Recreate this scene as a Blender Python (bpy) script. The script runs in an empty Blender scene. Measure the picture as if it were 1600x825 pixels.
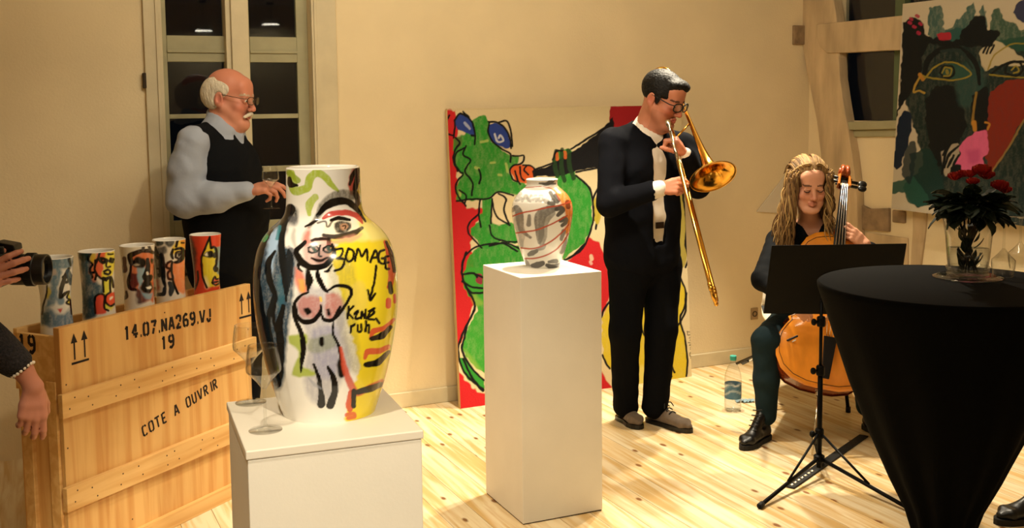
import bpy, bmesh, math, random
import numpy as np
from mathutils import Vector, Matrix

SC = bpy.context.scene
COL = SC.collection
R = math.radians

# ------------------------------------------------------------------ camera
F_PX, CY_PX, PITCH, ROLL, CAM_H = 1676.2, 311.9, .0902, -.01136, 1.66
_cp, _sp, _cr, _sr = math.cos(PITCH), math.sin(PITCH), math.cos(ROLL), math.sin(ROLL)
CM = (np.array([[_cr, -_sr, 0], [_sr, _cr, 0], [0, 0, 1]])
      @ np.array([[1, 0, 0], [0, _cp, -_sp], [0, _sp, _cp]])
      @ np.array([[1, 0, 0], [0, 0, -1], [0, 1, 0]], float))
CC = np.array([0, 0, CAM_H])
cam_d = bpy.data.cameras.new('camera')
cam = bpy.data.objects.new('camera', cam_d)
COL.objects.link(cam)
m = Matrix.Identity(4)
for i in range(3):
    m[i][0], m[i][1], m[i][2], m[i][3] = CM[0][i], -CM[1][i], -CM[2][i], CC[i]
cam.matrix_world = m
cam_d.sensor_fit = 'HORIZONTAL'
cam_d.sensor_width = 36.0
cam_d.lens = 36.0 * F_PX / 1600
cam_d.shift_y = -(412.5 - CY_PX) / 1600
cam_d.clip_start = .05
SC.camera = cam

# ------------------------------------------------------------------ world, lights, exposure
world = bpy.data.worlds.new('night')
SC.world = world
world.use_nodes = True
world.node_tree.nodes['Background'].inputs[0].default_value = (.010, .012, .016, 1)
world.node_tree.nodes['Background'].inputs[1].default_value = .25

def spot(name, loc, target, watts, angle, blend, col, size=.05):
    d = bpy.data.lights.new(name, 'SPOT')
    d.energy, d.spot_size, d.spot_blend, d.color = watts, R(angle), blend, col
    d.shadow_soft_size = size
    o = bpy.data.objects.new(name, d)
    COL.objects.link(o)
    o.location = loc
    o.rotation_euler = (Vector(target) - Vector(loc)).to_track_quat('-Z', 'Y').to_euler()
    return o

WARM = (1.0, .87, .65)
def area(name, loc, target, watts, sx, sy, col):
    d = bpy.data.lights.new(name, 'AREA')
    d.shape = 'RECTANGLE'
    d.energy, d.size, d.size_y, d.color = watts, sx, sy, col
    o = bpy.data.objects.new(name, d)
    COL.objects.link(o)
    o.location = loc
    o.rotation_euler = (Vector(target) - Vector(loc)).to_track_quat('-Z', 'Y').to_euler()
    return o
spot('spot_pedestal', (.28, 4.78, 2.86), (.08, 4.50, .6), 430, 66, .35, WARM, .035)
spot('spot_trombonist', (.96, 5.72, 2.86), (.85, 4.95, 0), 430, 80, .45, WARM, .035)
spot('spot_musicians', (1.40, 5.80, 2.86), (1.1, 4.75, 0), 430, 84, .45, WARM, .035)
spot('spot_left', (-1.95, 3.3, 2.86), (-.02, 4.3, .5), 110, 26, .6, WARM)
spot('spot_large_vase', (-.78, 1.55, 2.86), (-.45, 2.62, .9), 215, 56, .5, WARM)
spot('spot_crate', (.15, 2.75, 2.86), (-1.2, 4.3, .5), 105, 70, .7, WARM)
spot('spot_front', (.62, .15, 2.75), (-.42, 2.38, .55), 520, 32, .6, WARM)
area('added_wall_wash', (.15, 3.7, 2.88), (.75, 6.2, 1.75), 82, 2.6, .4, WARM)  # added wash to brighten the back wall, not a fixture of the room
area('added_room_fill', (.0, .6, 2.9), (.0, 1.4, 0), 22, 2.2, 1.2, WARM)  # added soft fill near the camera, stands for no real lamp

SC.cycles.transparent_max_bounces = 32
SC.view_settings.view_transform = 'Standard'
SC.view_settings.look = 'None'
SC.view_settings.gamma = 1
SC.view_settings.use_curve_mapping = False
SC.view_settings.exposure = -0.6

# ------------------------------------------------------------------ helpers
def ray(x, y):
    return CM.T @ np.array([(x - 800) / F_PX, (y - CY_PX) / F_PX, 1.])
def onz(x, y, z=0.):
    d = ray(x, y)
    return CC + d * (z - CC[2]) / d[2]
def onY(x, y, Y):
    d = ray(x, y)
    return CC + d * Y / d[1]
def onplane(x, y, p, n):
    d = ray(x, y)
    return CC + d * (np.dot(np.array(p) - CC, n) / np.dot(d, n))
def proj(P):
    v = (np.asarray(P, float) - CC) @ CM.T
    return np.stack([v[..., 0] / v[..., 2] * F_PX + 800, v[..., 1] / v[..., 2] * F_PX + CY_PX], -1)
def V(*a):
    return np.array(a, float)
def unit(v):
    v = np.asarray(v, float)
    return v / np.linalg.norm(v)

def lin(c):
    if isinstance(c, str):
        c = [int(c[i:i + 2], 16) / 255 for i in (0, 2, 4)]
    return tuple(x / 12.92 if x <= .04045 else ((x + .055) / 1.055) ** 2.4 for x in c)

MATS = {}
def mat(name, col, rough=.5, metal=0., bump=0., bscale=40., var=0., vscale=6., trans=0., ior=1.45, spec=.5,
        coat=0., sheen=0., stretch=(1, 1, 1), sss=0.):
    if name in MATS:
        return MATS[name]
    mt = bpy.data.materials.new(name)
    mt.use_nodes = True
    nt = mt.node_tree
    b = nt.nodes['Principled BSDF']
    c = lin(col)
    b.inputs['Base Color'].default_value = (*c, 1)
    b.inputs['Roughness'].default_value = rough
    b.inputs['Metallic'].default_value = metal
    b.inputs['Transmission Weight'].default_value = trans
    b.inputs['IOR'].default_value = ior
    b.inputs['Specular IOR Level'].default_value = spec
    b.inputs['Coat Weight'].default_value = coat
    b.inputs['Sheen Weight'].default_value = sheen
    if sss:
        b.inputs['Subsurface Weight'].default_value = sss
        b.inputs['Subsurface Radius'].default_value = (.012, .005, .003)
    tc = nt.nodes.new('ShaderNodeTexCoord')
    mp = nt.nodes.new('ShaderNodeMapping')
    mp.inputs['Scale'].default_value = stretch
    nt.links.new(tc.outputs['Object'], mp.inputs[0])
    n = nt.nodes.new('ShaderNodeTexNoise')
    n.inputs['Scale'].default_value = vscale
    n.inputs['Detail'].default_value = 4
    nt.links.new(mp.outputs[0], n.inputs[0])
    rp = nt.nodes.new('ShaderNodeValToRGB')
    k = var if var else .02
    rp.color_ramp.elements[0].position = .3
    rp.color_ramp.elements[1].position = .7
    rp.color_ramp.elements[0].color = (*[x * (1 - k) for x in c], 1)
    rp.color_ramp.elements[1].color = (*[min(1, x * (1 + k)) for x in c], 1)
    nt.links.new(n.outputs[0], rp.inputs[0])
    nt.links.new(rp.outputs[0], b.inputs['Base Color'])
    if bump:
        n2 = nt.nodes.new('ShaderNodeTexNoise')
        n2.inputs['Scale'].default_value = bscale
        n2.inputs['Detail'].default_value = 3
        nt.links.new(mp.outputs[0], n2.inputs[0])
        bp = nt.nodes.new('ShaderNodeBump')
        bp.inputs['Strength'].default_value = bump
        bp.inputs['Distance'].default_value = .01
        nt.links.new(n2.outputs[0], bp.inputs['Height'])
        nt.links.new(bp.outputs[0], b.inputs['Normal'])
    MATS[name] = mt
    return mt

def paint_mat(name, rough=.3, coat=0., bump=0., bscale=60., spec=.5, sss=0.):
    if name in MATS:
        return MATS[name]
    mt = mat(name, (.8, .8, .8), rough, bump=bump, bscale=bscale, coat=coat, spec=spec, sss=sss)
    nt = mt.node_tree
    b = nt.nodes['Principled BSDF']
    for l in list(b.inputs['Base Color'].links):
        nt.links.remove(l)
    a = nt.nodes.new('ShaderNodeAttribute')
    a.attribute_name = 'paint'
    nt.links.new(a.outputs['Color'], b.inputs['Base Color'])
    return mt

def link(name, me, material, parent=None, base=None, smooth=False):
    """one mesh object; vertices given in world space, moved so that the origin sits at the base of its thing"""
    if smooth:
        me.polygons.foreach_set('use_smooth', [True] * len(me.polygons))
    if material:
        me.materials.append(material)
    o = bpy.data.objects.new(name, me)
    COL.objects.link(o)
    off = None
    if parent is not None:
        top = parent
        while top.parent:
            top = top.parent
        off = Vector(top.location)
        o.parent = parent
    elif base is not None:
        off = Vector([float(v) for v in base])
        o.location = off
    if off is not None:
        me.transform(Matrix.Translation(-off))
    return o

def raw(name, verts, faces, material, parent=None, base=None, smooth=False):
    me = bpy.data.meshes.new(name)
    me.from_pydata([tuple(map(float, v)) for v in verts], [], [tuple(map(int, f)) for f in faces])
    bm = bmesh.new()
    bm.from_mesh(me)
    bmesh.ops.recalc_face_normals(bm, faces=bm.faces)
    bm.to_mesh(me)
    bm.free()
    me.update()
    return link(name, me, material, parent, base, smooth)

def raw_np(name, verts, quads, material, parent=None, base=None, smooth=True, colors=None):
    me = bpy.data.meshes.new(name)
    nv, nq = len(verts), len(quads)
    me.vertices.add(nv)
    me.vertices.foreach_set('co', np.ascontiguousarray(verts, np.float32).ravel())
    me.loops.add(nq * 4)
    me.loops.foreach_set('vertex_index', np.ascontiguousarray(quads, np.int32).ravel())
    me.polygons.add(nq)
    me.polygons.foreach_set('loop_start', np.arange(0, nq * 4, 4, dtype=np.int32))
    me.polygons.foreach_set('use_smooth', np.full(nq, smooth))
    me.update(calc_edges=True)
    me.validate()
    if colors is not None:
        at = me.color_attributes.new('paint', 'FLOAT_COLOR', 'POINT')
        c4 = np.ones((nv, 4), np.float32)
        c4[:, :3] = colors
        at.data.foreach_set('color', c4.ravel())
    return link(name, me, material, parent, base, False)

def tag(o, label, cat, group=None):
    o['label'], o['category'] = label, cat
    if group:
        o['group'] = group
    return o
def thing(name, label, cat, loc, group=None):
    o = bpy.data.objects.new(name, None)
    COL.objects.link(o)
    o.empty_display_size = .05
    o.location = [float(v) for v in loc]
    return tag(o, label, cat, group)
def struct(o):
    o['kind'] = 'structure'
    return o

class MB:
    """collects simple solids into one mesh"""
    def __init__(s):
        s.v, s.f = [], []
    def add(s, vs, fs):
        n = len(s.v)
        s.v += [tuple(map(float, v)) for v in vs]
        s.f += [tuple(i + n for i in f) for f in fs]
        return s
    def box(s, c, size, ax=None):
        c = np.asarray(c, float)
        A = np.eye(3) if ax is None else np.array([unit(a) for a in ax])
        h = np.asarray(size, float) / 2
        vs = [c + A[0] * h[0] * i + A[1] * h[1] * j + A[2] * h[2] * k for i in (-1, 1) for j in (-1, 1) for k in (-1, 1)]
        return s.add(vs, [(0, 1, 3, 2), (4, 6, 7, 5), (0, 4, 5, 1), (2, 3, 7, 6), (0, 2, 6, 4), (1, 5, 7, 3)])
    def prism(s, poly, n, depth):
        """planar polygon (3d points) pushed along n by depth"""
        n = np.asarray(n, float) * depth
        P = [np.asarray(p, float) for p in poly]
        k = len(P)
        vs = P + [p + n for p in P]
        fs = [tuple(range(k))[::-1], tuple(range(k, 2 * k))] + [(i, (i + 1) % k, (i + 1) % k + k, i + k) for i in range(k)]
        return s.add(vs, fs)
    def tube(s, path, r, seg=10, closed=False, cap=True):
        P = np.asarray(path, float)
        n = len(P)
        rr = np.full(n, r) if np.isscalar(r) else np.asarray(r, float)
        T = np.roll(P, -1, 0) - np.roll(P, 1, 0)
        if not closed:
            T[0], T[-1] = P[1] - P[0], P[-1] - P[-2]
        T /= np.maximum(np.linalg.norm(T, axis=1)[:, None], 1e-9)
        u = np.cross(T[0], (0, 0, 1) if abs(T[0][2]) < .9 else (1, 0, 0))
        vs = []
        for i in range(n):
            u = u - T[i] * np.dot(u, T[i])
            u /= np.linalg.norm(u)
            w = np.cross(T[i], u)
            for k in range(seg):
                a = 2 * math.pi * k / seg
                vs.append(P[i] + rr[i] * (math.cos(a) * u + math.sin(a) * w))
        fs = []
        for i in range(n if closed else n - 1):
            j = (i + 1) % n
            for k in range(seg):
                l = (k + 1) % seg
                fs.append((i * seg + k, i * seg + l, j * seg + l, j * seg + k))
        if cap and not closed:
            fs += [tuple(range(seg))[::-1], tuple(range((n - 1) * seg, n * seg))]
        return s.add(vs, fs)
    def lathe(s, prof, org, axis=(0, 0, 1), seg=32, cap0=False, cap1=False):
        """prof: list of (radius, height along axis)"""
        ax = unit(axis)
        u = unit(np.cross(ax, (0, 0, 1) if abs(ax[2]) < .9 else (1, 0, 0)))
        w = np.cross(ax, u)
        o = np.asarray(org, float)
        vs = [o + ax * h + r * (math.cos(2 * math.pi * k / seg) * u + math.sin(2 * math.pi * k / seg) * w)
              for r, h in prof for k in range(seg)]
        fs = []
        for i in range(len(prof) - 1):
            for k in range(seg):
                l = (k + 1) % seg
                fs.append((i * seg + k, i * seg + l, (i + 1) * seg + l, (i + 1) * seg + k))
        if cap0:
            fs.append(tuple(range(seg))[::-1])
        if cap1:
            fs.append(tuple(range((len(prof) - 1) * seg, len(prof) * seg)))
        return s.add(vs, fs)
    def ball(s, c, r, seg=14, ax=None):
        r = np.full(3, r) if np.isscalar(r) else np.asarray(r, float)
        A = np.eye(3) if ax is None else np.array([unit(a) for a in ax])
        c = np.asarray(c, float)
        vs, nr = [], seg // 2
        for i in range(1, nr):
            th = math.pi * i / nr
            for k in range(seg):
                a = 2 * math.pi * k / seg
                p = V(math.sin(th) * math.cos(a), math.sin(th) * math.sin(a), math.cos(th)) * r
                vs.append(c + p @ A)
        n = len(vs)
        vs += [c + V(0, 0, r[2]) @ A, c - V(0, 0, r[2]) @ A]
        fs = []
        for i in range(nr - 2):
            for k in range(seg):
                l = (k + 1) % seg
                fs.append((i * seg + k, (i + 1) * seg + k, (i + 1) * seg + l, i * seg + l))
        for k in range(seg):
            l = (k + 1) % seg
            fs += [(n, k, l), (n + 1, (nr - 2) * seg + l, (nr - 2) * seg + k)]
        return s.add(vs, fs)
    def build(s, name, material, parent=None, base=None, smooth=False, bevel=0.):
        o = raw(name, s.v, s.f, material, parent, base, smooth)
        if smooth == 'auto':
            pass
        if bevel:
            md = o.modifiers.new('bevel', 'BEVEL')
            md.width, md.segments, md.limit_method = bevel, 2, 'ANGLE'
        return o

def spline(pts, n=8):
    """Catmull-Rom through the points"""
    P = np.asarray(pts, float)
    if len(P) < 3:
        t = np.linspace(0, 1, n + 1)[:, None]
        return P[0] * (1 - t) + P[-1] * t
    Q = np.vstack([2 * P[0] - P[1], P, 2 * P[-1] - P[-2]])
    out = []
    for i in range(1, len(Q) - 2):
        t = np.linspace(0, 1, n, endpoint=False)[:, None]
        a, b, c, d = Q[i - 1], Q[i], Q[i + 1], Q[i + 2]
        out.append(.5 * ((2 * b) + (-a + c) * t + (2 * a - 5 * b + 4 * c - d) * t ** 2 + (-a + 3 * b - 3 * c + d) * t ** 3))
    return np.vstack(out + [P[-1:]])

# ------------------------------------------------------------------ the room
YAW = R(24.8)
DW = V(math.cos(YAW), math.sin(YAW), 0)         # along the back wall, to the right
EW = V(math.sin(YAW), -math.cos(YAW), 0)        # out of the back wall, into the room
UP = V(0, 0, 1)
PW = V(-.607, 5.771, 0)                         # a point at the foot of the back wall
S_L, S_R, U_F, H_C = -3.0, 2.786, 8.4, 2.95
def rm(s, u, z=0.):
    return PW + DW * s + EW * u + UP * z
AX = (DW, EW, UP)
def rbox(mb, s0, s1, u0, u1, z0, z1):
    return mb.box(rm((s0 + s1) / 2, (u0 + u1) / 2, (z0 + z1) / 2), (s1 - s0, u1 - u0, z1 - z0), AX)

plaster = mat('plaster', (.88, .81, .66), .9, bump=.12, bscale=90, var=.05, vscale=2.5)
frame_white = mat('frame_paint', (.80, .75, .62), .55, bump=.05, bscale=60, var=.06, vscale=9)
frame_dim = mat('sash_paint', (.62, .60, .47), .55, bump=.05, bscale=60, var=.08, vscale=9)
timber = mat('whitewashed_timber', (.74, .65, .51), .9, bump=.5, bscale=22, var=.22, vscale=9, stretch=(1, 1, .25))
timber_dark = mat('bare_timber', (.55, .46, .35), .9, bump=.6, bscale=30, var=.3, vscale=14)
ceil_m = mat('ceiling_paint', (.86, .82, .74), .9, bump=.05, bscale=80)

def pine(name, base, dark, knot, rot=(0, 0, 0), grain=3.2, rough=.42, knots=True, seed=1.):
    mt = bpy.data.materials.new(name)
    mt.use_nodes = True
    nt = mt.node_tree
    N, L = nt.nodes.new, nt.links.new
    b = nt.nodes['Principled BSDF']
    b.inputs['Roughness'].default_value = rough
    tc, oi = N('ShaderNodeTexCoord'), N('ShaderNodeObjectInfo')
    ad = N('ShaderNodeVectorMath'); ad.operation = 'ADD'
    sc = N('ShaderNodeVectorMath'); sc.operation = 'SCALE'
    cx = N('ShaderNodeCombineXYZ')
    for i in range(3):
        L(oi.outputs['Random'], cx.inputs[i])
    L(cx.outputs[0], sc.inputs[0]); sc.inputs['Scale'].default_value = 37.7 * seed
    mp = N('ShaderNodeMapping'); mp.inputs['Rotation'].default_value = rot
    L(tc.outputs['Object'], mp.inputs[0]); L(mp.outputs[0], ad.inputs[0]); L(sc.outputs[0], ad.inputs[1])
    m1 = N('ShaderNodeMapping'); m1.inputs['Scale'].default_value = (9, .55, 9)
    L(ad.outputs[0], m1.inputs[0])
    n1 = N('ShaderNodeTexNoise'); n1.inputs['Scale'].default_value = grain; n1.inputs['Detail'].default_value = 5
    n1.inputs['Distortion'].default_value = .6
    L(m1.outputs[0], n1.inputs[0])
    r1 = N('ShaderNodeValToRGB')
    r1.color_ramp.elements[0].position, r1.color_ramp.elements[1].position = .40, .62
    r1.color_ramp.elements[0].color = (*lin(base), 1)
    r1.color_ramp.elements[1].color = (*lin(dark), 1)
    L(n1.outputs[0], r1.inputs[0])
    # a tone of its own for every board
    hs = N('ShaderNodeHueSaturation')
    mr = N('ShaderNodeMapRange'); mr.inputs[3].default_value, mr.inputs[4].default_value = .84, 1.08
    L(oi.outputs['Random'], mr.inputs[0]); L(mr.outputs[0], hs.inputs['Value'])
    L(r1.outputs[0], hs.inputs['Color'])
    last = hs.outputs[0]
    if knots:
        m2 = N('ShaderNodeMapping'); m2.inputs['Scale'].default_value = (8.5, 4.2, 1)
        L(ad.outputs[0], m2.inputs[0])
        vo = N('ShaderNodeTexVoronoi'); vo.voronoi_dimensions = '2D'; vo.inputs['Scale'].default_value = 1
        L(m2.outputs[0], vo.inputs[0])
        nd = N('ShaderNodeTexNoise'); nd.inputs['Scale'].default_value = 14
        L(ad.outputs[0], nd.inputs[0])
        mm = N('ShaderNodeMath'); mm.operation = 'MULTIPLY_ADD'
        L(nd.outputs[0], mm.inputs[0]); mm.inputs[1].default_value = .10
        L(vo.outputs['Distance'], mm.inputs[2])
        r2 = N('ShaderNodeValToRGB')
        r2.color_ramp.elements[0].position, r2.color_ramp.elements[1].position = .11, .17
        r2.color_ramp.elements[0].color, r2.color_ramp.elements[1].color = (1, 1, 1, 1), (0, 0, 0, 1)
        e = r2.color_ramp.elements.new(.13); e.color = (.55, .55, .55, 1)
        sx_ = N('ShaderNodeSeparateColor'); L(vo.outputs['Color'], sx_.inputs[0])
        gt = N('ShaderNodeMath'); gt.operation = 'LESS_THAN'; gt.inputs[1].default_value = .62
        L(sx_.outputs[0], gt.inputs[0])
        av = N('ShaderNodeMath'); av.operation = 'MULTIPLY_ADD'; av.inputs[1].default_value = .5
        L(gt.outputs[0], av.inputs[0]); L(mm.outputs[0], av.inputs[2])
        L(av.outputs[0], r2.inputs[0])
        mx = N('ShaderNodeMixRGB')
        L(r2.outputs[0], mx.inputs[0]); L(last, mx.inputs[1])
        mx.inputs[2].default_value = (*lin(knot), 1)
        last = mx.outputs[0]
    L(last, b.inputs['Base Color'])
    bp = N('ShaderNodeBump'); bp.inputs['Strength'].default_value = .08; bp.inputs['Distance'].default_value = .004
    L(n1.outputs[0], bp.inputs['Height']); L(bp.outputs[0], b.inputs['Normal'])
    return mt

floor_m = pine('pine_floor', (.89, .82, .68), (.80, .66, .43), (.50, .33, .17))
sub_m = mat('subfloor', (.25, .17, .09), .9)
fl = MB()
rbox(fl, S_L - .2, S_R + .2, -.3, U_F + .2, -.12, -.024)
floor = struct(fl.build('floor', sub_m, base=rm(0, 0)))
PLW = .138
nb = int((S_R - S_L) / PLW) + 1
plank_mesh = None
rnd = random.Random(5)
for i in range(nb):
    s0 = S_L + i * PLW
    if plank_mesh is None:
        me = bpy.data.meshes.new('plank')
        t = MB()
        t.box((0, 0, 0), (PLW - .0022, U_F, .024))
        me.from_pydata(t.v, [], t.f)
        me.materials.append(floor_m)
        plank_mesh = me
    o = bpy.data.objects.new('plank', plank_mesh)
    COL.objects.link(o)
    o.parent = floor
    o.location = Vector(rm(s0 + PLW / 2, U_F / 2, -.012) - rm(0, 0))
    o.rotation_euler = (0, 0, YAW)

# window opening of the back wall
W0, W1, WZ0, WZ1 = -1.198, -.462, .82, 2.62
w = MB()
rbox(w, S_L - .2, W0, -.32, 0, -.1, H_C)
rbox(w, W1, S_R, -.32, 0, -.1, H_C)
rbox(w, W0, W1, -.32, 0, -.1, WZ0)
rbox(w, W0, W1, -.32, 0, WZ1, H_C)
struct(w.build('wall_back', plaster, base=rm(0, 0)))
w = MB(); rbox(w, S_L - .2, S_L, -.0, U_F, -.1, H_C); struct(w.build('wall_left', plaster, base=rm(S_L, 4)))
w = MB(); rbox(w, S_L - .2, S_R + .3, U_F, U_F + .2, -.1, H_C); struct(w.build('wall_front', plaster, base=rm(0, U_F)))
w = MB(); rbox(w, S_L - .2, S_R + .3, -.32, U_F + .2, H_C, H_C + .1); struct(w.build('ceiling', ceil_m, base=rm(0, 4, H_C)))

# right-hand timber wall with a window opening
c0 = rm(S_R, 0)
NR = -DW
def rp(x, y, off=0.):
    """pixel of the photograph -> point on the timber wall (moved off it by off)"""
    return onplane(x, y, c0 + NR * off, NR)
def uz(x, y):
    p = rp(x, y)
    return float(np.dot(p - c0, EW)), float(p[2])
ua, ub = uz(1312, 100)[0], uz(1470, 100)[0]
za, zb = uz(1360, 189)[1], 2.75
w = MB()
rbox(w, S_R, S_R + .07, -.32, ua, -.1, H_C)
rbox(w, S_R, S_R + .07, ub, U_F, -.1, H_C)
rbox(w, S_R, S_R + .07, ua, ub, -.1, za)
rbox(w, S_R, S_R + .07, ua, ub, zb, H_C)
struct(w.build('wall_right', plaster, base=c0))

# ceramic: baseboards
def baseboard(name, s0, s1, u0, u1):
    b = MB()
    rbox(b, s0, s1, u0, u1, 0, .085)
    o = b.build(name, frame_white, base=rm((s0 + s1) / 2, (u0 + u1) / 2), bevel=.004)
    return struct(o)
baseboard('baseboard_back', W1 + .14, S_R, 0, .016)
baseboard('baseboard_left', S_L, S_L + .016, .02, U_F)
baseboard('baseboard_right', S_R - .016, S_R, .02, U_F)

# ---- window_1: casing, mullion and two glazed leaves
glass = mat('window_glass', (.9, .93, .93), .02, trans=1., ior=1.45)
win = bpy.data.objects.new('window_1', None)
COL.objects.link(win)
win.location = rm((W0 + W1) / 2, 0, WZ0)
struct(win)
def wpart(name, boxes, m, parent=win, bevel=.003):
    b = MB()
    for q in boxes:
        rbox(b, *q)
    return b.build(name, m, parent, bevel=bevel)
def s_of(x, y=50):
    return float(np.dot(onplane(x, y, PW, EW) - PW, DW))
def z_of(x, y, u=0.):
    return float(onplane(x, y, PW + EW * u, EW)[2])
wpart('casing', [(W0 - .085, W0, 0, .022, WZ0 - .1, WZ1)], frame_white)
wpart('casing', [(W1, W1 + .13, 0, .022, WZ0 - .1, WZ1)], frame_white)
wpart('casing', [(W0 - .085, W1 + .13, 0, .022, WZ1, WZ1 + .1)], frame_white)
wpart('casing_bead', [(W1 + .012, W1 + .026, .022, .03, WZ0 - .1, WZ1)], frame_white, bevel=.002)
wpart('casing_bead', [(W0 - .03, W0 - .018, .022, .03, WZ0 - .1, WZ1)], frame_white, bevel=.002)
wpart('sill', [(W0 - .1, W1 + .14, -.12, .05, WZ0 - .04, WZ0)], frame_white)
wpart('apron', [(W0 - .085, W1 + .13, 0, .02, .09, WZ0 - .04)], frame_white)
wpart('shutter_hinge', [(W0 - .098, W0 - .082, .0, .03, z_of(226, 138), z_of(226, 114))],
      mat('old_iron', (.22, .18, .13), .6, metal=.6))
m0, m1_, m2_ = s_of(353), s_of(361), s_of(388)
wpart('mullion', [(m1_, m2_, -.11, .012, WZ0, WZ1)], frame_white)
wpart('mullion_rebate', [(m0, m1_, -.11, -.005, WZ0, WZ1)], frame_white)
UG = -.075                                           # plane of the sashes
def sg(x, y=120):
    return float(np.dot(onplane(x, y, PW + EW * UG, EW) - PW, DW))
zt0, zt1 = z_of(300, 97, UG), z_of(300, 55, UG)      # transom
zt1 = z_of(300, 56, UG)
def leaf(s0, s1, g0, g1, xs):
    """sash between s0 and s1, glass between g0 and g1"""
    top = WZ1
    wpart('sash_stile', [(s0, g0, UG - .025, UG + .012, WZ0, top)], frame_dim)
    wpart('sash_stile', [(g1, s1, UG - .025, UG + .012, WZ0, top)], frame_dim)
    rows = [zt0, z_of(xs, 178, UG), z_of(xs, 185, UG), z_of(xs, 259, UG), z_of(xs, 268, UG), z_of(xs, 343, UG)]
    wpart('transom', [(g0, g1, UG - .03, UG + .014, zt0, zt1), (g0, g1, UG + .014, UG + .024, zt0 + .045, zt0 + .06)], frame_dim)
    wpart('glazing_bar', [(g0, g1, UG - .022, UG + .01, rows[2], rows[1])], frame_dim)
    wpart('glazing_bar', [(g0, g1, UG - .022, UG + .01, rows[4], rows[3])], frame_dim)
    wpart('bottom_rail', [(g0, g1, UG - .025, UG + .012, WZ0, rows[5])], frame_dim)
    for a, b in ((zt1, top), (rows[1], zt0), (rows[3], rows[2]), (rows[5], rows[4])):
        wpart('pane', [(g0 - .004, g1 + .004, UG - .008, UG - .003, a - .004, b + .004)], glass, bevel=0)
leaf(W0, sg(357), sg(262), sg(353), 310)
leaf(m2_ - .004, W1, sg(391), sg(464), 428)

# ---- two small hanging lamps at the far end of the room (they show only as glints in the dark panes)
glow = bpy.data.materials.new('lamp_glow')
glow.use_nodes = True
_b = glow.node_tree.nodes['Principled BSDF']
_b.inputs['Emission Color'].default_value = (1, .9, .72, 1)
_b.inputs['Emission Strength'].default_value = 60
lamp_black = mat('lamp_black', (.05, .05, .05), .5)
for x_, y_, lb in ((318, 48, 'small flat hanging lamp reflected in the upper pane behind the elderly man'), (423, 38, 'small flat hanging lamp reflected in the upper pane above the large vase')):
    h_ = onplane(x_, y_, PW + EW * (UG - .003), EW)
    d_ = unit(h_ - CC); r_ = d_ - 2 * np.dot(d_, EW) * EW
    q_ = h_ + r_ * ((U_F - .35 - np.dot(h_ - PW, EW)) / np.dot(r_, EW))
    w_ = V(q_[0], q_[1], H_C)
    t = thing('hanging_lamp', lb, 'lamp', w_, 'hanging lamps')
    MB().lathe([(.001, .022), (.10, .016), (.115, 0), (.108, .0)], q_, seg=28).build('shade', lamp_black, t, smooth=True)
    MB().lathe([(.001, -.001), (.105, -.001), (.105, .004)], q_, seg=28).build('diffuser', glow, t)
    MB().tube([q_ + UP * .02, w_], .003, 6).build('cord', lamp_black, t)
    MB().lathe([(.045, -.025), (.05, 0)], w_, seg=20, cap0=True).build('canopy', lamp_black, t)

# ---- timber frame of the right wall
def beam(name, px, depth=.045, m=timber, n=NR, p0=None):
    P = [rp(x, y) for x, y in px]
    b = MB().prism([p - NR * .01 for p in P], NR, depth + .01)
    return struct(b.build(name, m, base=P[0], bevel=.006))
brace = [(1256, -60), (1256, 0), (1260, 40), (1266, 75), (1272, 110), (1280, 150), (1288, 190), (1294, 240), (1298, 300), (1296, 420),
         (1352, 420), (1350, 300), (1343, 240), (1337, 205), (1330, 165), (1324, 125), (1322, 90), (1326, 60), (1320, 40), (1314, 0), (1312, -60)]
beam('trim_1', brace, .06)
beam('trim_2', [(1290, 38), (1325, 35), (1470, 20), (1470, 78), (1402, 79), (1322, 83), (1306, 83), (1296, 74), (1291, 58)], .075)
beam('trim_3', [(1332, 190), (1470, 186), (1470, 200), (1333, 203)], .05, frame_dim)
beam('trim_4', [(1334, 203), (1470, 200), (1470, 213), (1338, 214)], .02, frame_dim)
beam('trim_5', [(1333, 322), (1345, 318), (1362, 326), (1392, 325), (1392, 362), (1372, 360), (1340, 358)], .02, timber_dark)
beam('trim_6', [(1396, 328), (1416, 330), (1416, 349), (1396, 347)], .012, timber_dark)
beam('trim_7', [(1428, 325), (1450, 325), (1448, 360), (1440, 420), (1424, 420), (1428, 360)], .012, timber)
beam('trim_8', [(1352, 362), (1420, 372), (1420, 420), (1352, 420)], .008, timber)
# stub of the rail that runs into the back wall
z0, z1 = z_of(1250, 70), z_of(1250, 40)
b = MB()
rbox(b, s_of(1238, 50), S_R, -.02, .02, z0, z1)
struct(b.build('trim_9', timber_dark, base=rm(S_R, 0, z0), bevel=.005))
# window_2 behind the timbers
w2 = bpy.data.objects.new('window_2', None)
COL.objects.link(w2)
w2.location = c0 + EW * ua + UP * za
struct(w2)
def w2part(name, u0, u1, d0, d1, z0, z1, m):
    b = MB(); rbox(b, S_R + d0, S_R + d1, u0, u1, z0, z1)
    return b.build(name, m, w2)
green = mat('green_sash', (.33, .38, .26), .6, var=.1)
usx = uz(1399, 120)[0]
w2part('frame', usx - .025, usx + .05, .012, .06, za, zb, green)
w2part('pane', ua, usx, .045, .05, za, zb, glass)
w2part('pane', usx, ub, .045, .05, za, zb, glass)

# ---- socket low on the back wall
p = onplane(1178, 490, PW, EW)
t = thing('wall_socket', 'small dark wall socket low on the cream wall beside the cellist', 'socket', p)
MB().box(p + EW * .004, (.055, .008, .075), AX).build('plate', mat('socket_plate', (.62, .52, .38), .5), t, bevel=.003)
MB().lathe([(.019, 0), (.019, .004), (.012, .004), (.012, -.002)], p + EW * .008, EW, 16).build('outlet', mat('socket_dark', (.28, .22, .16), .5), t)

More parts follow.
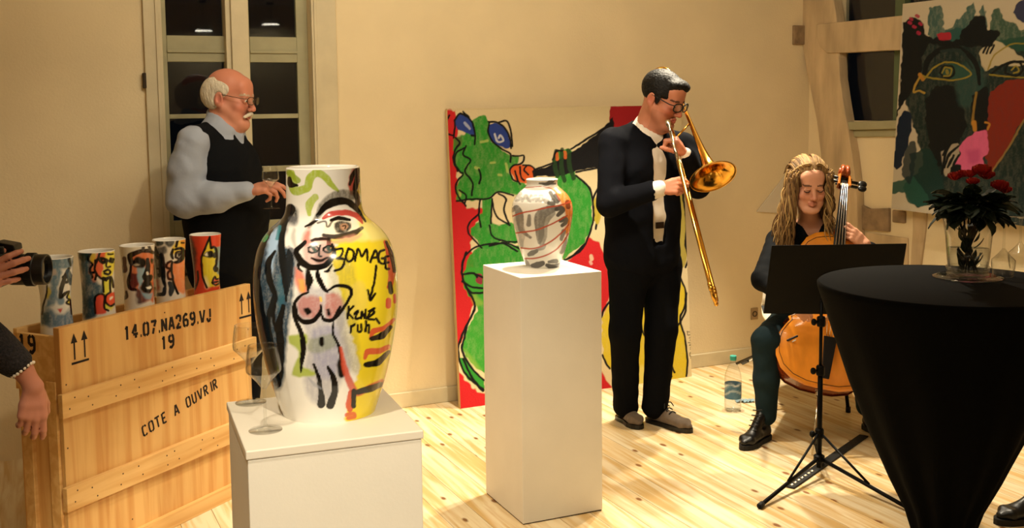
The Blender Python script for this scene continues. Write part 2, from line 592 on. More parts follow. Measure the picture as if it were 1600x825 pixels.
# ------------------------------------------------------------------ painter: colours for mesh vertices, laid out flat
_rs = np.random.RandomState(11)
_LAT = _rs.rand(256, 256).astype(np.float32)
def vnoise(x, y):
    xi, yi = np.floor(x).astype(int), np.floor(y).astype(int)
    fx, fy = x - xi, y - yi
    fx, fy = fx * fx * (3 - 2 * fx), fy * fy * (3 - 2 * fy)
    a, b = _LAT[xi & 255, yi & 255], _LAT[(xi + 1) & 255, yi & 255]
    c, d = _LAT[xi & 255, (yi + 1) & 255], _LAT[(xi + 1) & 255, (yi + 1) & 255]
    return (a * (1 - fx) + b * fx) * (1 - fy) + (c * (1 - fx) + d * fx) * fy

class Painter:
    def __init__(s, xy, ground):
        s.xy = np.asarray(xy, np.float64)
        s.c = np.tile(np.array(lin(ground), np.float32), (len(s.xy), 1))
        s.frame(0, 0, 1)
    def frame(s, x0, y0, k):
        s.f = (x0, y0, k)
        s.uv = (s.xy - (x0, y0)) * k
        n = 6.
        x, y = s.xy[:, 0], s.xy[:, 1]
        s.n1 = vnoise(x / n + 7, y / n + 3) - .5
        s.n2 = vnoise(x / n + 91, y / n + 47) - .5
        s.grain = vnoise(x / 3. + 19, y / 9. + 5) * .6 + vnoise(x / 1.3, y / 1.7) * .4
    def _mix(s, idx, a, col, op, wash):
        if wash:
            a = a * (1 - wash + wash * s.grain[idx] * 1.6).clip(0, 1)
        a = (a * op)[:, None].astype(np.float32)
        s.c[idx] = s.c[idx] * (1 - a) + np.array(lin(col), np.float32) * a
    def poly(s, pts, col, op=1., wob=3., soft=1.2, wash=0., smooth=True):
        P = np.asarray(pts, float)
        if smooth and len(P) > 3:
            P = spline(np.vstack([P, P[:1]]), 5)[:-1]
        k = s.f[2]
        pad = wob * k + soft * k
        lo, hi = P.min(0) - pad, P.max(0) + pad
        idx = np.nonzero((s.uv[:, 0] > lo[0]) & (s.uv[:, 0] < hi[0]) & (s.uv[:, 1] > lo[1]) & (s.uv[:, 1] < hi[1]))[0]
        if not len(idx):
            return s
        q = s.uv[idx] + np.stack([s.n1[idx], s.n2[idx]], 1) * wob * k
        ins = np.zeros(len(idx), bool)
        d2 = np.full(len(idx), 1e9)
        for i in range(len(P)):
            a, b = P[i], P[(i + 1) % len(P)]
            e = b - a
            if abs(e[0]) + abs(e[1]) < 1e-9:
                continue
            c = ((a[1] > q[:, 1]) != (b[1] > q[:, 1]))
            xs = a[0] + (q[:, 1] - a[1]) * (e[0] / (e[1] if abs(e[1]) > 1e-9 else 1e-9))
            ins ^= c & (q[:, 0] < xs)
            t = (((q - a) @ e) / (e @ e)).clip(0, 1)
            w = q - a - t[:, None] * e
            d2 = np.minimum(d2, (w * w).sum(1))
        d = np.sqrt(d2) / k * np.where(ins, 1, -1)
        s._mix(idx, (d / soft + .5).clip(0, 1), col, op, wash)
        return s
    def stroke(s, pts, w, col, op=1., wash=0., soft=1., wob=1.2, raw_=False):
        """w is the width in pixels of the photograph, one number or one per point"""
        P0 = np.asarray(pts, float)
        P = P0 if raw_ else spline(P0, 5)
        k = s.f[2]
        W = np.full(len(P), float(w)) if np.isscalar(w) else np.interp(np.linspace(0, 1, len(P)), np.linspace(0, 1, len(w)), w)
        W = W * k
        pad = W.max() / 2 + (soft + wob) * k
        lo, hi = P.min(0) - pad, P.max(0) + pad
        idx = np.nonzero((s.uv[:, 0] > lo[0]) & (s.uv[:, 0] < hi[0]) & (s.uv[:, 1] > lo[1]) & (s.uv[:, 1] < hi[1]))[0]
        if not len(idx):
            return s
        q = s.uv[idx] + np.stack([s.n1[idx], s.n2[idx]], 1) * wob * k
        best = np.full(len(idx), -1e9)
        for i in range(len(P) - 1):
            a, e = P[i], P[i + 1] - P[i]
            t = (((q - a) @ e) / max(e @ e, 1e-9)).clip(0, 1)
            v = q - a - t[:, None] * e
            d = (W[i] * (1 - t) + W[i + 1] * t) / 2 - np.sqrt((v * v).sum(1))
            best = np.maximum(best, d)
        s._mix(idx, (best / k / soft + .5).clip(0, 1), col, op, wash)
        return s
    def many(s, lines, w, col, *a, **kw):
        for l in lines:
            s.stroke(l, w, col, *a, **kw)
        return s

K = '0b0a0c'
def paint_large_vase(xy):
    p = Painter(xy, 'ece9e2')
    # yellow side, grey and green washes
    p.poly([(556, 262), (568, 262), (572, 330), (605, 350), (640, 400), (640, 480), (630, 560), (600, 660), (545, 662), (542, 636), (552, 600), (560, 575),
            (552, 530), (540, 490), (530, 450), (520, 410), (512, 392), (528, 380), (505, 374), (540, 366), (560, 352)], 'e6cf2c', wob=5, soft=4)
    p.poly([(556, 340), (590, 352), (606, 372), (580, 376), (545, 376), (520, 372), (550, 362)], 'f2e79a', .7, soft=7)
    p.poly([(508, 404), (545, 400), (556, 430), (560, 470), (558, 520), (562, 575), (548, 580), (535, 540), (520, 480)], '8d8640', .55, soft=8, wash=.5)
    p.poly([(540, 450), (566, 440), (575, 470), (560, 500), (545, 490)], 'd9c35a', .6, soft=5)
    # left dark blue side
    p.frame(350, 230, 2.578)
    p.poly([(95, 420), (125, 370), (180, 320), (250, 270), (262, 300), (240, 390), (285, 420), (290, 500), (280, 600), (262, 720), (250, 830), (235, 960), (190, 960),
            (150, 800), (110, 600)], '1b3d54', .97, soft=6, wash=.30)
    p.poly([(185, 345), (235, 320), (225, 380), (205, 440), (190, 520), (178, 560), (172, 450)], 'a9c6e6', .95, soft=5)
    p.poly([(215, 520), (262, 500), (250, 600), (225, 690), (215, 620)], '2f6377', .8, soft=6, wash=.4)
    p.many([[(180, 330), (150, 400), (130, 520), (145, 640), (165, 760), (190, 900)], [(105, 420), (118, 560), (150, 700), (165, 800)]], 13, '0c1318')
    p.stroke([(205, 420), (178, 470), (185, 540), (205, 600), (198, 680), (215, 760)], [4, 10, 11, 8, 6, 4], '0b1218')
    p.stroke([(268, 250), (240, 310), (232, 370), (236, 460), (245, 540), (250, 620)], [16, 12, 11, 12, 9, 3], '0d151a')
    p.stroke([(268, 420), (258, 520), (250, 600)], [12, 14, 4], '11191f', .95)
    p.stroke([(238, 640), (222, 720), (228, 800), (226, 900), (222, 960)], [7, 12, 12, 10, 5], '0b1116')
    p.stroke([(200, 600), (178, 700), (195, 820), (215, 930)], [6, 8, 10, 5], '0d1a22')
    p.poly([(245, 250), (262, 235), (292, 245), (300, 280), (285, 310), (262, 305), (248, 285)], '14161a', .95, soft=6, wash=.5)
    p.poly([(262, 280), (300, 275), (298, 305), (270, 318)], '6e6f76', .6, soft=6, wash=.6)
    p.stroke([(168, 358), (160, 372)], 8, '2f8f5e')
    p.stroke([(225, 320), (212, 370)], 5, '2c7f8c', .8)
    p.stroke([(118, 440), (130, 400)], 5, 'c9c832', .8)
    p.stroke([(262, 400), (290, 440), (288, 520)], [4, 8, 4], '8f8f95', .6, wash=.5)
    # green serpents on the neck
    p.frame(380, 240, 5.158)
    p.stroke([(385, 165), (400, 250), (420, 300), (480, 290), (520, 270), (545, 190), (600, 155), (660, 190), (720, 260), (765, 300)],
             [13, 15, 14, 13, 13, 13, 12, 11, 9, 4], 'a3b92e', .95, wash=.25)
    p.stroke([(365, 150), (440, 215)], 9, '8ea52a', .9)
    p.stroke([(372, 200), (385, 250), (435, 255)], [6, 10, 4], '0e0f0e')
    p.stroke([(580, 350), (535, 410), (530, 490)], [11, 13, 6], 'a9bd35', .9, wash=.25)
    p.poly([(880, 130), (920, 115), (935, 130), (920, 240), (900, 330), (860, 330), (845, 260), (860, 180)], 'c44536', .95, soft=3)
    p.stroke([(915, 120), (880, 180), (860, 250)], [5, 7, 4], '160c0d')
    p.stroke([(925, 130), (915, 220), (895, 310)], [6, 9, 6], '120c0d')
    # the eye: grey brow, black brow, red lid
    p.stroke([(530, 590), (600, 510), (640, 430), (720, 360), (810, 335), (900, 340)], [5, 9, 14, 17, 18, 13], '5a564a', .85, soft=3, wash=.45)
    p.stroke([(600, 500), (660, 430), (740, 390), (830, 385), (900, 430), (950, 500), (985, 545)], [6, 11, 13, 11, 9, 6, 3], '0d0b0c')
    p.stroke([(905, 320), (925, 380), (905, 440)], [9, 9, 5], '33261f', .9)
    p.stroke([(645, 520), (700, 490), (800, 475), (890, 490), (940, 530), (960, 560)], [4, 8, 9, 9, 7, 3], 'c5352c', .95)
    p.poly([(690, 540), (780, 515), (860, 540), (940, 590), (880, 640), (760, 655), (660, 650), (650, 600)], 'f3ead2', .9, soft=4)
    p.stroke([(710, 535), (780, 520), (860, 535)], [5, 7, 4], '0f0c0c')
    p.poly([(740, 560), (800, 540), (865, 560), (868, 610), (820, 645), (755, 635), (738, 600)], '17110f', .95, soft=3, wash=.3)
    p.poly([(785, 575), (825, 560), (845, 590), (815, 620), (785, 605)], 'b98b6b', .9, soft=3)
    p.stroke([(800, 585), (825, 580), (820, 605)], 2, '1a0f0c')
    p.stroke([(650, 660), (760, 668), (880, 645), (960, 600)], [6, 8, 9, 5], '231412', .95)
    p.poly([(470, 690), (500, 620), (545, 610), (540, 680), (560, 720), (500, 740)], 'd96a5c', .85, soft=7)
    p.poly([(545, 700), (640, 680), (740, 690), (860, 660), (960, 650), (880, 710), (760, 720), (640, 715)], 'e09a86', .7, soft=5)
    p.stroke([(500, 590), (560, 560), (600, 530)], [3, 5, 4], '1b1414')
    p.stroke([(600, 560), (660, 545), (680, 590), (720, 545)], 3, '2a1512', .8)
    p.stroke([(410, 610), (405, 680), (420, 760)], [4, 8, 4], '9b9690', .6, soft=4)
    p.stroke([(550, 700), (620, 688), (690, 690)], [4, 6, 4], '2a1a18')
    p.stroke([(690, 690), (690, 740)], 7, '241816', .9)
    # body of the figure
    p.frame(390, 380, 2.946)
    p.poly([(255, 120), (300, 200), (345, 200), (430, 260), (445, 330), (440, 420), (470, 560), (420, 640), (380, 720), (300, 740), (250, 640), (262, 480), (250, 380), (215, 330), (218, 250)],
           '8f8ea0', .62, soft=9, wash=.4)
    p.poly([(285, 400), (400, 380), (410, 480), (400, 600), (330, 620), (290, 520)], '8a8bb0', .55, soft=8, wash=.3)
    p.poly([(210, 110), (245, 140), (265, 210), (245, 235), (215, 190)], 'd9674a', .85, soft=5)
    p.poly([(225, 170), (255, 170), (250, 225), (232, 220)], 'e2b84a', .6, soft=4)
    p.poly([(225, 250), (290, 240), (330, 260), (320, 340), (250, 345), (222, 310)], 'b0625a', .75, soft=7, wash=.3)
    p.poly([(355, 235), (400, 230), (430, 275), (410, 330), (365, 350), (345, 310)], 'b25a4c', .75, soft=6, wash=.3)
    p.poly([(180, 425), (260, 418), (262, 470), (240, 560), (300, 590), (290, 610), (200, 610), (205, 560), (225, 500), (185, 462)], 'a3b437', .9, soft=4)
    p.poly([(270, 440), (380, 420), (400, 470), (330, 505), (270, 490)], '7d8a50', .5, soft=5, wash=.3)
    # face of the figure
    p.poly([(250, 0), (390, 0), (385, 60), (340, 110), (270, 100), (245, 50)], 'b45a52', .55, soft=7, wash=.3)
    p.poly([(300, 30), (380, 30), (370, 90), (310, 95)], '6d3f3c', .55, soft=6)
    p.stroke([(255, -5), (215, 40), (245, 90), (290, 112), (350, 100), (388, 50), (380, 5)], [7, 9, 11, 9, 9, 7, 5], K)
    p.stroke([(205, 45), (230, 60), (225, 110), (240, 130)], [4, 6, 5, 3], K)
    p.stroke([(270, 22), (300, 12), (318, 28), (298, 44), (272, 38), (270, 22)], 3.2, K)
    p.stroke([(340, 24), (365, 12), (382, 25), (365, 42), (342, 36), (340, 24)], 3.2, K)
    p.stroke([(292, 22), (300, 34)], 6, '3a4a46')
    p.stroke([(362, 22), (368, 32)], 6, '3a4a46')
    p.stroke([(325, 10), (318, 55), (330, 60)], 3, K)
    p.stroke([(285, 68), (320, 80), (362, 66)], [3, 5, 3], '1a0c0c')
    p.stroke([(380, 100), (360, 128), (345, 130)], [3, 5, 3], K)
    # neck, shoulders, breasts, waist, legs
    p.stroke([(268, 120), (275, 170), (268, 215)], [5, 13, 5], K)
    p.stroke([(312, 120), (318, 165), (345, 210), (360, 225)], [4, 9, 7, 3], K)
    p.stroke([(270, 225), (225, 250), (203, 295), (208, 345), (232, 400), (248, 470), (240, 540), (236, 595)], [3, 5, 6, 6, 7, 9, 7, 2], K)
    p.stroke([(212, 290), (218, 335), (250, 362), (295, 355), (325, 315), (328, 285)], [4, 6, 8, 8, 6, 3], K)
    p.stroke([(325, 320), (345, 352), (385, 350), (410, 310), (418, 290)], [3, 6, 6, 6, 3], K)
    p.poly([(250, 300), (275, 295), (282, 320), (262, 330)], K, soft=3)
    p.poly([(350, 305), (368, 300), (374, 325), (358, 334)], K, soft=3)
    p.stroke([(360, 218), (400, 196), (450, 200), (470, 225), (455, 260), (425, 310), (400, 345)], [3, 5, 6, 6, 5, 5, 3], K)
    p.stroke([(385, 360), (385, 420), (410, 470), (420, 530), (425, 580)], [3, 4, 5, 5, 3], K)
    p.poly([(408, 535), (430, 540), (440, 590), (430, 618), (408, 610), (402, 570)], K, soft=3)
    p.poly([(320, 432), (338, 435), (345, 465), (335, 480), (320, 460)], K, soft=2)
    p.stroke([(295, 558), (315, 610), (328, 680), (330, 740)], [4, 6, 8, 13], K)
    p.stroke([(360, 570), (385, 620), (392, 680), (372, 745)], [4, 9, 11, 13], K)
    p.stroke([(270, 620), (300, 650), (330, 670)], [2, 6, 3], '8d90a0', .5)
    p.stroke([(325, 250), (330, 265)], 4, 'e3c33c', .8)
    # red marks at the bottom right and on the right edge
    p.stroke([(420, 480), (440, 580), (470, 660), (500, 690), (560, 660), (610, 635)], [4, 9, 12, 10, 9, 7], 'c84d36', .9, soft=2.5)
    p.stroke([(470, 690), (460, 740), (462, 765)], [11, 12, 9], 'cf5236', .95)
    p.stroke([(445, 790), (480, 785), (482, 800), (455, 805)], 6, 'd05a3a', .9)
    p.stroke([(480, 680), (478, 750)], 8, '15100e')
    p.stroke([(500, 685), (560, 668), (605, 650)], [9, 11, 8], '15100e')
    p.stroke([(555, 440), (570, 405), (620, 390), (665, 350)], [5, 9, 8, 5], 'cf4f33', .95)
    p.stroke([(560, 440), (610, 425), (650, 385)], [7, 11, 6], '14100e')
    p.stroke([(530, 530), (545, 500), (600, 495), (640, 475)], [5, 10, 9, 6], 'd2573a', .95)
    p.stroke([(535, 560), (590, 548), (640, 500)], [8, 11, 6], '14100e')
    p.stroke([(625, -5), (645, 60), (655, 130), (645, 200)], [6, 10, 12, 9], 'd0563c', .95)
    p.stroke([(630, -5), (655, 60), (665, 130)], [4, 7, 5], '1a0f0d')
    p.stroke([(645, 185), (652, 225)], 7, '15100e')
    p.stroke([(640, 262), (638, 290)], 8, 'd2563c')
    p.stroke([(668, 240), (668, 270)], 5, 'd2563c')
    # the brush lettering
    p.frame(350, 230, 2.578)
    L = 4.0
    p.many([[(448, 412), (478, 410), (470, 440), (455, 448), (485, 452), (475, 485), (445, 498)],
            [(502, 408), (492, 440), (500, 460), (520, 450), (520, 418), (502, 408)],
            [(528, 458), (540, 410), (555, 440), (575, 412), (578, 455)],
            [(590, 462), (610, 415), (622, 462)], [(598, 445), (622, 442)],
            [(645, 415), (625, 425), (625, 460), (645, 470), (650, 450), (636, 448)],
            [(662, 440), (650, 446), (652, 485), (664, 490)], [(652, 465), (662, 464)],
            [(613, 478), (606, 540), (588, 610)], [(580, 575), (590, 616), (608, 590)],
            [(502, 642), (498, 690)], [(522, 640), (502, 665), (520, 690)],
            [(525, 672), (540, 660), (530, 690), (548, 688)], [(552, 690), (556, 662), (566, 688), (572, 655)],
            [(575, 690), (592, 660), (606, 665), (580, 690), (604, 695)], [(585, 660), (606, 650)], [(612, 690), (625, 708)],
            [(512, 720), (510, 745)], [(512, 722), (526, 714)], [(538, 718), (540, 742), (552, 740), (553, 715)],
            [(572, 700), (570, 742)], [(571, 722), (584, 716), (582, 746)]], L, K)
    return p.c

def paint_small_vase(xy):
    p = Painter(xy, 'e9e6de'); p.frame(790, 265, 5.)
    p.poly([(360, 150), (430, 140), (500, 190), (540, 260), (540, 420), (510, 480), (470, 510), (455, 470), (480, 420), (470, 360), (440, 280), (410, 220)], 'd87a26', .98, soft=4, wash=.15)
    p.poly([(400, 90), (440, 130), (430, 160), (350, 150), (330, 140), (390, 140)], 'e0a060', .7, soft=5)
    g = '6d6a66'
    p.stroke([(265, 108), (320, 112), (360, 92), (385, 80)], [3, 6, 6, 4], '4a4846', .9)
    p.stroke([(300, 112), (390, 108)], 3, '5c5a58', .9)
    p.many([[(85, 190), (78, 240)], [(85, 192), (120, 185), (100, 212), (125, 225), (85, 242)], [(130, 245), (160, 200), (178, 240)], [(145, 228), (172, 226)],
            [(190, 245), (200, 205), (215, 235), (235, 205), (240, 245)], [(262, 210), (258, 240), (290, 245), (288, 210), (262, 210)],
            [(318, 225), (300, 245), (320, 258), (332, 235), (335, 270)]], 4.2, '9b9892', .8, wash=.3)
    p.many([[(350, 180), (385, 240), (405, 250)], [(370, 240), (372, 270), (340, 262)], [(385, 200), (415, 240)]], 6, '55524e', .9)
    p.stroke([(50, 320), (85, 300), (105, 340), (115, 420), (130, 480), (195, 530)], [6, 9, 12, 12, 7, 4], g, .9, wash=.35)
    p.stroke([(95, 330), (98, 420), (120, 480), (125, 600)], [8, 14, 14, 5], '8d8a84', .6, wash=.5)
    p.stroke([(185, 360), (182, 430)], [5, 8], '7b7874', .9)
    p.stroke([(390, 305), (330, 320), (280, 350), (265, 410), (270, 500), (265, 570)], [8, 15, 18, 16, 14, 6], g, .92, wash=.35)
    p.stroke([(370, 340), (320, 390), (300, 440), (300, 520), (280, 590)], [8, 11, 11, 10, 6], '7f7c77', .8, wash=.4)
    p.stroke([(400, 310), (430, 300), (445, 320), (410, 355)], [7, 8, 8, 6], '4f4c4a', .95)
    p.stroke([(430, 400), (465, 385), (470, 410), (440, 440)], [7, 8, 7, 5], '4f4c4a', .95)
    p.stroke([(455, 480), (435, 545)], [7, 5], '6b6864', .9)
    p.stroke([(470, 540), (455, 610), (435, 650)], [5, 7, 5], '807d78', .8)
    p.stroke([(180, 665), (210, 650), (240, 635)], [5, 9, 6], '5f5c58', .9)
    p.stroke([(258, 622), (290, 605), (305, 590)], [5, 9, 5], '8a8782', .8)
    p.stroke([(210, 750), (250, 745), (290, 730)], [6, 11, 7], '4d4a48', .95)
    p.stroke([(320, 745), (370, 762), (425, 740)], [5, 10, 6], '3f3d3c', .95)
    p.stroke([(340, 720), (395, 715)], [5, 7], '4d4a48', .9)
    p.stroke([(150, 700), (165, 730), (190, 750)], [4, 7, 3], '7b7874', .8)
    p.stroke([(485, 255), (490, 290)], 8, '6a2c1a', .9)
    for l in ([(40, 370), (120, 340), (220, 320), (330, 295), (440, 275), (530, 240)], [(80, 495), (200, 480), (290, 455), (390, 410), (480, 360)],
              [(120, 612), (200, 618), (280, 600), (370, 550), (450, 480), (490, 430)], [(150, 695), (230, 692), (320, 668), (400, 620), (460, 550), (490, 500)],
              [(60, 200), (110, 150), (200, 138), (300, 135), (380, 165), (420, 240)]):
        p.stroke(l, 2.3 if l[0][0] != 60 else 1.2, 'b5452c', .95, wob=.4)
    return p.c

def paint_cup_a(xy):
    p = Painter(xy, 'd9d9d4'); p.frame(40, 380, 6.344)
    p.poly([(80, 150), (450, 150), (460, 230), (400, 260), (250, 240), (100, 230)], '3f6880', .9, soft=5, wash=.4)
    p.poly([(240, 230), (340, 240), (350, 330), (320, 420), (320, 520), (280, 600), (200, 640), (230, 520), (250, 420), (200, 330)], '44708c', .9, soft=5, wash=.35)
    p.poly([(240, 270), (300, 262), (300, 310), (250, 320)], 'b5a69c', .9, soft=3)
    p.poly([(205, 430), (245, 440), (250, 510), (215, 560), (205, 500)], 'c9b838', .85, soft=3)
    p.poly([(160, 660), (240, 640), (300, 700), (380, 700), (440, 640), (480, 740), (480, 820), (160, 820)], '3a6a8a', .85, soft=5, wash=.5)
    p.poly([(160, 700), (220, 670), (250, 720), (220, 800), (160, 800)], '22485e', .8, soft=5, wash=.4)
    p.poly([(300, 540), (370, 540), (380, 590), (330, 610)], '3c6c8c', .8, soft=4)
    p.stroke([(210, 420), (205, 520), (180, 600), (165, 700)], 3, K)
    p.stroke([(430, 250), (395, 320), (355, 440), (340, 540)], [4, 6, 7, 5], '151c22')
    p.stroke([(375, 340), (415, 330), (430, 370), (400, 385), (370, 370)], [5, 6, 6, 5, 4], '10161c')
    p.stroke([(420, 280), (440, 330), (445, 400)], [7, 8, 6], '1f4056', .9)
    p.stroke([(350, 540), (390, 500), (430, 480)], [5, 6, 4], K)
    p.poly([(410, 500), (440, 510), (445, 600), (400, 590), (425, 550)], 'd5c632', .95, soft=2)
    p.stroke([(430, 490), (410, 540), (430, 560), (400, 595), (440, 610)], 3, K)
    p.stroke([(440, 560), (460, 700)], [3, 4], K)
    p.poly([(310, 650), (365, 650), (345, 690)], 'c33a34', .95, soft=2)
    p.stroke([(430, 150), (445, 220)], [5, 4], '1e2d38')
    return p.c

def paint_cup_b(xy):
    p = Painter(xy, 'dfd9cb'); p.frame(40, 380, 6.344)
    p.poly([(510, 80), (640, 80), (660, 160), (650, 300), (700, 380), (770, 420), (770, 520), (690, 540), (690, 720), (560, 720), (560, 300)], '2a5468', .95, soft=5, wash=.4)
    p.poly([(520, 85), (630, 90), (610, 160), (550, 180)], '123028', .9, soft=4, wash=.3)
    p.poly([(580, 540), (690, 540), (690, 720), (570, 720)], '183848', .8, soft=5, wash=.4)
    p.poly([(640, 170), (720, 80), (700, 200), (690, 380), (640, 300)], 'd86a2c', .9, soft=4, wash=.2)
    p.poly([(640, 120), (690, 90), (670, 200), (640, 190)], 'd9bb38', .9, soft=3)
    p.poly([(700, 180), (740, 85), (820, 80), (800, 140), (770, 260), (770, 340), (720, 320), (690, 260)], 'dc5a2c', .95, soft=3)
    p.poly([(800, 100), (880, 80), (880, 240), (850, 350), (800, 360), (760, 330), (780, 220)], 'ddd03c', .95, soft=3)
    p.poly([(760, 360), (850, 350), (850, 500), (870, 640), (800, 660), (770, 600), (780, 480)], 'd6d13a', .95, soft=3)
    p.poly([(690, 530), (780, 505), (780, 640), (800, 690), (690, 690)], 'd8432c', .97, soft=2)
    p.poly([(800, 500), (850, 480), (885, 500), (885, 590), (840, 620), (795, 580)], 'dd4a2e', .97, soft=2)
    p.poly([(840, 530), (862, 525), (860, 555), (842, 560)], 'efe8d8', soft=2)
    p.many([[(650, 90), (620, 160), (660, 210), (640, 260), (660, 340)], [(690, 190), (690, 280), (740, 340), (800, 370)], [(740, 80), (700, 190)], [(660, 290), (700, 300), (690, 360)]], 4, K)
    p.stroke([(690, 170), (740, 150), (800, 160)], 4, K)
    p.stroke([(740, 170), (770, 190), (800, 175)], 6, K)
    p.stroke([(840, 150), (870, 160)], 4, K); p.stroke([(835, 175), (855, 180)], 6, K)
    p.stroke([(810, 160), (800, 220), (810, 240), (840, 230)], 3, K)
    p.stroke([(780, 280), (810, 265), (840, 280), (820, 310), (785, 300)], 4, K)
    p.stroke([(770, 345), (800, 352), (835, 340)], 5, K)
    p.many([[(765, 360), (775, 480)], [(835, 350), (840, 480)], [(690, 690), (690, 535), (780, 510), (780, 640), (820, 670)]], 3.6, K)
    p.stroke([(840, 480), (800, 520), (795, 580), (840, 625), (880, 600)], 3.6, K)
    p.stroke([(820, 110), (865, 105)], 3, K)
    p.stroke([(850, 340), (870, 430)], 4, '2a2418')
    return p.c

def paint_cup_c(xy):
    p = Painter(xy, 'dcd6c8'); p.frame(180, 350, 6.344)
    p.poly([(150, 310), (220, 280), (300, 270), (380, 300), (390, 740), (340, 760), (250, 770), (200, 640), (150, 520)], 'cf6a34', .95, soft=4, wash=.15)
    p.poly([(160, 480), (235, 500), (230, 560), (200, 650), (150, 620), (140, 560)], '5e2424', .97, soft=3)
    p.poly([(215, 420), (300, 430), (280, 560), (250, 620), (280, 680), (370, 690), (340, 750), (270, 720), (230, 600)], '7fa9bb', .95, soft=3, wash=.2)
    p.poly([(190, 640), (240, 650), (280, 720), (320, 760), (220, 800), (210, 720)], '4a3034', .95, soft=4, wash=.3)
    p.poly([(330, 530), (360, 540), (350, 580), (325, 575)], 'e0a83c', .9, soft=2)
    p.stroke([(160, 390), (145, 320), (200, 290), (260, 270), (330, 265), (375, 285)], [8, 9, 7, 6, 6, 5], '2a1c18')
    p.poly([(165, 370), (200, 330), (280, 335), (310, 380), (290, 425), (210, 425), (175, 405)], '100d0d', soft=3)
    p.poly([(180, 398), (215, 385), (240, 400), (210, 408)], 'b5a894', .8, soft=2)
    p.stroke([(320, 350), (325, 440), (305, 520), (330, 545), (355, 520)], [5, 8, 12, 11, 6], '120e0e')
    p.poly([(345, 340), (380, 345), (375, 390), (350, 385)], '15100f', soft=3)
    p.poly([(260, 580), (300, 560), (360, 580), (365, 640), (330, 690), (280, 680), (250, 640)], '0f0c0c', soft=3)
    p.poly([(300, 625), (345, 612), (350, 630), (315, 640)], 'e8e4dc', soft=1.5)
    p.stroke([(155, 400), (150, 480), (130, 570), (150, 640), (200, 650)], [4, 4, 6, 6, 5], '251618')
    p.stroke([(318, 485), (322, 495)], 4, 'cfc8bc')
    p.stroke([(90, 340), (95, 460)], [6, 8], '5a3a30'); p.stroke([(110, 670), (112, 720), (90, 745)], [4, 6, 3], '4a3a34')
    p.stroke([(278, 215), (280, 255)], 5, '4a4540'); p.stroke([(335, 220), (345, 255)], 5, '4a4540')
    p.stroke([(385, 590), (410, 630)], 5, 'd85030')
    return p.c

def paint_cup_d(xy):
    p = Painter(xy, 'ddd6c6'); p.frame(180, 350, 6.344)
    p.poly([(560, 240), (620, 160), (690, 160), (690, 260), (640, 300), (580, 290)], 'dfc03a', .95, soft=3)
    p.poly([(640, 150), (690, 150), (690, 240), (650, 220)], 'd9832e', .7, soft=5)
    p.poly([(575, 380), (690, 350), (692, 660), (640, 680), (590, 600), (570, 480)], 'e08044', .95, soft=4, wash=.2)
    p.poly([(500, 400), (555, 370), (560, 540), (520, 540)], 'd88a5c', .8, soft=3)
    p.poly([(395, 160), (470, 160), (480, 200), (430, 215), (400, 200)], '20302c', .95, soft=3, wash=.2)
    p.poly([(490, 165), (575, 160), (580, 205), (530, 225), (495, 205)], '1d2a30', .95, soft=3, wash=.2)
    p.poly([(425, 230), (500, 225), (505, 280), (460, 300), (430, 280)], '2a3436', .9, soft=3, wash=.3)
    p.poly([(385, 320), (440, 330), (440, 480), (410, 560), (385, 520)], '5a584a', .9, soft=4, wash=.3)
    p.stroke([(400, 230), (410, 290), (425, 330)], [4, 8, 7], '1c1f1e')
    p.stroke([(455, 310), (465, 400), (475, 520), (495, 620)], [8, 11, 8, 4], '1e2224')
    p.stroke([(415, 440), (440, 450), (440, 520), (425, 500)], 3, K)
    p.poly([(395, 540), (430, 560), (440, 640), (410, 690), (395, 660)], 'b04030', .9, soft=4)
    p.stroke([(490, 640), (480, 690), (420, 700)], [6, 8, 5], '20282e')
    p.stroke([(545, 590), (560, 640), (550, 700)], [8, 10, 6], '2a343c')
    p.stroke([(620, 160), (605, 220)], 4, K); p.stroke([(655, 185), (680, 185)], 3, K)
    p.stroke([(575, 250), (560, 300), (570, 340)], [4, 6, 4], K)
    p.stroke([(600, 250), (650, 240), (680, 280), (670, 340), (630, 370), (590, 380)], [4, 5, 6, 6, 6, 4], K)
    p.stroke([(600, 330), (610, 285), (650, 275), (665, 310), (640, 345), (610, 335)], 4, '2c2220')
    p.poly([(620, 295), (648, 288), (655, 315), (630, 330)], '120e10', soft=2)
    p.stroke([(555, 370), (520, 390), (510, 430), (550, 450), (520, 490), (530, 540), (565, 550)], 4, '3a1c18')
    p.stroke([(565, 380), (560, 460), (580, 580), (610, 660), (625, 690)], 4, K)
    return p.c

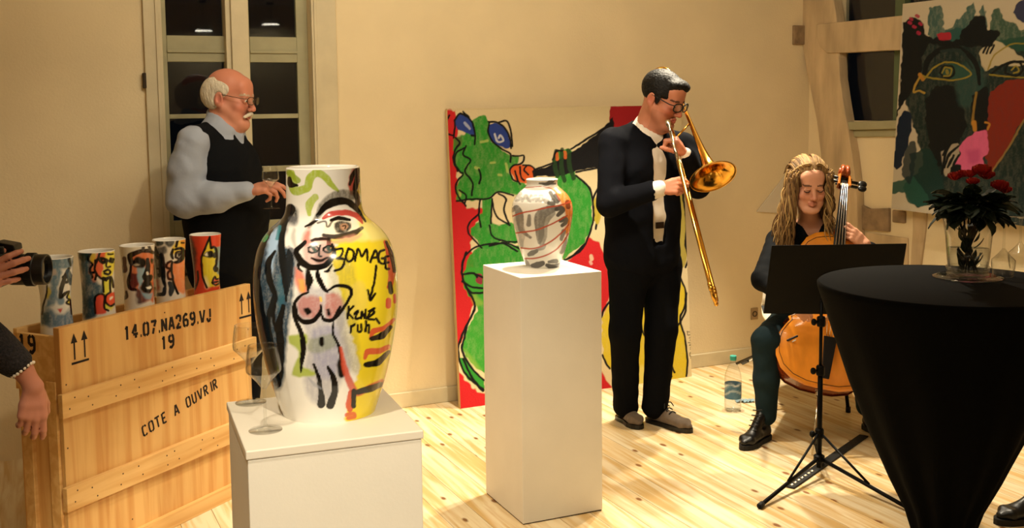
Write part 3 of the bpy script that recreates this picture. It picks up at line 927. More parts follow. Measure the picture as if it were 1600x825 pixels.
def paint_cup_e(xy):
    p = Painter(xy, 'd2452a'); p.frame(180, 350, 6.344)
    p.poly([(740, 100), (775, 180), (800, 240), (805, 320), (790, 480), (800, 640), (740, 640), (740, 300)], '241c1c', .9, soft=5, wash=.2)
    p.poly([(860, 330), (900, 230), (940, 140), (950, 240), (1000, 260), (1010, 400), (990, 470), (1050, 470), (1050, 600), (960, 620), (905, 620), (870, 520)], 'ddd038', .97, soft=3, wash=.12)
    p.poly([(870, 540), (900, 520), (930, 600), (920, 640), (890, 620)], 'efe9b8', .7, soft=6)
    p.poly([(985, 250), (1030, 220), (1050, 250), (1050, 460), (1010, 480), (1000, 340)], '6a9cb0', .95, soft=3, wash=.2)
    p.poly([(980, 250), (1010, 235), (1020, 280), (990, 300)], '8fae50', .8, soft=3)
    p.stroke([(940, 130), (905, 210), (870, 290), (855, 350), (860, 480), (880, 570), (910, 630)], 3.6, K)
    p.stroke([(940, 130), (948, 240)], 3.6, K)
    p.poly([(865, 325), (905, 275), (960, 265), (985, 310), (940, 330)], '12100f', soft=2)
    p.poly([(890, 300), (915, 280), (918, 310), (895, 315)], 'e6e2c8', soft=2)
    p.stroke([(955, 240), (985, 230), (1005, 270), (1005, 380), (985, 440), (995, 465)], [4, 4, 4, 4, 5, 5], K)
    p.stroke([(960, 300), (985, 330), (990, 290)], 3, K)
    p.stroke([(990, 440), (1010, 440), (1005, 465)], 4, '1a2228')
    p.poly([(965, 580), (980, 530), (1005, 545), (1040, 540), (1040, 580), (990, 605)], 'd9604a', .97, soft=2)
    p.stroke([(965, 580), (985, 525), (1005, 548), (1040, 540)], 3.2, '2a0c0c'); p.stroke([(965, 580), (1040, 572)], 3, '2a0c0c'); p.stroke([(970, 590), (1000, 605), (1040, 590)], 3, '2a0c0c')
    p.stroke([(815, 470), (820, 560), (795, 640)], 3, '2a1010')
    p.stroke([(1028, 460), (1040, 490)], 4, '4a5c50')
    return p.c

def paint_frog(xy):
    p = Painter(xy, 'd5c49b')
    red, gr, ye = 'c01f24', '2f8c2c', 'cdb52a'
    # red ground at the left and the bottom
    p.poly([(692, 174), (712, 172), (716, 200), (712, 240), (716, 300), (730, 325), (762, 325), (745, 350), (735, 380), (742, 430), (742, 470), (728, 510), (716, 545), (712, 560), (696, 560), (695, 400), (690, 250)], red, wob=5, soft=2, smooth=False)
    p.poly([(714, 578), (725, 590), (745, 612), (790, 620), (800, 650), (700, 650), (700, 600)], red, wob=4, soft=2, smooth=False)
    p.poly([(920, 370), (936, 380), (952, 420), (956, 450), (948, 480), (935, 500), (930, 560), (945, 590), (965, 620), (920, 640), (820, 650), (800, 560), (880, 420)], red, wob=4, soft=2, smooth=False)
    p.poly([(953, 166), (1000, 163), (1040, 170), (1000, 215), (952, 205)], '9c1c22', wob=3, smooth=False)
    # greens
    p.frame(680, 160, 3.4375)
    p.poly([(100, 200), (160, 160), (205, 90), (275, 80), (290, 180), (340, 240), (400, 280), (440, 290), (440, 340), (400, 360), (420, 420), (480, 430), (520, 470), (480, 500), (420, 495), (340, 475), (290, 510), (120, 530), (120, 440), (140, 390), (100, 330)],
           gr, wob=5, soft=1.6, wash=.18)
    p.poly([(255, 520), (305, 515), (305, 620), (330, 660), (440, 650), (470, 700), (470, 760), (350, 745), (270, 780), (190, 690), (240, 640)], gr, wob=5, soft=1.6, wash=.15)
    p.poly([(280, 760), (360, 750), (470, 790), (600, 900), (700, 1100), (520, 1300), (180, 1000), (170, 860), (210, 790)], gr, wob=4, soft=1.6, wash=.15)
    p.poly([(100, 200), (135, 180), (140, 220), (115, 250)], '55602c', .8, soft=4)
    p.poly([(40, 50), (90, 40), (110, 90), (95, 190), (60, 180), (48, 110)], red, wob=4)
    p.poly([(405, 350), (450, 330), (520, 345), (540, 375), (500, 430), (440, 420), (415, 390)], 'cf5a26', wob=3)
    p.poly([(104, 90), (140, 62), (190, 95), (214, 150), (205, 182), (160, 160), (115, 140)], '2a3f8c', wob=3)
    p.poly([(285, 120), (330, 115), (380, 150), (405, 230), (370, 245), (320, 220), (290, 185)], '2a3f8c', wob=3)
    p.stroke([(320, 170), (335, 210), (365, 205), (350, 175), (340, 190)], 3, 'c9cdd8', .85)
    p.stroke([(160, 110), (185, 140)], 4, 'aab2cc', .8)
    for a in ([(215, 350), (235, 355)], [(245, 212), (280, 205)], [(380, 330), (390, 370)], [(340, 388), (355, 390)], [(300, 325), (320, 322)], [(130, 470), (135, 500)]):
        p.stroke(a, 4, 'a9b862', .8)
    k = 3.0
    p.many([[(105, 95), (135, 60), (185, 90), (212, 150), (212, 225)], [(100, 190), (105, 130), (104, 95)], [(78, 70), (58, 110), (62, 165), (100, 178)], [(215, 180), (195, 178)],
            [(285, 105), (330, 108), (375, 140), (400, 190), (408, 245)], [(290, 110), (285, 160), (310, 210), (350, 245), (402, 275), (405, 320)], [(340, 110), (380, 100), (400, 130), (412, 200), (415, 235)],
            [(150, 50), (180, 80)], [(415, 285), (450, 288), (475, 285), (475, 310), (455, 330), (420, 340), (402, 365), (415, 410), (440, 425)],
            [(430, 370), (440, 410), (455, 440)], [(455, 345), (462, 400), (480, 420)], [(490, 340), (478, 365), (500, 390)], [(470, 335), (520, 345), (545, 380)],
            [(155, 245), (115, 270), (105, 320), (130, 370), (150, 380)], [(110, 190), (130, 220), (105, 260), (98, 310), (120, 370)],
            [(165, 235), (150, 280), (190, 310), (160, 370), (200, 430), (195, 500)], [(235, 360), (245, 400), (235, 435)], [(150, 390), (115, 430), (115, 490), (165, 555)], [(130, 470), (165, 500), (160, 540)],
            [(115, 530), (200, 520), (290, 515), (340, 480), (420, 500)], [(240, 525), (235, 600), (245, 670)], [(305, 520), (300, 650)], [(305, 525), (330, 610), (400, 660)], [(340, 490), (380, 520), (370, 580), (395, 650)],
            [(235, 600), (190, 640), (175, 690), (210, 740), (250, 780)], [(290, 660), (310, 720), (370, 745), (450, 750)], [(165, 820), (210, 780), (290, 760), (370, 760), (440, 800)],
            [(290, 770), (380, 755), (460, 790)]], k, K)
    p.frame(680, 400, 3.3)
    p.poly([(170, 60), (250, 60), (480, 100), (480, 660), (330, 640), (220, 580), (150, 500), (145, 420), (205, 300), (215, 260), (165, 190), (145, 140), (150, 90)], '3a962f', wob=4, wash=.15)
    p.poly([(190, 190), (240, 230), (245, 250), (210, 260), (190, 230)], '8cab46', .7, soft=6)
    p.poly([(150, 480), (200, 530), (240, 590), (200, 570), (160, 520)], '8cab46', .6, soft=5)
    p.poly([(125, 520), (160, 530), (200, 590), (248, 640), (248, 690), (200, 660), (150, 610)], '2f8c2c', wob=3)
    p.poly([(212, 90), (240, 90), (245, 140), (215, 135)], '8a1a3c', .95)
    p.many([[(160, -20), (140, 40), (140, 110), (165, 170), (205, 258), (165, 350), (130, 430), (120, 500), (150, 600), (245, 695)], [(140, 95), (190, 90), (245, 110)], [(140, 130), (190, 160), (245, 165)],
            [(160, 160), (190, 190), (245, 190)], [(165, 350), (150, 420), (140, 490), (190, 580), (250, 640)], [(145, 530), (190, 630), (248, 690)], [(200, 90), (215, 110)]], 3.6, K)
    # the raised hand, the dark horn and the belly to the right of the small vase
    p.frame(660, 140, 2.75)
    p.poly([(560, 300), (580, 260), (610, 255), (640, 260), (650, 330), (660, 370), (700, 400), (725, 450), (730, 560), (700, 650), (640, 700), (600, 720), (600, 500), (570, 380)], gr, wob=4, wash=.15)
    p.poly([(470, 350), (540, 330), (570, 310), (650, 265), (760, 180), (820, 120), (830, 330), (740, 335), (660, 350), (600, 370), (480, 375)], '0e0d10', wob=3, smooth=False)
    for a in ([(575, 265), (568, 320), (580, 370)], [(600, 258), (598, 340), (610, 390)], [(628, 262), (632, 330), (650, 380)]):
        p.stroke(a, 7, '1f3a1c', .9)
    p.many([[(578, 275), (580, 300)], [(612, 268), (615, 292)]], 5, 'c9602c', .9)
    p.many([[(660, 370), (715, 420), (735, 500), (730, 580), (690, 680), (620, 730)], [(700, 660), (640, 720), (605, 735)], [(480, 345), (560, 315)], [(640, 255), (780, 165)], [(660, 355), (760, 335)],
            [(560, 300), (575, 265), (600, 262)], [(740, 560), (735, 470), (760, 415)], [(745, 600), (760, 500), (765, 420)]], 3.2, K)
    p.poly([(738, 480), (765, 420), (775, 430), (765, 560), (742, 570)], 'b39f30', .95)
    p.stroke([(725, 715), (728, 728)], 6, 'd8c0a0', .8); p.stroke([(722, 740), (726, 748)], 5, 'd8b0a0', .8)
    # yellow figure behind the standing man
    p.frame(930, 400, 3.435)
    p.poly([(85, 245), (45, 310), (36, 420), (50, 540), (80, 600), (190, 700), (300, 690), (420, 665), (490, 650), (495, 540), (470, 380), (455, 330), (480, 260), (485, 200), (450, 110), (400, 20), (250, 40), (120, 140)], ye, wob=4, wash=.15)
    p.poly([(200, 620), (260, 590), (260, 690), (195, 695)], 'dcd17a', .6, soft=6)
    p.many([[(85, 235), (45, 290), (34, 330)], [(40, 530), (60, 580), (80, 605)], [(455, 110), (485, 190), (480, 270), (455, 340), (480, 430), (495, 560), (490, 645)], [(490, 200), (485, 290), (462, 345)],
            [(460, 355), (405, 420)], [(395, 530), (408, 650)], [(400, 560), (425, 625)], [(240, 370), (258, 415), (300, 470), (330, 560)], [(200, 560), (225, 550)]], 3.2, K)
    p.poly([(60, -60), (100, -60), (90, 60), (60, 60)], 'c4b070', .4)
    p.poly([(440, -400), (480, -380), (500, -200), (495, 0), (470, 60), (440, 40)], 'a09030', .9, wob=4)
    p.many([[(470, -330), (490, -180), (485, -60), (500, 10), (485, 60)], [(440, -300), (450, -100)]], 3.2, K)
    # the painter's upright scribble at the edge
    p.many([[(492, 405), (515, 410)], [(495, 408), (498, 425), (512, 420)], [(505, 440), (520, 438), (510, 452), (522, 455)], [(500, 465), (518, 468), (506, 480), (524, 478), (510, 492)],
            [(510, 500), (528, 495)], [(526, 490), (530, 505)], [(508, 520), (530, 515), (528, 535), (510, 538), (508, 520)], [(512, 548), (530, 545), (528, 565)], [(520, 575), (535, 572)]], 1.1, '2a2418', wob=.3)
    # trombonist's side: horn continues and the ground near the top edge
    p.frame(0, 0, 1)
    p.stroke([(690, 172), (1080, 160)], 2, 'c7b48e', .6)
    return p.c

def paint_face(xy):
    p = Painter(xy, 'b9ae98'); p.frame(1180, 0, 2.0625)
    dk, teal, blu = '0b1012', '1f4a46', '0e1c30'
    p.poly([(500, 110), (560, 130), (640, 90), (720, 110), (800, 130), (980, 90), (1200, 80), (1200, 900), (800, 700), (600, 640), (560, 660), (510, 660), (480, 600), (540, 520), (500, 380), (470, 260), (490, 160)], '142624', wob=6, wash=.10, soft=2)
    p.poly([(555, 110), (560, 40), (580, 15), (605, 30), (608, 95), (660, 60), (705, 8), (712, 70), (735, 15), (745, 90), (690, 130), (600, 140)], '28504c', .95, wob=5, wash=.25)
    p.poly([(760, 90), (765, 40), (790, 30), (800, 60), (830, 70), (860, 100), (900, 60), (1000, 50), (1000, 160), (760, 150)], '234a3c', .95, wob=5, wash=.25)
    p.poly([(830, 40), (850, 5), (900, 0), (960, 30), (920, 80), (860, 70)], '16224a', .95)
    p.poly([(720, 170), (770, 130), (840, 170), (870, 210), (780, 210), (740, 230)], 'b7ab8e', .95, wob=3)
    # left black hair, dark hair on top, cheek in shadow
    p.poly([(478, 70), (505, 55), (540, 70), (545, 110), (560, 130), (540, 180), (530, 260), (500, 300), (470, 340), (452, 395), (448, 380), (465, 320), (470, 220)], dk, wob=4)
    p.poly([(520, 110), (640, 130), (660, 110), (700, 60), (740, 50), (745, 100), (790, 95), (760, 150), (700, 150), (620, 150), (540, 130)], dk, wob=5)
    p.poly([(545, 330), (580, 280), (640, 280), (665, 340), (680, 400), (650, 470), (600, 540), (560, 470)], dk, wob=5)
    p.poly([(450, 470), (470, 365), (500, 365), (500, 430), (470, 530), (448, 540)], blu, wob=4)
    p.poly([(500, 500), (560, 480), (600, 560), (600, 640), (540, 660), (500, 600)], '10302e', .95, wob=4)
    p.poly([(432, 590), (470, 580), (510, 570), (560, 640), (540, 665), (490, 650), (480, 620), (440, 625)], '1d4a40', .95, wob=3)
    p.poly([(470, 560), (490, 470), (520, 470), (500, 590)], '14282e', .9)
    p.poly([(640, 230), (700, 190), (740, 240), (720, 330), (660, 340)], '2a4844', .75, soft=8, wash=.35)
    p.stroke([(545, 240), (560, 190), (620, 150), (680, 170), (715, 215), (722, 270)], [7, 9, 8, 8, 8, 5], dk)
    p.stroke([(600, 165), (660, 165), (700, 220)], [4, 6, 3], '1f2e2c')
    # red cheek, nose, pink mouth
    p.poly([(752, 310), (790, 270), (866, 255), (980, 260), (980, 320), (866, 385), (820, 470), (762, 550), (740, 480), (745, 400)], '7a2618', .97, wob=4, wash=.2)
    p.stroke([(866, 385), (820, 470), (765, 550)], 3, '8a7440', .8)
    p.poly([(700, 310), (740, 280), (752, 310), (745, 420), (710, 420), (695, 380)], dk)
    p.stroke([(712, 300), (704, 360), (700, 400)], 4, '8a6c30', .9)
    p.stroke([(705, 395), (708, 418)], 7, 'b07a2c'); p.stroke([(740, 395), (755, 400), (748, 418)], 3, 'b07a2c')
    p.poly([(655, 470), (690, 440), (735, 418), (752, 450), (748, 490), (735, 515), (735, 540), (700, 565), (665, 555), (640, 520), (660, 500)], 'd2608c', .98, wob=4, wash=.12)
    p.poly([(680, 490), (720, 480), (722, 520), (690, 525)], 'a83c72', .6, soft=7)
    p.poly([(600, 490), (650, 460), (655, 500), (625, 560), (608, 560)], 'a89c88', .9)
    p.many([[(640, 450), (615, 490), (602, 560)], [(655, 470), (625, 500), (610, 540)], [(640, 500), (620, 540)], [(630, 455), (605, 500)], [(655, 500), (640, 530), (630, 575)]], [3, 5, 3], dk)
    p.poly([(630, 540), (660, 530), (665, 570), (630, 580)], dk)
    p.poly([(585, 110), (625, 105), (632, 125), (595, 130)], 'a02030', .95)
    for q in ((500, 60), (520, 50), (530, 75), (510, 85), (525, 105), (495, 72)):
        p.stroke([q, (q[0] + 5, q[1] + 3)], 5, '9c2440', .9)
    # eyes
    ol = '8a7a2c'
    p.poly([(585, 240), (620, 205), (660, 210), (690, 240), (640, 255)], '274a40', .9)
    p.stroke([(545, 255), (580, 215), (620, 200), (660, 208), (695, 240), (640, 258), (560, 250), (530, 240)], 2.6, ol, .95)
    p.stroke([(595, 235), (605, 215), (635, 215), (640, 240), (615, 252), (595, 235)], 3.2, dk)
    p.stroke([(603, 235), (612, 218), (632, 222), (628, 243), (608, 246)], 2.4, ol)
    p.stroke([(618, 228), (620, 236)], 5, ol, .8)
    p.stroke([(535, 240), (515, 275), (512, 296), (530, 292), (545, 300)], 3.2, 'a08236')
    p.stroke([(530, 240), (540, 255)], 6, 'a8742c', .9)
    p.stroke([(750, 225), (770, 180), (820, 145), (866, 140), (960, 150)], 2.4, ol, .9)
    p.stroke([(760, 240), (790, 215), (830, 200), (870, 200)], 4, dk); p.stroke([(755, 240), (800, 246), (870, 250)], 2.4, ol)
    p.stroke([(805, 235), (815, 205), (850, 200), (862, 225), (840, 245), (805, 235)], 3.6, dk)
    p.stroke([(825, 225), (840, 212), (850, 228), (832, 236)], 2.4, ol)
    p.many([[(745, 150), (735, 170)], [(757, 145), (745, 172)], [(770, 145), (758, 172)]], 3, dk)
    return p.c

# ------------------------------------------------------------------ materials for the things
def clear_glass(name, tint=(1, 1, 1), ior=1.45, rough=.02):
    if name in MATS:
        return MATS[name]
    mt = bpy.data.materials.new(name)
    mt.use_nodes = True
    nt = mt.node_tree
    nt.nodes.clear()
    N, L = nt.nodes.new, nt.links.new
    out, mix, tr , gl = N('ShaderNodeOutputMaterial'), N('ShaderNodeMixShader'), N('ShaderNodeBsdfTransparent'), N('ShaderNodeBsdfGlossy')
    tr.inputs[0].default_value = (*tint, 1)
    gl.inputs['Roughness'].default_value = rough
    lw = N('ShaderNodeLayerWeight')                   # grazing weight, the same on both faces of a thin wall
    lw.inputs[0].default_value = .5
    pw = N('ShaderNodeMath'); pw.operation = 'POWER'; pw.inputs[1].default_value = 3.
    ma = N('ShaderNodeMath'); ma.operation = 'MULTIPLY_ADD'; ma.inputs[1].default_value = .75; ma.inputs[2].default_value = .01 + ((ior - 1) / (ior + 1)) ** 2
    L(lw.outputs['Facing'], pw.inputs[0]); L(pw.outputs[0], ma.inputs[0])
    L(ma.outputs[0], mix.inputs[0]); L(tr.outputs[0], mix.inputs[1]); L(gl.outputs[0], mix.inputs[2]); L(mix.outputs[0], out.inputs[0])
    MATS[name] = mt
    return mt
drink_glass = clear_glass('drinking_glass', (.97, .97, .96))
white_lac = mat('white_lacquered_board', (.88, .86, .81), .55, bump=.04, bscale=120, var=.03, vscale=5)
white_edge = mat('white_board_edge', (.86, .83, .77), .5)
porcelain = mat('white_glaze', (.92, .91, .88), .12, coat=.4)
glazed = paint_mat('painted_glaze', .16, coat=.35)
canvas_m = paint_mat('painted_canvas', .75, bump=.25, bscale=220, spec=.25)
canvas_edge = mat('raw_canvas', (.80, .70, .52), .85, bump=.2, bscale=200)

# ------------------------------------------------------------------ pedestals
def pedestal_front():
    h = .9
    FL, FR, BL = onz(383.8, 705.5, h), onz(662, 672, h), onz(352.7, 628, h)
    a = unit(FR - FL); b = unit(BL - FL); b = unit(b - a * np.dot(a, b))
    wx, wy = np.linalg.norm(FR - FL), np.dot(BL - FL, b)
    c = FL + a * wx / 2 + b * wy / 2
    t = thing('pedestal', 'short white pedestal with a loose lid board carrying the large painted vase', 'pedestal', (c[0], c[1], 0), 'white pedestals')
    MB().box(V(c[0], c[1], .44), (wx - .008, wy - .008, .876), (a, b, UP)).build('column', white_lac, t, bevel=.0025)
    MB().box(V(c[0], c[1], .8895), (wx, wy, .021), (a, b, UP)).build('lid_board', white_edge, t, bevel=.003)
    return c, a, b
P1C, P1A, P1B = pedestal_front()
def pedestal_back():
    Fp, Rp, Lp = onz(817.4, 820.7), onz(941.4, 797.7), onz(760, 771)
    a = unit(Rp - Fp); b = unit(Lp - Fp); b = unit(b - a * np.dot(a, b))
    wx, wy, h = np.linalg.norm(Rp - Fp), np.dot(Lp - Fp, b), .986
    c = Fp + a * wx / 2 + b * wy / 2
    t = thing('pedestal', 'tall slim white pedestal standing on the floor under the small grey painted vase', 'pedestal', (c[0], c[1], 0), 'white pedestals')
    MB().box(V(c[0], c[1], h / 2 + .002), (wx, wy, h - .004), (a, b, UP)).build('column', white_lac, t, bevel=.0025)
    MB().box(V(c[0], c[1], .002), (wx - .006, wy - .006, .004), (a, b, UP)).build('inset_base', mat('dark_base', (.2, .15, .1), .9), t)  # thin dark brown base, set in slightly under the column
    return V(c[0], c[1], h), a, b
P2C, P2A, P2B = pedestal_back()

# ------------------------------------------------------------------ painted vessels
def vessel(name, label, cat, base, prof, paint, wall=.006, seg=300, nz=300, group=None, rim_w=None):
    """prof: list of (radius, z above the base), outside, bottom to top"""
    t = thing(name, label, cat, base, group)
    P = spline(np.array(prof), 14)
    d = np.r_[0, np.cumsum(np.linalg.norm(np.diff(P, axis=0), axis=1))]
    u = np.linspace(0, d[-1], nz)
    r, z = np.interp(u, d, P[:, 0]), np.interp(u, d, P[:, 1])
    to_cam = math.atan2(-base[1], -base[0])
    th = np.linspace(-math.pi, math.pi, seg, endpoint=False)
    def pts(th):
        T, Rr = np.meshgrid(th, r); _, Z = np.meshgrid(th, z)
        return np.stack([base[0] + Rr * np.cos(T + to_cam), base[1] + Rr * np.sin(T + to_cam), base[2] + Z], -1).reshape(-1, 3)
    lim = R(86)
    thf = np.where(np.abs(th) > lim, np.sign(th) * np.maximum(2 * lim - np.abs(th), -R(10)), th)
    thf = np.clip(thf, -lim, lim)
    xy = proj(pts(thf))
    i, j = np.meshgrid(np.arange(nz - 1), np.arange(seg), indexing='ij')
    j2 = (j + 1) % seg
    q = np.stack([i * seg + j, i * seg + j2, (i + 1) * seg + j2, (i + 1) * seg + j], -1).reshape(-1, 4)
    raw_np('body', pts(th), q, glazed, t, colors=paint(xy))
    R1, H = r[-1], z[-1]
    rin = [max(x - wall, .004) for x in r[::max(1, nz // 14)]]
    zin = [max(x, wall) for x in z[::max(1, nz // 14)]]
    inner = [(.001, wall)] + list(zip(rin, zin)) + [(R1 - wall, H - wall * .3), (R1 - wall * .7, H + wall * .35), (R1 - wall * .3, H + wall * .35), (R1 + .0003, H)]
    MB().lathe(inner, base, seg=64).build('lining', porcelain, t, smooth=True)
    MB().lathe([(.001, .0005), (r[0], .0005)], base, seg=48).build('foot_disc', porcelain, t)
    return t

def px_profile(rows, base, name=None):
    """rows: (y pixel, left x, right x) silhouette -> (radius, z) about the vertical axis through base"""
    out = []
    for y, l, r_ in rows:
        a = onY((l + r_) / 2, y, base[1])
        k = np.dot(CM[2], a - CC) / F_PX
        out.append(((r_ - l) / 2 * k, a[2] - base[2]))
    return out
vb = onz(515, 641, .9)
rows = [(641, 443, 586), (628, 438, 590), (600, 428, 599), (570, 419, 607), (540, 410, 611), (500, 402, 617), (460, 398, 620), (420, 399, 619), (390, 404, 613), (370, 413, 604),
        (355, 426, 592), (345, 437, 580), (335, 445, 570), (320, 449, 566), (295, 450, 565), (262, 449, 563)]
vessel('painted_vase', 'tall white vase painted with a yellow face and a nude on the short pedestal', 'vase', vb, px_profile(rows, vb), paint_large_vase, wall=.009, seg=380, nz=390)
vs = onz(848, 416, .986)
rows = [(416, 824, 875), (405, 820, 880), (390, 814, 885), (370, 808, 890), (350, 803, 893), (330, 799, 894.5), (315, 801, 892), (303, 808, 885), (296, 815, 877), (291, 820, 871),
        (286, 821.5, 869), (280, 820, 870)]
vessel('painted_vase', 'small white vase with grey brush marks and orange shoulder on the tall pedestal', 'vase', vs, px_profile(rows, vs), paint_small_vase, wall=.005, seg=240, nz=230)

# ------------------------------------------------------------------ wine glasses
def wine_glass(label, base, h, r, group=None, flip=False, seg=32):
    t = thing('wine_glass', label, 'glass', base, group)
    s = -1 if flip else 1
    o = np.asarray(base, float) + (V(0, 0, h) if flip else 0)
    ax = (0, 0, s)
    w = .0014
    hb = h * .48                                       # where the bowl begins
    outer = [(.004, hb), (r * .45, hb + .02 * h / .2), (r * .85, hb + .06 * h / .2 * .62), (r, hb + (h - hb) * .45), (r * .95, hb + (h - hb) * .75), (r * .84, h)]
    P = spline(np.array(outer), 5)
    inn = [(max(a - w, .0008), b + (w if i < 3 else 0)) for i, (a, b) in enumerate(P)][::-1]
    MB().lathe(list(map(tuple, P)) + inn, o, ax, seg).build('bowl', drink_glass, t, smooth=True)
    MB().lathe([(.0042, hb + .004), (.0036, hb - .02), (.0036, .02), (.006, .006)], o, ax, 14).build('stem', drink_glass, t, smooth=True)
    MB().lathe([(.006, .006), (r * .5, .0035), (r * .95, .0018), (r * .96, .0006), (.001, .0004)], o, ax, seg).build('foot', drink_glass, t, smooth=True)
    return t
wine_glass('empty wine glass farther back at the pedestal corner behind another glass', onz(392, 629, .9), .203, .041, 'wine glasses on the short pedestal')
wine_glass('empty wine glass standing in front of the large painted vase, nearer the pedestal edge', onz(415, 672, .9), .203, .041, 'wine glasses on the short pedestal')

# ------------------------------------------------------------------ the crate
CO = V(-1.583, 3.68, 0)
CA, CB = V(math.cos(R(63.4)), math.sin(R(63.4)), 0), V(-math.sin(R(63.4)), math.cos(R(63.4)), 0)
CL, CD, CH = 1.005, .235, .895
ply = pine('crate_plywood', (.89, .71, .44), (.82, .60, .33), (.45, .26, .12), rot=(R(90), 0, 0), grain=2.4, rough=.5, knots=False, seed=.3)
fir = pine('crate_batten', (.90, .73, .47), (.83, .63, .36), (.5, .3, .15), rot=(0, 0, R(26.6)), grain=3.0, rough=.5, knots=False, seed=.7)
ink = mat('stencil_ink', (.10, .06, .045), .8)
crate = thing('shipping_crate', 'wooden art shipping crate stencilled with black letters and arrows on the floor', 'crate', CO + CA * CL / 2 + CB * CD / 2)
def cp(a, b, z):
    return CO + CA * a + CB * b + UP * z
def cbox(name, m, a0, a1, b0, b1, z0, z1, bevel=.002):
    return MB().box(cp((a0 + a1) / 2, (b0 + b1) / 2, (z0 + z1) / 2), (a1 - a0, b1 - b0, z1 - z0), (CA, CB, UP)).build(name, m, crate, bevel=bevel)
cbox('front_panel', ply, .006, CL - .004, .008, .026, .03, .66)
front_board = cbox('front_board', ply, 0, CL, 0, .03, .655, CH, .003)
bat = cbox('batten', fir, -.012, CL + .012, -.014, .008, .575, .661)
bat2 = cbox('batten', fir, -.012, CL + .012, -.014, .008, .238, .325)
cbox('batten', fir, -.012, CL + .012, -.014, .008, 0, .06)
cbox('back_board', fir, -.0, CL, CD - .022, CD, .655, .876, .003)
cbox('back_panel', ply, .006, CL - .004, CD - .026, CD - .008, .03, .66)
cbox('lid', ply, .002, CL - .002, .03, CD - .022, .815, .833, .001)
cbox('base_board', ply, .01, CL - .01, .026, CD - .026, .03, .05)
for a0, a1 in ((-.0, .02), (CL - .02, CL)):
    cbox('end_board', fir, a0, a1, .03, CD - .022, .70, .862, .002)
    cbox('corner_batten', fir, a0 - .004 if a0 < .5 else a0, a1 if a0 < .5 else a1 + .004, .028, .075, .0, .70)
    cbox('corner_batten', fir, a0 - .004 if a0 < .5 else a0, a1 if a0 < .5 else a1 + .004, CD - .075, CD - .026, .0, .70)
    cbox('end_panel', ply, a0 + .012, a1 - .001 if a0 > .5 else a1, .07, CD - .07, .03, .70)
nails = MB()
for z0 in (.6, .635, .262, .30):
    for a in (.03, .11, .24, .33, .47, .52, .66, .74, .88, .95):
        p = cp(a + .012 * math.sin(z0 * 90 + a * 30), -.0143, z0 + .006 * math.sin(a * 40))
        nails.lathe([(.0032, 0), (.0028, .0006), (.0004, .0006)], p, -CB, 6)
for a, z in ((.02, .69), (.5, .86), (.98, .7), (.02, .46), (.3, .1), (.9, .12)):
    nails.lathe([(.0032, 0), (.0028, .0006), (.0004, .0006)], cp(a, -.0003 if z > .66 else .0077, z), -CB, 6)
nails.build('nail_heads', mat('nail', (.16, .10, .07), .6), crate)['kind'] = 'stuff'

# stencil lettering: every letter is a set of bars with stencil gaps (unit box 0..1 x 0..1)
GLY = {'1': [[(.3, .78), (.5, .98), (.5, 0)]], '4': [[(.62, 0), (.62, .3)], [(.62, .45), (.62, 1), (.08, .38)], [(.2, .3), (.95, .3)]], '.': [[(.10, .07), (.28, .07)]],
       '0': [[(.44, 0), (.15, .12), (.12, .5), (.15, .88), (.44, 1)], [(.56, 1), (.85, .88), (.88, .5), (.85, .12), (.56, 0)]], '7': [[(.1, .97), (.9, .97), (.6, .55)], [(.55, .45), (.36, 0)]],
       'N': [[(.15, 0), (.15, 1)], [(.25, .86), (.72, .16)], [(.85, 0), (.85, 1)]], 'A': [[(.08, 0), (.44, 1)], [(.56, 1), (.92, 0)], [(.34, .32), (.66, .32)]],
       '2': [[(.12, .75), (.2, .95), (.48, 1), (.8, .92), (.85, .7), (.68, .48)], [(.6, .4), (.15, .03), (.9, .03)]], '6': [[(.82, .9), (.5, 1), (.18, .8), (.12, .4), (.2, .1), (.45, 0)], [(.57, 0), (.85, .12), (.86, .42), (.6, .55), (.3, .5)]],
       '9': [[(.18, .1), (.5, 0), (.82, .2), (.88, .6), (.8, .9), (.55, 1)], [(.43, 1), (.15, .88), (.14, .58), (.4, .45), (.7, .5)]], 'V': [[(.08, 1), (.44, 0)], [(.56, 0), (.92, 1)]],
       'J': [[(.72, 1), (.72, .3)], [(.72, .22), (.6, .02), (.35, 0), (.18, .14), (.16, .28)]], 'C': [[(.44, 0), (.15, .14), (.12, .5), (.15, .86), (.44, 1)], [(.58, 1), (.86, .84)], [(.58, 0), (.86, .16)]],
       'O': [[(.44, 0), (.15, .12), (.1, .5), (.15, .88), (.44, 1)], [(.56, 1), (.85, .88), (.9, .5), (.85, .12), (.56, 0)]], 'T': [[(.05, .97), (.95, .97)], [(.5, .86), (.5, 0)]],
       'E': [[(.2, 0), (.2, 1)], [(.3, .97), (.85, .97)], [(.3, .5), (.75, .5)], [(.3, .03), (.85, .03)]], 'U': [[(.14, 1), (.14, .25), (.3, .04), (.44, 0)], [(.86, 1), (.86, .25), (.7, .04), (.56, 0)]],
       'R': [[(.18, 0), (.18, 1)], [(.3, .97), (.75, .93), (.84, .74), (.72, .55), (.3, .5)], [(.5, .44), (.88, 0)]], 'I': [[(.5, 0), (.5, 1)]]}
def ribbon(mb, pts, w, pos, n):
    """flat bar along pts (2d), lifted off the board by a fraction of a millimetre"""
    P = np.asarray(pts, float)
    for i in range(len(P) - 1):
        d = P[i + 1] - P[i]
        L = np.linalg.norm(d)
        d /= L
        nn = np.array([-d[1], d[0]]) * w / 2
        e = d * (w * .18 if 0 < i else 0)
        e2 = d * (w * .18 if i < len(P) - 2 else 0)
        q = [P[i] - e - nn, P[i + 1] + e2 - nn, P[i + 1] + e2 + nn, P[i] - e + nn]
        mb.prism([pos(*c) for c in q], n, .0006)
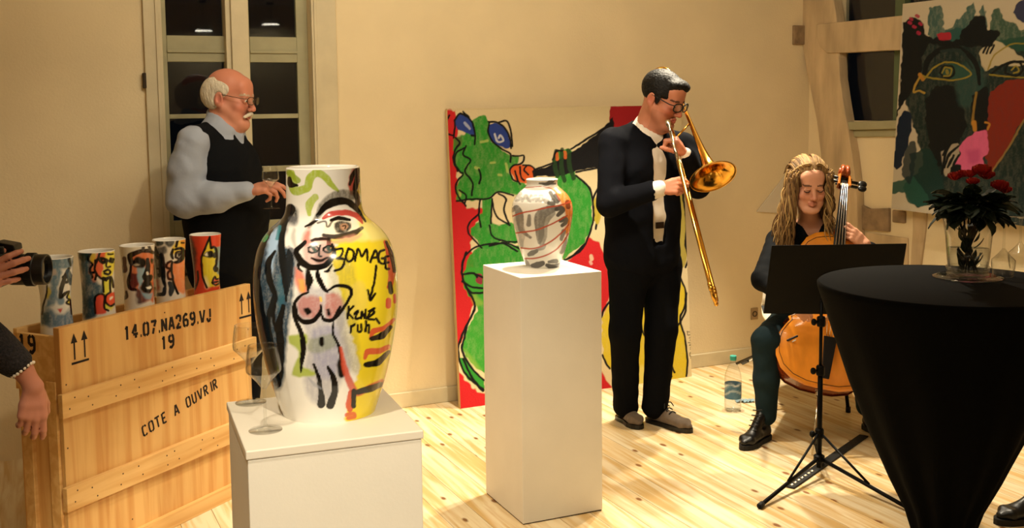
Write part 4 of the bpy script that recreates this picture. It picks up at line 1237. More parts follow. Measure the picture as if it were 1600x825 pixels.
def stencil(name, text, org, au, av, n, size, w, adv, parent, label=None):
    x = 0.
    for ch in text:
        if ch != ' ':
            mb = MB()
            for pl in GLY[ch]:
                ribbon(mb, [(x + px_ * size * .62, py_ * size) for px_, py_ in pl], w, lambda a, b: org + au * a + av * b, n)
            mb.build(name, ink, parent)
        x += size * (adv * .42 if ch == '.' else adv * .62 if ch == 'I' else adv)
def on_front(x, y):
    return onplane(x, y, CO - CB * .0004, CB)
def line_text(name, text, pl, pr, hpx, w, label, k=1.):
    """text along the line from pixel pl to pixel pr on the front board"""
    A, B = on_front(*pl), on_front(*pr)
    n = sum(.42 if c == '.' else .62 if c == 'I' else 1 for c in text)
    L = np.linalg.norm(B - A)
    size = hpx
    return stencil(name, text, A, unit(B - A), UP, -CB, size, w, L / n / size, front_board, label)
z_a, z_b = .742, .795
A = on_front(195, 528)
line_text('stencil_letter', '14.07.NA269.VJ', (194, 532), (333, 500), .050, .0105, 'black stencilled reference number')
line_text('stencil_letter', '19', (252, 547), (275, 541), .050, .0105, 'black stencilled 19')
# lettering on the lower panel, climbing to the right
cpl = lambda x, y: onplane(x, y, CO + CB * .0078, CB)
A, B = cpl(224, 683), cpl(331, 612)
d = unit(B - A)
nv = np.cross(-CB, d); nv = nv if nv[2] > 0 else -nv
stencil('stencil_letter', 'COTE A OUVRIR', A, d, nv, -CB, .043, .0075, np.linalg.norm(B - A) / 11.3 / .043, bat, 'slanting black stencilled words')
def arrows(name, lx, rx, ytop, ybot, ybar0, ybar1):
    mb = MB()
    for x0, y0, y1 in lx:
        T, Bm = on_front(x0, y0), on_front(x0 + 2, y1)
        for z0, z1, w in ((Bm[2], T[2] - .02, .005),):
            c = (T + Bm) / 2
            mb.box(V(c[0], c[1], (z0 + z1) / 2) - CB * .0004, (.006, .0006, z1 - z0), (CA, CB, UP))
        c = V(c[0], c[1], T[2]) - CB * .0002
        mb.prism([c + CA * -.014 - UP * .034, c + CA * .014 - UP * .034, c], -CB, .0006)
    a, b = on_front(*ybar0), on_front(*ybar1)
    mb.prism([a - UP * .004, b - UP * .004, b + UP * .004, a + UP * .004], -CB, .0006)
    mb.build(name, ink, front_board)
arrows('upright_arrows', [(115, 521, 562), (131, 516, 558)], 0, 0, 0, (112, 569), (139, 561))
arrows('upright_arrows', [(376.5, 458, 491), (387.5, 455, 488)], 0, 0, 0, (374, 497), (393, 492))
E_ = cp(-.0006, .05, .745)
stencil('stencil_letter', '19', cp(-.0008, .208, .795), -CB, UP, -CA, .062, .012, .8, front_board, 'black stencilled 19 on the end')

# ------------------------------------------------------------------ five painted cups on the lid
def cup_at(label, x0, x1, ytop, paint, b=.118, ww=(.40, .375, .40, .455, .5)):
    p = onplane((x0 + x1) / 2, ytop, CO + CB * b, CB)
    base = V(p[0], p[1], .833)
    k = np.dot(CM[2], p - CC) / F_PX
    w = (x1 - x0) * k
    h = p[2] - .833
    prof = [(w * q, h * i) for q, i in zip(ww, (0, .3, .55, .8, 1))]
    return vessel('painted_cup', label, 'cup', base, prof, paint, wall=.005, seg=150, nz=110, group='painted cups on the crate')
cup_at('blue painted tall cup on the crate, half hidden by the camera lens', 55, 112.5, 402, paint_cup_a, ww=(.45, .40, .395, .46, .5))
cup_at('tall cup painted with a yellow and orange face over a red dress', 123, 178, 392, paint_cup_b, ww=(.48, .44, .44, .47, .5))
cup_at('white tall cup painted with a brown mask-like face', 187.5, 240.5, 383, paint_cup_c, ww=(.45, .42, .43, .46, .5))
cup_at('tall cup painted with grey foliage and an orange face in profile', 238.5, 289, 374, paint_cup_d, ww=(.46, .43, .44, .47, .5))
cup_at('red tall cup painted with a yellow face', 296.5, 344.5, 366, paint_cup_e, ww=(.46, .40, .42, .47, .5))

# ------------------------------------------------------------------ paintings
def painted_sheet(name, P00, P10, P01, P11, nu, nv, paint, material, parent):
    u, v = np.meshgrid(np.linspace(0, 1, nu), np.linspace(0, 1, nv))
    u, v = u[..., None], v[..., None]
    P = (P00 * (1 - u) * (1 - v) + P10 * u * (1 - v) + P01 * (1 - u) * v + P11 * u * v).reshape(-1, 3)
    i, j = np.meshgrid(np.arange(nv - 1), np.arange(nu - 1), indexing='ij')
    q = np.stack([i * nu + j, i * nu + j + 1, (i + 1) * nu + j + 1, (i + 1) * nu + j], -1).reshape(-1, 4)
    return raw_np(name, P, q, material, parent, colors=paint(proj(P)))
s0, s1, ub, ut, H = .266, 1.772, .172, .046, 1.632
cv = thing('painting', 'large canvas painted with a green frog leaning against the cream wall', 'painting', rm((s0 + s1) / 2, ub))
B0, B1, T0, T1 = rm(s0, ub), rm(s1, ub), rm(s0, ut, H), rm(s1, ut, H)
nrm = unit(np.cross(B1 - B0, T0 - B0)); nrm = nrm if np.dot(nrm, EW) > 0 else -nrm
MB().prism([B0, B1, T1, T0], -nrm, .034).build('stretched_canvas', canvas_edge, cv, bevel=.003)
e = nrm * .0012
painted_sheet('painted_face', B0 + e, B1 + e, T0 + e, T1 + e, 430, 470, paint_frog, canvas_m, cv)

pf = thing('painting', 'dark green painting of a face with a red cheek hung on the timber wall', 'painting', rp(1393, 325))
TL, BL = rp(1411, 6, .10), rp(1393, 326, .10)
wd = EW * .98
TL2 = V(*(BL[:2]), TL[2])
for o_, d_ in ((0, 0),):
    a0, a1 = TL, BL
    MB().prism([a1, a1 + wd - UP * .012, a0 + wd, a0], -NR, .02).build('sheet', mat('painting_paper', (.75, .69, .57), .85), pf, bevel=.002)
    e = NR * .0012
    painted_sheet('painted_face', a1 + e, a1 + wd - UP * .012 + e, a0 + e, a0 + wd + e, 260, 330, paint_face, canvas_m, pf)
    MB().box(a0 + wd / 2 - NR * .05 + UP * -.05, (.9, .06, .02), (EW, NR, UP)).build('hanging_rail', timber, pf)

b = MB()
P = [onplane(x, y, PW + EW * .012, EW) for x, y in ((1183, 331), (1242, 256), (1268, 300), (1262, 336))]
b.prism(P, -EW, .010)
t = tag(b.build('white_board', mat('white_card', (.84, .80, .72), .8), base=P[0], bevel=.001), 'small whitish slanted board on the cream wall behind the cellist', 'board')
# ------------------------------------------------------------------ water bottle and scrap of plastic
bp_ = onz(1145, 641)
t = thing('water_bottle', 'clear plastic water bottle with blue label and teal cap standing on the floor', 'bottle', bp_)
pet = clear_glass('clear_plastic', (.93, .95, .96), 1.3, .08)
MB().lathe([(.001, .004), (.034, .0), (.044, .012), (.046, .03), (.0445, .06), (.0445, .155), (.046, .165), (.042, .2), (.03, .235), (.018, .258), (.0145, .268), (.0145, .28)], bp_, seg=28).build('body', pet, t, smooth=True)
MB().lathe([(.001, .003), (.042, .014), (.043, .05), (.043, .1), (.001, .1)], bp_, seg=24).build('water', clear_glass('water', (.93, .95, .96), 1.33, .02), t, smooth=True)
def paint_label(xy):
    p = Painter(xy, '7f9fb2')
    p.poly([(1128, 612), (1150, 600), (1165, 606), (1165, 628), (1128, 632)], '3f6f90', .9, wash=.4)
    p.stroke([(1132, 604), (1142, 600), (1150, 604), (1158, 599)], 3, 'dbe4e8')
    p.stroke([(1134, 616), (1144, 611), (1156, 614)], 3, 'c4d4dc', .8)
    return p.c
def label_band(r, z0, z1, n=40, m=12):
    th = np.linspace(0, 2 * math.pi, n, endpoint=False)
    T, Z = np.meshgrid(th, np.linspace(z0, z1, m))
    P = np.stack([bp_[0] + r * np.cos(T), bp_[1] + r * np.sin(T), bp_[2] + Z], -1).reshape(-1, 3)
    i, j = np.meshgrid(np.arange(m - 1), np.arange(n), indexing='ij'); j2 = (j + 1) % n
    raw_np('label', P, np.stack([i * n + j, i * n + j2, (i + 1) * n + j2, (i + 1) * n + j], -1).reshape(-1, 4), paint_mat('printed_label', .4), t, colors=paint_label(proj(P)))
label_band(.0452, .07, .15)
MB().lathe([(.017, .274), (.0178, .278), (.0178, .296), (.016, .299), (.001, .299)], bp_, seg=24, cap0=True).build('cap', mat('teal_plastic', (.25, .68, .62), .4), t, smooth=False)
q = onz(1164, 628)
b = MB()
for k in range(5):
    a = k * .5
    b.prism([q + V(-.05 + k * .02, -.02 + .01 * math.sin(k * 2), .002), q + V(-.03 + k * .02, -.024, .012 + .006 * (k % 2)), q + V(-.026 + k * .02, .03, .010), q + V(-.05 + k * .02, .026, .003)], (0, 0, 1), .002)
tag(b.build('plastic_wrapper', mat('blue_plastic', (.55, .68, .74), .3), base=q), 'crumpled scrap of pale blue plastic on the floor beside the water bottle', 'wrapper')

# ------------------------------------------------------------------ music stand and endpin strap
iron = mat('black_enamel', (.025, .024, .026), .5, spec=.12)
rubber = mat('black_rubber', (.03, .028, .028), .7)
YS = 4.62
pb = onY(1281, 640, YS)
PX, PY = pb[0], YS
st = thing('music_stand', 'black folding music stand with a wide solid desk before the cellist', 'music stand', (PX, PY, 0))
def sp(x, y, Y):
    return onY(x, y, Y)
tl, tr, br, bl = sp(1206, 384, YS - .10), sp(1417, 381, YS - .10), sp(1400, 492, YS + .08), sp(1193, 490, YS + .08)
nd = unit(np.cross(tr - tl, bl - tl))
MB().prism([tl, tr, br, bl], nd, .004).build('desk', iron, st, bevel=.002)
MB().prism([bl, br, br + nd * (.05 if nd[1] > 0 else -.05), bl + nd * (.05 if nd[1] > 0 else -.05)], (0, 0, 1), .004).build('ledge', iron, st)
mid_b = (bl + br) / 2
zk = [sp(1281, y, YS)[2] for y in (470, 505, 520, 575, 592, 678, 692, 716, 730)]
pc = lambda z: V(PX, PY, z)
MB().tube([pc(zk[0]), pc(zk[4])], .0075, 12).build('upper_pole', iron, st, smooth=True)
MB().tube([pc(zk[3]), pc(zk[8])], .0115, 12).build('lower_pole', iron, st, smooth=True)
MB().tube([pc(zk[0]) + V(0, .0, 0), (tl + tr + bl + br) / 4 - V(0, .0, .02)], .011, 10).box((tl + tr + bl + br) / 4 - nd * .012, (.05, .02, .10)).build('desk_bracket', iron, st)
for z in (zk[1] + .008, zk[3] - .01, zk[5] + .004):
    MB().lathe([(.017, -.022), (.019, -.015), (.019, .015), (.015, .022)], pc(z), seg=16, cap0=True, cap1=True).build('collar', iron, st)
    kb = pc(z) + V(-.035, -.012, 0)
    MB().tube([pc(z), kb], .005, 8).ball(kb, (.013, .013, .016), 10).build('clamp_knob', iron, st)
fl_, fr_ = onz(1186, 796), onz(1432, 806)
fb_ = V(PX + .12, PY + .50, 0)
zc, zl = zk[5], zk[7]
for f in (fl_, fr_, fb_):
    g = V(f[0], f[1], .012)
    top = pc(zl) + unit(V(f[0] - PX, f[1] - PY, 0)) * .02
    leg = MB().tube([top, g], .0085, 10).build('leg', iron, st, smooth=True)
    d_ = unit(g - top)
    MB().tube([g - d_ * .028, g - d_ * .002 + V(0, 0, .0)], .0125, 10).build('rubber_foot', rubber, leg, smooth=True)
    MB().tube([pc(zc) + unit(V(f[0] - PX, f[1] - PY, 0)) * .018, top + (g - top) * .52 + UP * .008], .0055, 8).build('brace', iron, st, smooth=True)
MB().lathe([(.02, -.016), (.024, -.01), (.024, .012), (.016, .018)], pc(zl), seg=16, cap0=True, cap1=True).build('leg_hub', iron, st)

A, B = onz(1233, 763), onz(1350, 682)
d_ = unit(B - A); n_ = V(-d_[1], d_[0], 0)
es = thing('endpin_strap', 'black strap with pale eyelets lying on the floor under the music stand', 'strap', (A + B) / 2)
L_ = np.linalg.norm(B - A)
MB().box((A + B) / 2 + UP * .0045, (L_, .045, .007), (d_, n_, UP)).build('webbing', mat('black_webbing', (.03, .028, .027), .75, bump=.3, bscale=160), es, bevel=.002)
for k in range(7):
    MB().lathe([(.0035, 0), (.007, .0012), (.009, 0)], A + d_ * (.03 + k * .036) + UP * .008, seg=10).build('eyelet', mat('eyelet_metal', (.8, .76, .66), .3, metal=1.), es)

# ------------------------------------------------------------------ high table under a black stretch cover
TC = onz(1482, 443, 1.1)
TR_ = .384
cloth = mat('black_stretch_cloth', (.032, .036, .042), .9, spec=.08, bump=.05, bscale=200)
tb = thing('cocktail_table', 'round high table under a tight black stretch cover narrowing to the floor', 'table', (TC[0], TC[1], 0))
n, rowsz = 96, [(0, .26), (.02, .262), (.06, .235), (.14, .17), (.24, .105), (.32, .088), (.40, .112), (.5, .16), (.65, .227), (.8, .285), (.95, .338), (1.04, .368), (1.08, .381), (1.094, .383), (1.1, .377)]
vsx, fsx = [], []
for z, r_ in rowsz:
    for k in range(n):
        a = 2 * math.pi * k / n
        f = 1 + (.05 * math.exp(-((z - .35) / .25) ** 2) + .012 * (z < 1.0)) * math.sin(a * 12 + z * 2) + .02 * math.sin(a * 4 + 1) * (z < .9)
        if z < .2:
            f *= 1 + .22 * (.2 - z) / .2 * math.cos(4 * a)
        vsx.append((TC[0] + r_ * f * math.cos(a), TC[1] + r_ * f * math.sin(a), z + .0))
for i in range(len(rowsz) - 1):
    for k in range(n):
        l = (k + 1) % n
        fsx.append((i * n + k, i * n + l, (i + 1) * n + l, (i + 1) * n + k))
raw('stretch_cover', vsx, fsx, cloth, tb, smooth=True)
MB().lathe([(.001, 1.1), (.37, 1.1), (.378, 1.099)], (TC[0], TC[1], 0), seg=64).build('table_top_cloth', cloth, tb)
MB().lathe([(.36, 1.06), (.37, 1.065), (.37, 1.092), (.36, 1.096), (.001, 1.096)], (TC[0], TC[1], 0), seg=48).build('table_board', mat('table_board', (.3, .25, .2), .6), tb)
MB().tube([V(TC[0], TC[1], .02), V(TC[0], TC[1], 1.07)], .03, 14).build('column', iron, tb, smooth=True)

# glass dish and vase with the bouquet
gb = onz(1512, 434, 1.1)
gl_thick = mat('thick_glass', (.95, .97, .96), .03, trans=1., ior=1.45)
gd = thing('glass_dish', 'round flared clear glass dish on the black table under the flower vase', 'dish', gb)
MB().lathe([(.001, .006), (.05, .006), (.078, .012), (.103, .005), (.104, .002), (.1, .0005), (.07, .002), (.001, .0005)], gb, seg=56).build('dish_plate', drink_glass, gd, smooth=True)
MB().lathe([(.06, .008), (.062, .012), (.066, .034), (.064, .037), (.061, .034), (.057, .012)], gb, seg=48).build('dish_ring', drink_glass, gd, smooth=True)
gv = thing('flower_vase', 'clear cylindrical glass vase of dark foliage standing in the glass dish', 'vase', gb + UP * .008)
vb_ = gb + UP * .008
MB().lathe([(.001, .0), (.052, .0), (.057, .006), (.062, .05), (.068, .12), (.078, .178), (.0765, .179), (.066, .12), (.060, .05), (.054, .01), (.001, .008)], vb_, seg=48).build('glass_wall', drink_glass, gv, smooth=True)
MB().lathe([(.001, .009), (.053, .01), (.058, .05), (.060, .085), (.001, .085)], vb_, seg=32).build('water', clear_glass('water', (.93, .95, .96), 1.33, .02), gv, smooth=True)
rnd = random.Random(8)
leaf_dark = mat('dark_leaf', (.09, .15, .08), .6, var=.35, vscale=30)
stem_m = mat('dark_stem', (.06, .09, .03), .6)
petal_red = mat('red_petal', (.62, .06, .035), .6, var=.25, vscale=60)
bq = thing('bouquet', 'bouquet of red roses and dark leaves standing in the clear glass vase', 'bouquet', vb_ + UP * .012)
def leaf_geo(mb, c, d, n, L, W):
    d, n = unit(d), unit(n)
    s = unit(np.cross(d, n))
    n = np.cross(s, d)
    vs = []
    for t_, w_ in ((0, .08), (.25, .75), (.5, 1), (.78, .6), (1, .02)):
        b0 = np.asarray(c) + d * L * t_ - n * L * .28 * t_ * t_
        vs += [b0 - s * W * w_ / 2 + n * W * .12, b0, b0 + s * W * w_ / 2 + n * W * .12]
    fs = []
    for i in range(4):
        for j in range(2):
            a = i * 3 + j
            fs.append((a, a + 1, a + 4, a + 3))
    mb.add(vs, fs)
top0 = vb_ + UP * .185
for k in range(9):
    a = k * 2.4
    r_ = .03 + .02 * (k % 3)
    q = top0 + V(math.cos(a) * r_, math.sin(a) * r_, .05 + .01 * (k % 4))
    MB().tube(spline([vb_ + V(-.03 * math.cos(a), -.03 * math.sin(a), .012), vb_ + V(.015 * math.cos(a), .015 * math.sin(a), .12), q], 5), .0028, 6).build('stem', stem_m, bq, smooth=True)
for k in range(150):
    a, e_ = rnd.uniform(0, 6.28), rnd.uniform(-.35, .9)
    d_ = V(math.cos(a) * math.cos(e_), math.sin(a) * math.cos(e_), math.sin(e_))
    c = top0 + V(.006, 0, .022) + d_ * V(.078, .075, .055) * rnd.uniform(.3, 1.1)
    b = MB()
    leaf_geo(b, c, d_ + V(rnd.uniform(-.5, .5), rnd.uniform(-.5, .5), rnd.uniform(-.6, .3)), V(rnd.uniform(-.5, .5), rnd.uniform(-.5, .5), 1), rnd.uniform(.05, .08), rnd.uniform(.035, .058))
    b.build('leaf', leaf_dark, bq)
for k in range(40):
    a = rnd.uniform(0, 6.28); z = rnd.uniform(.02, .15)
    b = MB()
    leaf_geo(b, vb_ + V(math.cos(a) * .015, math.sin(a) * .015, z), V(math.cos(a), math.sin(a), rnd.uniform(.3, 1.5)), V(math.cos(a), math.sin(a), -1), rnd.uniform(.03, .05), .02)
    b.build('leaf', leaf_dark, bq)
def rose(c, r):
    f = MB().ball(c, (r * .62, r * .62, r * .6), 10)
    for ring, (n_, rr, tilt) in enumerate(((3, .45, .1), (5, .8, .2), (6, 1.05, .55))):
        for i in range(n_):
            a = 6.283 * i / n_ + ring * .5
            o = V(math.cos(a), math.sin(a), 0)
            base_ = np.asarray(c) + o * r * rr * .25 - UP * r * .5
            tip = np.asarray(c) + o * r * rr * (.6 + tilt * .5) + UP * r * (.75 - tilt * .55)
            s_ = V(-math.sin(a), math.cos(a), 0) * r * rr * .75
            m_ = (base_ + tip) / 2 + o * r * .2 * rr
            f.add([base_ - s_ * .4, base_ + s_ * .4, m_ - s_, m_ + s_, tip - s_ * .7, tip + s_ * .7, tip + UP * r * .08], [(0, 1, 3, 2), (2, 3, 5, 4), (4, 5, 6)])
    return f.build('rose', petal_red, bq, smooth=True)
for x, y, dy, r_ in ((1492, 276, .0, .020), (1504, 272, .03, .018), (1515, 272, -.02, .018), (1534, 266, -.03, .026), (1542, 274, .02, .022), (1520, 284, -.05, .018), (1562, 290, -.03, .024), (1571, 297, .02, .018)):
    rose(onY(x, y, gb[1] + dy), r_)
for k, (x, y, lb) in enumerate(((1567, 440, 'upside-down wine glass on the black table, nearer the flower vase'), (1593, 428, 'upside-down wine glass on the black table at its far side from the cellist'))):
    wine_glass(lb, onz(x, y - 8, 1.1), .172, .036, 'upturned wine glasses on the black table', flip=True)

# ------------------------------------------------------------------ figures: smooth-blended distance fields meshed into one surface
class Field:
    def __init__(s):
        s.pr = []
    def _add(s, lo, hi, f, k, op):
        s.pr.append((np.asarray(lo, float), np.asarray(hi, float), f, k, op))
        return s
    def cone(s, a, b, ra, rb=None, k=.012, op=1):
        a, b = np.asarray(a, float), np.asarray(b, float)
        rb = ra if rb is None else rb
        ab = b - a
        L2 = max(float(ab @ ab), 1e-12)
        def f(X, Y, Z):
            t = (((X - a[0]) * ab[0] + (Y - a[1]) * ab[1] + (Z - a[2]) * ab[2]) / L2).clip(0, 1)
            return np.sqrt((X - a[0] - t * ab[0]) ** 2 + (Y - a[1] - t * ab[1]) ** 2 + (Z - a[2] - t * ab[2]) ** 2) - (ra + (rb - ra) * t)
        r = max(ra, rb)
        return s._add(np.minimum(a, b) - r, np.maximum(a, b) + r, f, k, op)
    def chain(s, pts, rs, k=.012, op=1):
        for i in range(len(pts) - 1):
            s.cone(pts[i], pts[i + 1], rs[i], rs[i + 1], k, op)
        return s
    def ell(s, c, r, ax=None, k=.012, op=1):
        c, r = np.asarray(c, float), np.asarray(r, float)
        A = np.eye(3) if ax is None else np.array([unit(q) for q in ax])
        def f(X, Y, Z):
            dx, dy, dz = X - c[0], Y - c[1], Z - c[2]
            q = [A[i][0] * dx + A[i][1] * dy + A[i][2] * dz for i in range(3)]
            k0 = np.sqrt((q[0] / r[0]) ** 2 + (q[1] / r[1]) ** 2 + (q[2] / r[2]) ** 2)
            k1 = np.sqrt((q[0] / r[0] ** 2) ** 2 + (q[1] / r[1] ** 2) ** 2 + (q[2] / r[2] ** 2) ** 2)
            return k0 * (k0 - 1) / np.maximum(k1, 1e-6)
        m = r.max()
        return s._add(c - m, c + m, f, k, op)
    def box(s, c, h, ax, rad=.01, k=.012, op=1, taper=None):
        c, h = np.asarray(c, float), np.asarray(h, float)
        A = np.array([unit(q) for q in ax])
        def f(X, Y, Z):
            dx, dy, dz = X - c[0], Y - c[1], Z - c[2]
            q = [A[i][0] * dx + A[i][1] * dy + A[i][2] * dz for i in range(3)]
            g = [np.abs(q[i]) - (h[i] - rad) for i in range(3)]
            if taper is not None:                       # (axis narrowed, axis along, amount at +end)
                i, j, am = taper
                g[i] = np.abs(q[i]) - (h[i] * (1 + am * q[j] / h[j])).clip(.001) + rad
            o = np.sqrt(np.maximum(g[0], 0) ** 2 + np.maximum(g[1], 0) ** 2 + np.maximum(g[2], 0) ** 2)
            return o + np.minimum(np.maximum(np.maximum(g[0], g[1]), g[2]), 0) - rad
        m = np.linalg.norm(h) * 1.1
        return s._add(c - m, c + m, f, k, op)
    def torso(s, pts, ws, ds, side, k=.03, op=1):
        """chain of flattened sections: half widths ws along side, half depths ds"""
        side = unit(side)
        for i in range(len(pts) - 1):
            a, b = np.asarray(pts[i], float), np.asarray(pts[i + 1], float)
            wa, wb, da, db = ws[i], ws[i + 1], ds[i], ds[i + 1]
            ab = b - a
            L2 = float(ab @ ab)
            def f(X, Y, Z, a=a, ab=ab, L2=L2, wa=wa, wb=wb, da=da, db=db):
                px, py, pz = X - a[0], Y - a[1], Z - a[2]
                t = ((px * ab[0] + py * ab[1] + pz * ab[2]) / L2).clip(0, 1)
                px, py, pz = px - t * ab[0], py - t * ab[1], pz - t * ab[2]
                w, d = wa + (wb - wa) * t, da + (db - da) * t
                u = px * side[0] + py * side[1] + pz * side[2]
                v = np.sqrt(np.maximum(px * px + py * py + pz * pz - u * u, 0))
                e = np.maximum(w - d, 0)
                uu = np.maximum(np.abs(u) - e, 0)
                return np.sqrt(uu * uu + v * v) - np.minimum(w, d)
            r = max(wa, wb, da, db)
            s._add(np.minimum(a, b) - r, np.maximum(a, b) + r, f, k, op)
        return s
    def mesh(s, axes, ruffle=None):
        """axes: three 1-d coordinate arrays (may be unevenly spaced)"""
        xs, ys, zs = [np.asarray(a, np.float32) for a in axes]
        D = np.full((len(xs), len(ys), len(zs)), .08, np.float32)
        for lo, hi, f, k, op in s.pr:
            m = .035 + k
            ix = slice(*np.searchsorted(xs, (lo[0] - m, hi[0] + m)))
            iy = slice(*np.searchsorted(ys, (lo[1] - m, hi[1] + m)))
            iz = slice(*np.searchsorted(zs, (lo[2] - m, hi[2] + m)))
            if ix.start >= ix.stop or iy.start >= iy.stop or iz.start >= iz.stop:
                continue
            d = f(xs[ix][:, None, None], ys[iy][None, :, None], zs[iz][None, None, :]).astype(np.float32)
            S = D[ix, iy, iz]
            if op > 0:
                h = (.5 + .5 * (S - d) / k).clip(0, 1)
                D[ix, iy, iz] = S * (1 - h) + d * h - k * h * (1 - h)
            else:
                h = (.5 - .5 * (S + d) / k).clip(0, 1)
                D[ix, iy, iz] = S * (1 - h) - d * h + k * h * (1 - h)
        if ruffle:
            am, fr = ruffle
            X, Y, Z = xs[:, None, None], ys[None, :, None], zs[None, None, :]
            D += (am * (np.sin(X * fr + 1.3 * np.sin(Z * fr * .6 + 1)) * np.sin(Y * fr * 1.1 + 2 * np.sin(Z * fr * .5)) * np.sin(Z * fr * .9 + 1.5 * np.sin(X * fr * .7 + Y * fr * .4)))).astype(np.float32)
        return surface_net(D, xs, ys, zs)

def surface_net(D, xs, ys, zs):
    D[0], D[-1] = .05, .05
    D[:, 0], D[:, -1] = .05, .05
    D[:, :, 0], D[:, :, -1] = .05, .05
    ins = D < 0
    nx, ny, nz = D.shape
    c = ins[:-1, :-1, :-1].astype(np.int8)
    n = np.zeros((nx - 1, ny - 1, nz - 1), np.int8)
    for i in (0, 1):
        for j in (0, 1):
            for k in (0, 1):
                n += ins[i:nx - 1 + i, j:ny - 1 + j, k:nz - 1 + k]
    act = np.argwhere((n > 0) & (n < 8))
    idx = np.full(n.shape, -1, np.int32)
    I, J, K_ = act.T
    idx[I, J, K_] = np.arange(len(act))
    acc = np.zeros((len(act), 3)); cnt = np.zeros(len(act))
    XS = (xs, ys, zs)
    corners = [(i, j, k) for i in (0, 1) for j in (0, 1) for k in (0, 1)]
    for a in corners:
        for ax in range(3):
            if a[ax]:
                continue
            b = list(a); b[ax] = 1
            da = D[I + a[0], J + a[1], K_ + a[2]]; db = D[I + b[0], J + b[1], K_ + b[2]]
            m = (da < 0) != (db < 0)
            t = np.where(m, da / np.where(m, da - db, 1), 0)
            pos = np.stack([XS[0][I + a[0]], XS[1][J + a[1]], XS[2][K_ + a[2]]], 1).astype(float)
            pb = XS[ax][(I, J, K_)[ax] + 1]
            pos[:, ax] += t * (pb - pos[:, ax])
            acc[m] += pos[m]; cnt[m] += 1
    V_ = acc / np.maximum(cnt, 1)[:, None]
    quads = []
    for ax in range(3):
        sl0 = [slice(None)] * 3; sl1 = [slice(None)] * 3
        sl0[ax] = slice(0, -1); sl1[ax] = slice(1, None)
        A, B = ins[tuple(sl0)], ins[tuple(sl1)]
        E = np.argwhere(A != B)
        o1, o2 = [(1, 2), (2, 0), (0, 1)][ax]
        E = E[(E[:, o1] > 0) & (E[:, o2] > 0)]
        fl = A[tuple(E.T)]
        def at(d1, d2):
            q = E.copy(); q[:, o1] -= d1; q[:, o2] -= d2
            return idx[np.minimum(q[:, 0], nx - 2), np.minimum(q[:, 1], ny - 2), np.minimum(q[:, 2], nz - 2)]
        q = np.stack([at(1, 1), at(0, 1), at(0, 0), at(1, 0)], 1)
        q[~fl] = q[~fl][:, ::-1]
        quads.append(q[(q >= 0).all(1)])
    return V_, np.vstack(quads)

def grid(lo, hi, step, fine=()):
    """uneven coordinates: step everywhere, finer inside the ranges in fine = [(a, b, step)]"""
    out, x = [lo], lo
    while x < hi:
        st = step
        for a, b, f in fine:
            if a - st <= x <= b:
                st = min(st, f)
        x += st
        out.append(x)
    return np.array(out)

class Frame:
    """own axes of a head: x = its left, y = forward, z = up"""
    def __init__(s, o, fwd, up=(0, 0, 1), sc=1.):
        s.o, s.f = np.asarray(o, float), unit(fwd)
        u = np.asarray(up, float)
        s.u = unit(u - s.f * np.dot(u, s.f))
        s.l = np.cross(s.u, s.f)
        s.ax, s.sc = (s.l, s.f, s.u), sc
    def __call__(s, x, y, z):
        return s.o + (s.l * x + s.f * y + s.u * z) * s.sc
    def inv(s, P):
        d = (np.asarray(P) - s.o) / s.sc
        return d @ np.array([s.l, s.f, s.u]).T

def head(F, H, female=False, jaw=1., nose=1., chin=1.):
    c = H.sc
    E = lambda p, r, k=.012, op=1: F.ell(H(*p), np.array(r) * c, H.ax, k * c, op)
    C = lambda a, b, ra, rb=None, k=.012, op=1: F.cone(H(*a), H(*b), ra * c, (ra if rb is None else rb) * c, k * c, op)
    E((0, -.014, .036), (.075, .094, .084))
    E((0, .022, -.03), (.061, .066, .080), .02)
    for s in (-1, 1):
        C((s * .056, .0, -.045), (s * .026, .068, -.102), .019 * jaw, .017, .022)
        E((s * .040, .062, -.034), (.022, .020, .022), .02)
        E((s * .040, .045, -.075), (.022, .022, .024), .02)
    E((0, .074, -.108 * chin), (.021, .018, .016), .022)
    C((-.03, .082, .013), (.03, .082, .013), .0115, None, .018)
    E((0, .066, .05), (.05, .025, .035), .03)
    for s in (-1, 1):                                                     # eye sockets, lids
        E((s * .031, .101, -.004), (.0165, .012, .0105), .010, -1)
        E((s * .031, .079, -.004), (.0135, .0125, .0115), .003)
        C((s * .020, .0905, .0005), (s * .043, .0865, .0), .0042, .0035, .004)
        C((s * .022, .0895, -.013), (s * .041, .086, -.0115), .003, None, .004)
    C((0, .090, .004), (0, .108 + .006 * (nose - 1), -.036), .0075, .0105 * nose, .010)
    E((0, .109 * (1 + .05 * (nose - 1)), -.040), (.0115 * nose, .011, .0095), .006)
    for s in (-1, 1):
        E((s * .0115 * nose, .099, -.043), (.0075, .009, .007), .006)
        E((s * .006, .107, -.050), (.0032, .005, .003), .002, -1)
    m = .9 if female else 1
    b = .006 if female else 0
    for s in (-1, 1):
        C((s * .019 * m, .0885 - b * .5, -.0665), (0, .0965 - b, -.064), .0048, .0058 - b * .2, .006)
        C((s * .016 * m, .0885 - b * .5, -.0735), (0, .0945 - b, -.0765), .0048, .0066 - b * .2, .006)
    C((-.022 * m, .0955 - b, -.0698), (.022 * m, .0955 - b, -.0698), .0016 - b * .15, None, .003, -1)
    for s in (-1, 1):                                                     # ears
        E((s * .077, -.012, -.010), (.008, .020, .031), .006)
        E((s * .083, -.008, -.006), (.006, .011, .018), .004, -1)
        E((s * .077, -.004, -.034), (.006, .009, .010), .006)

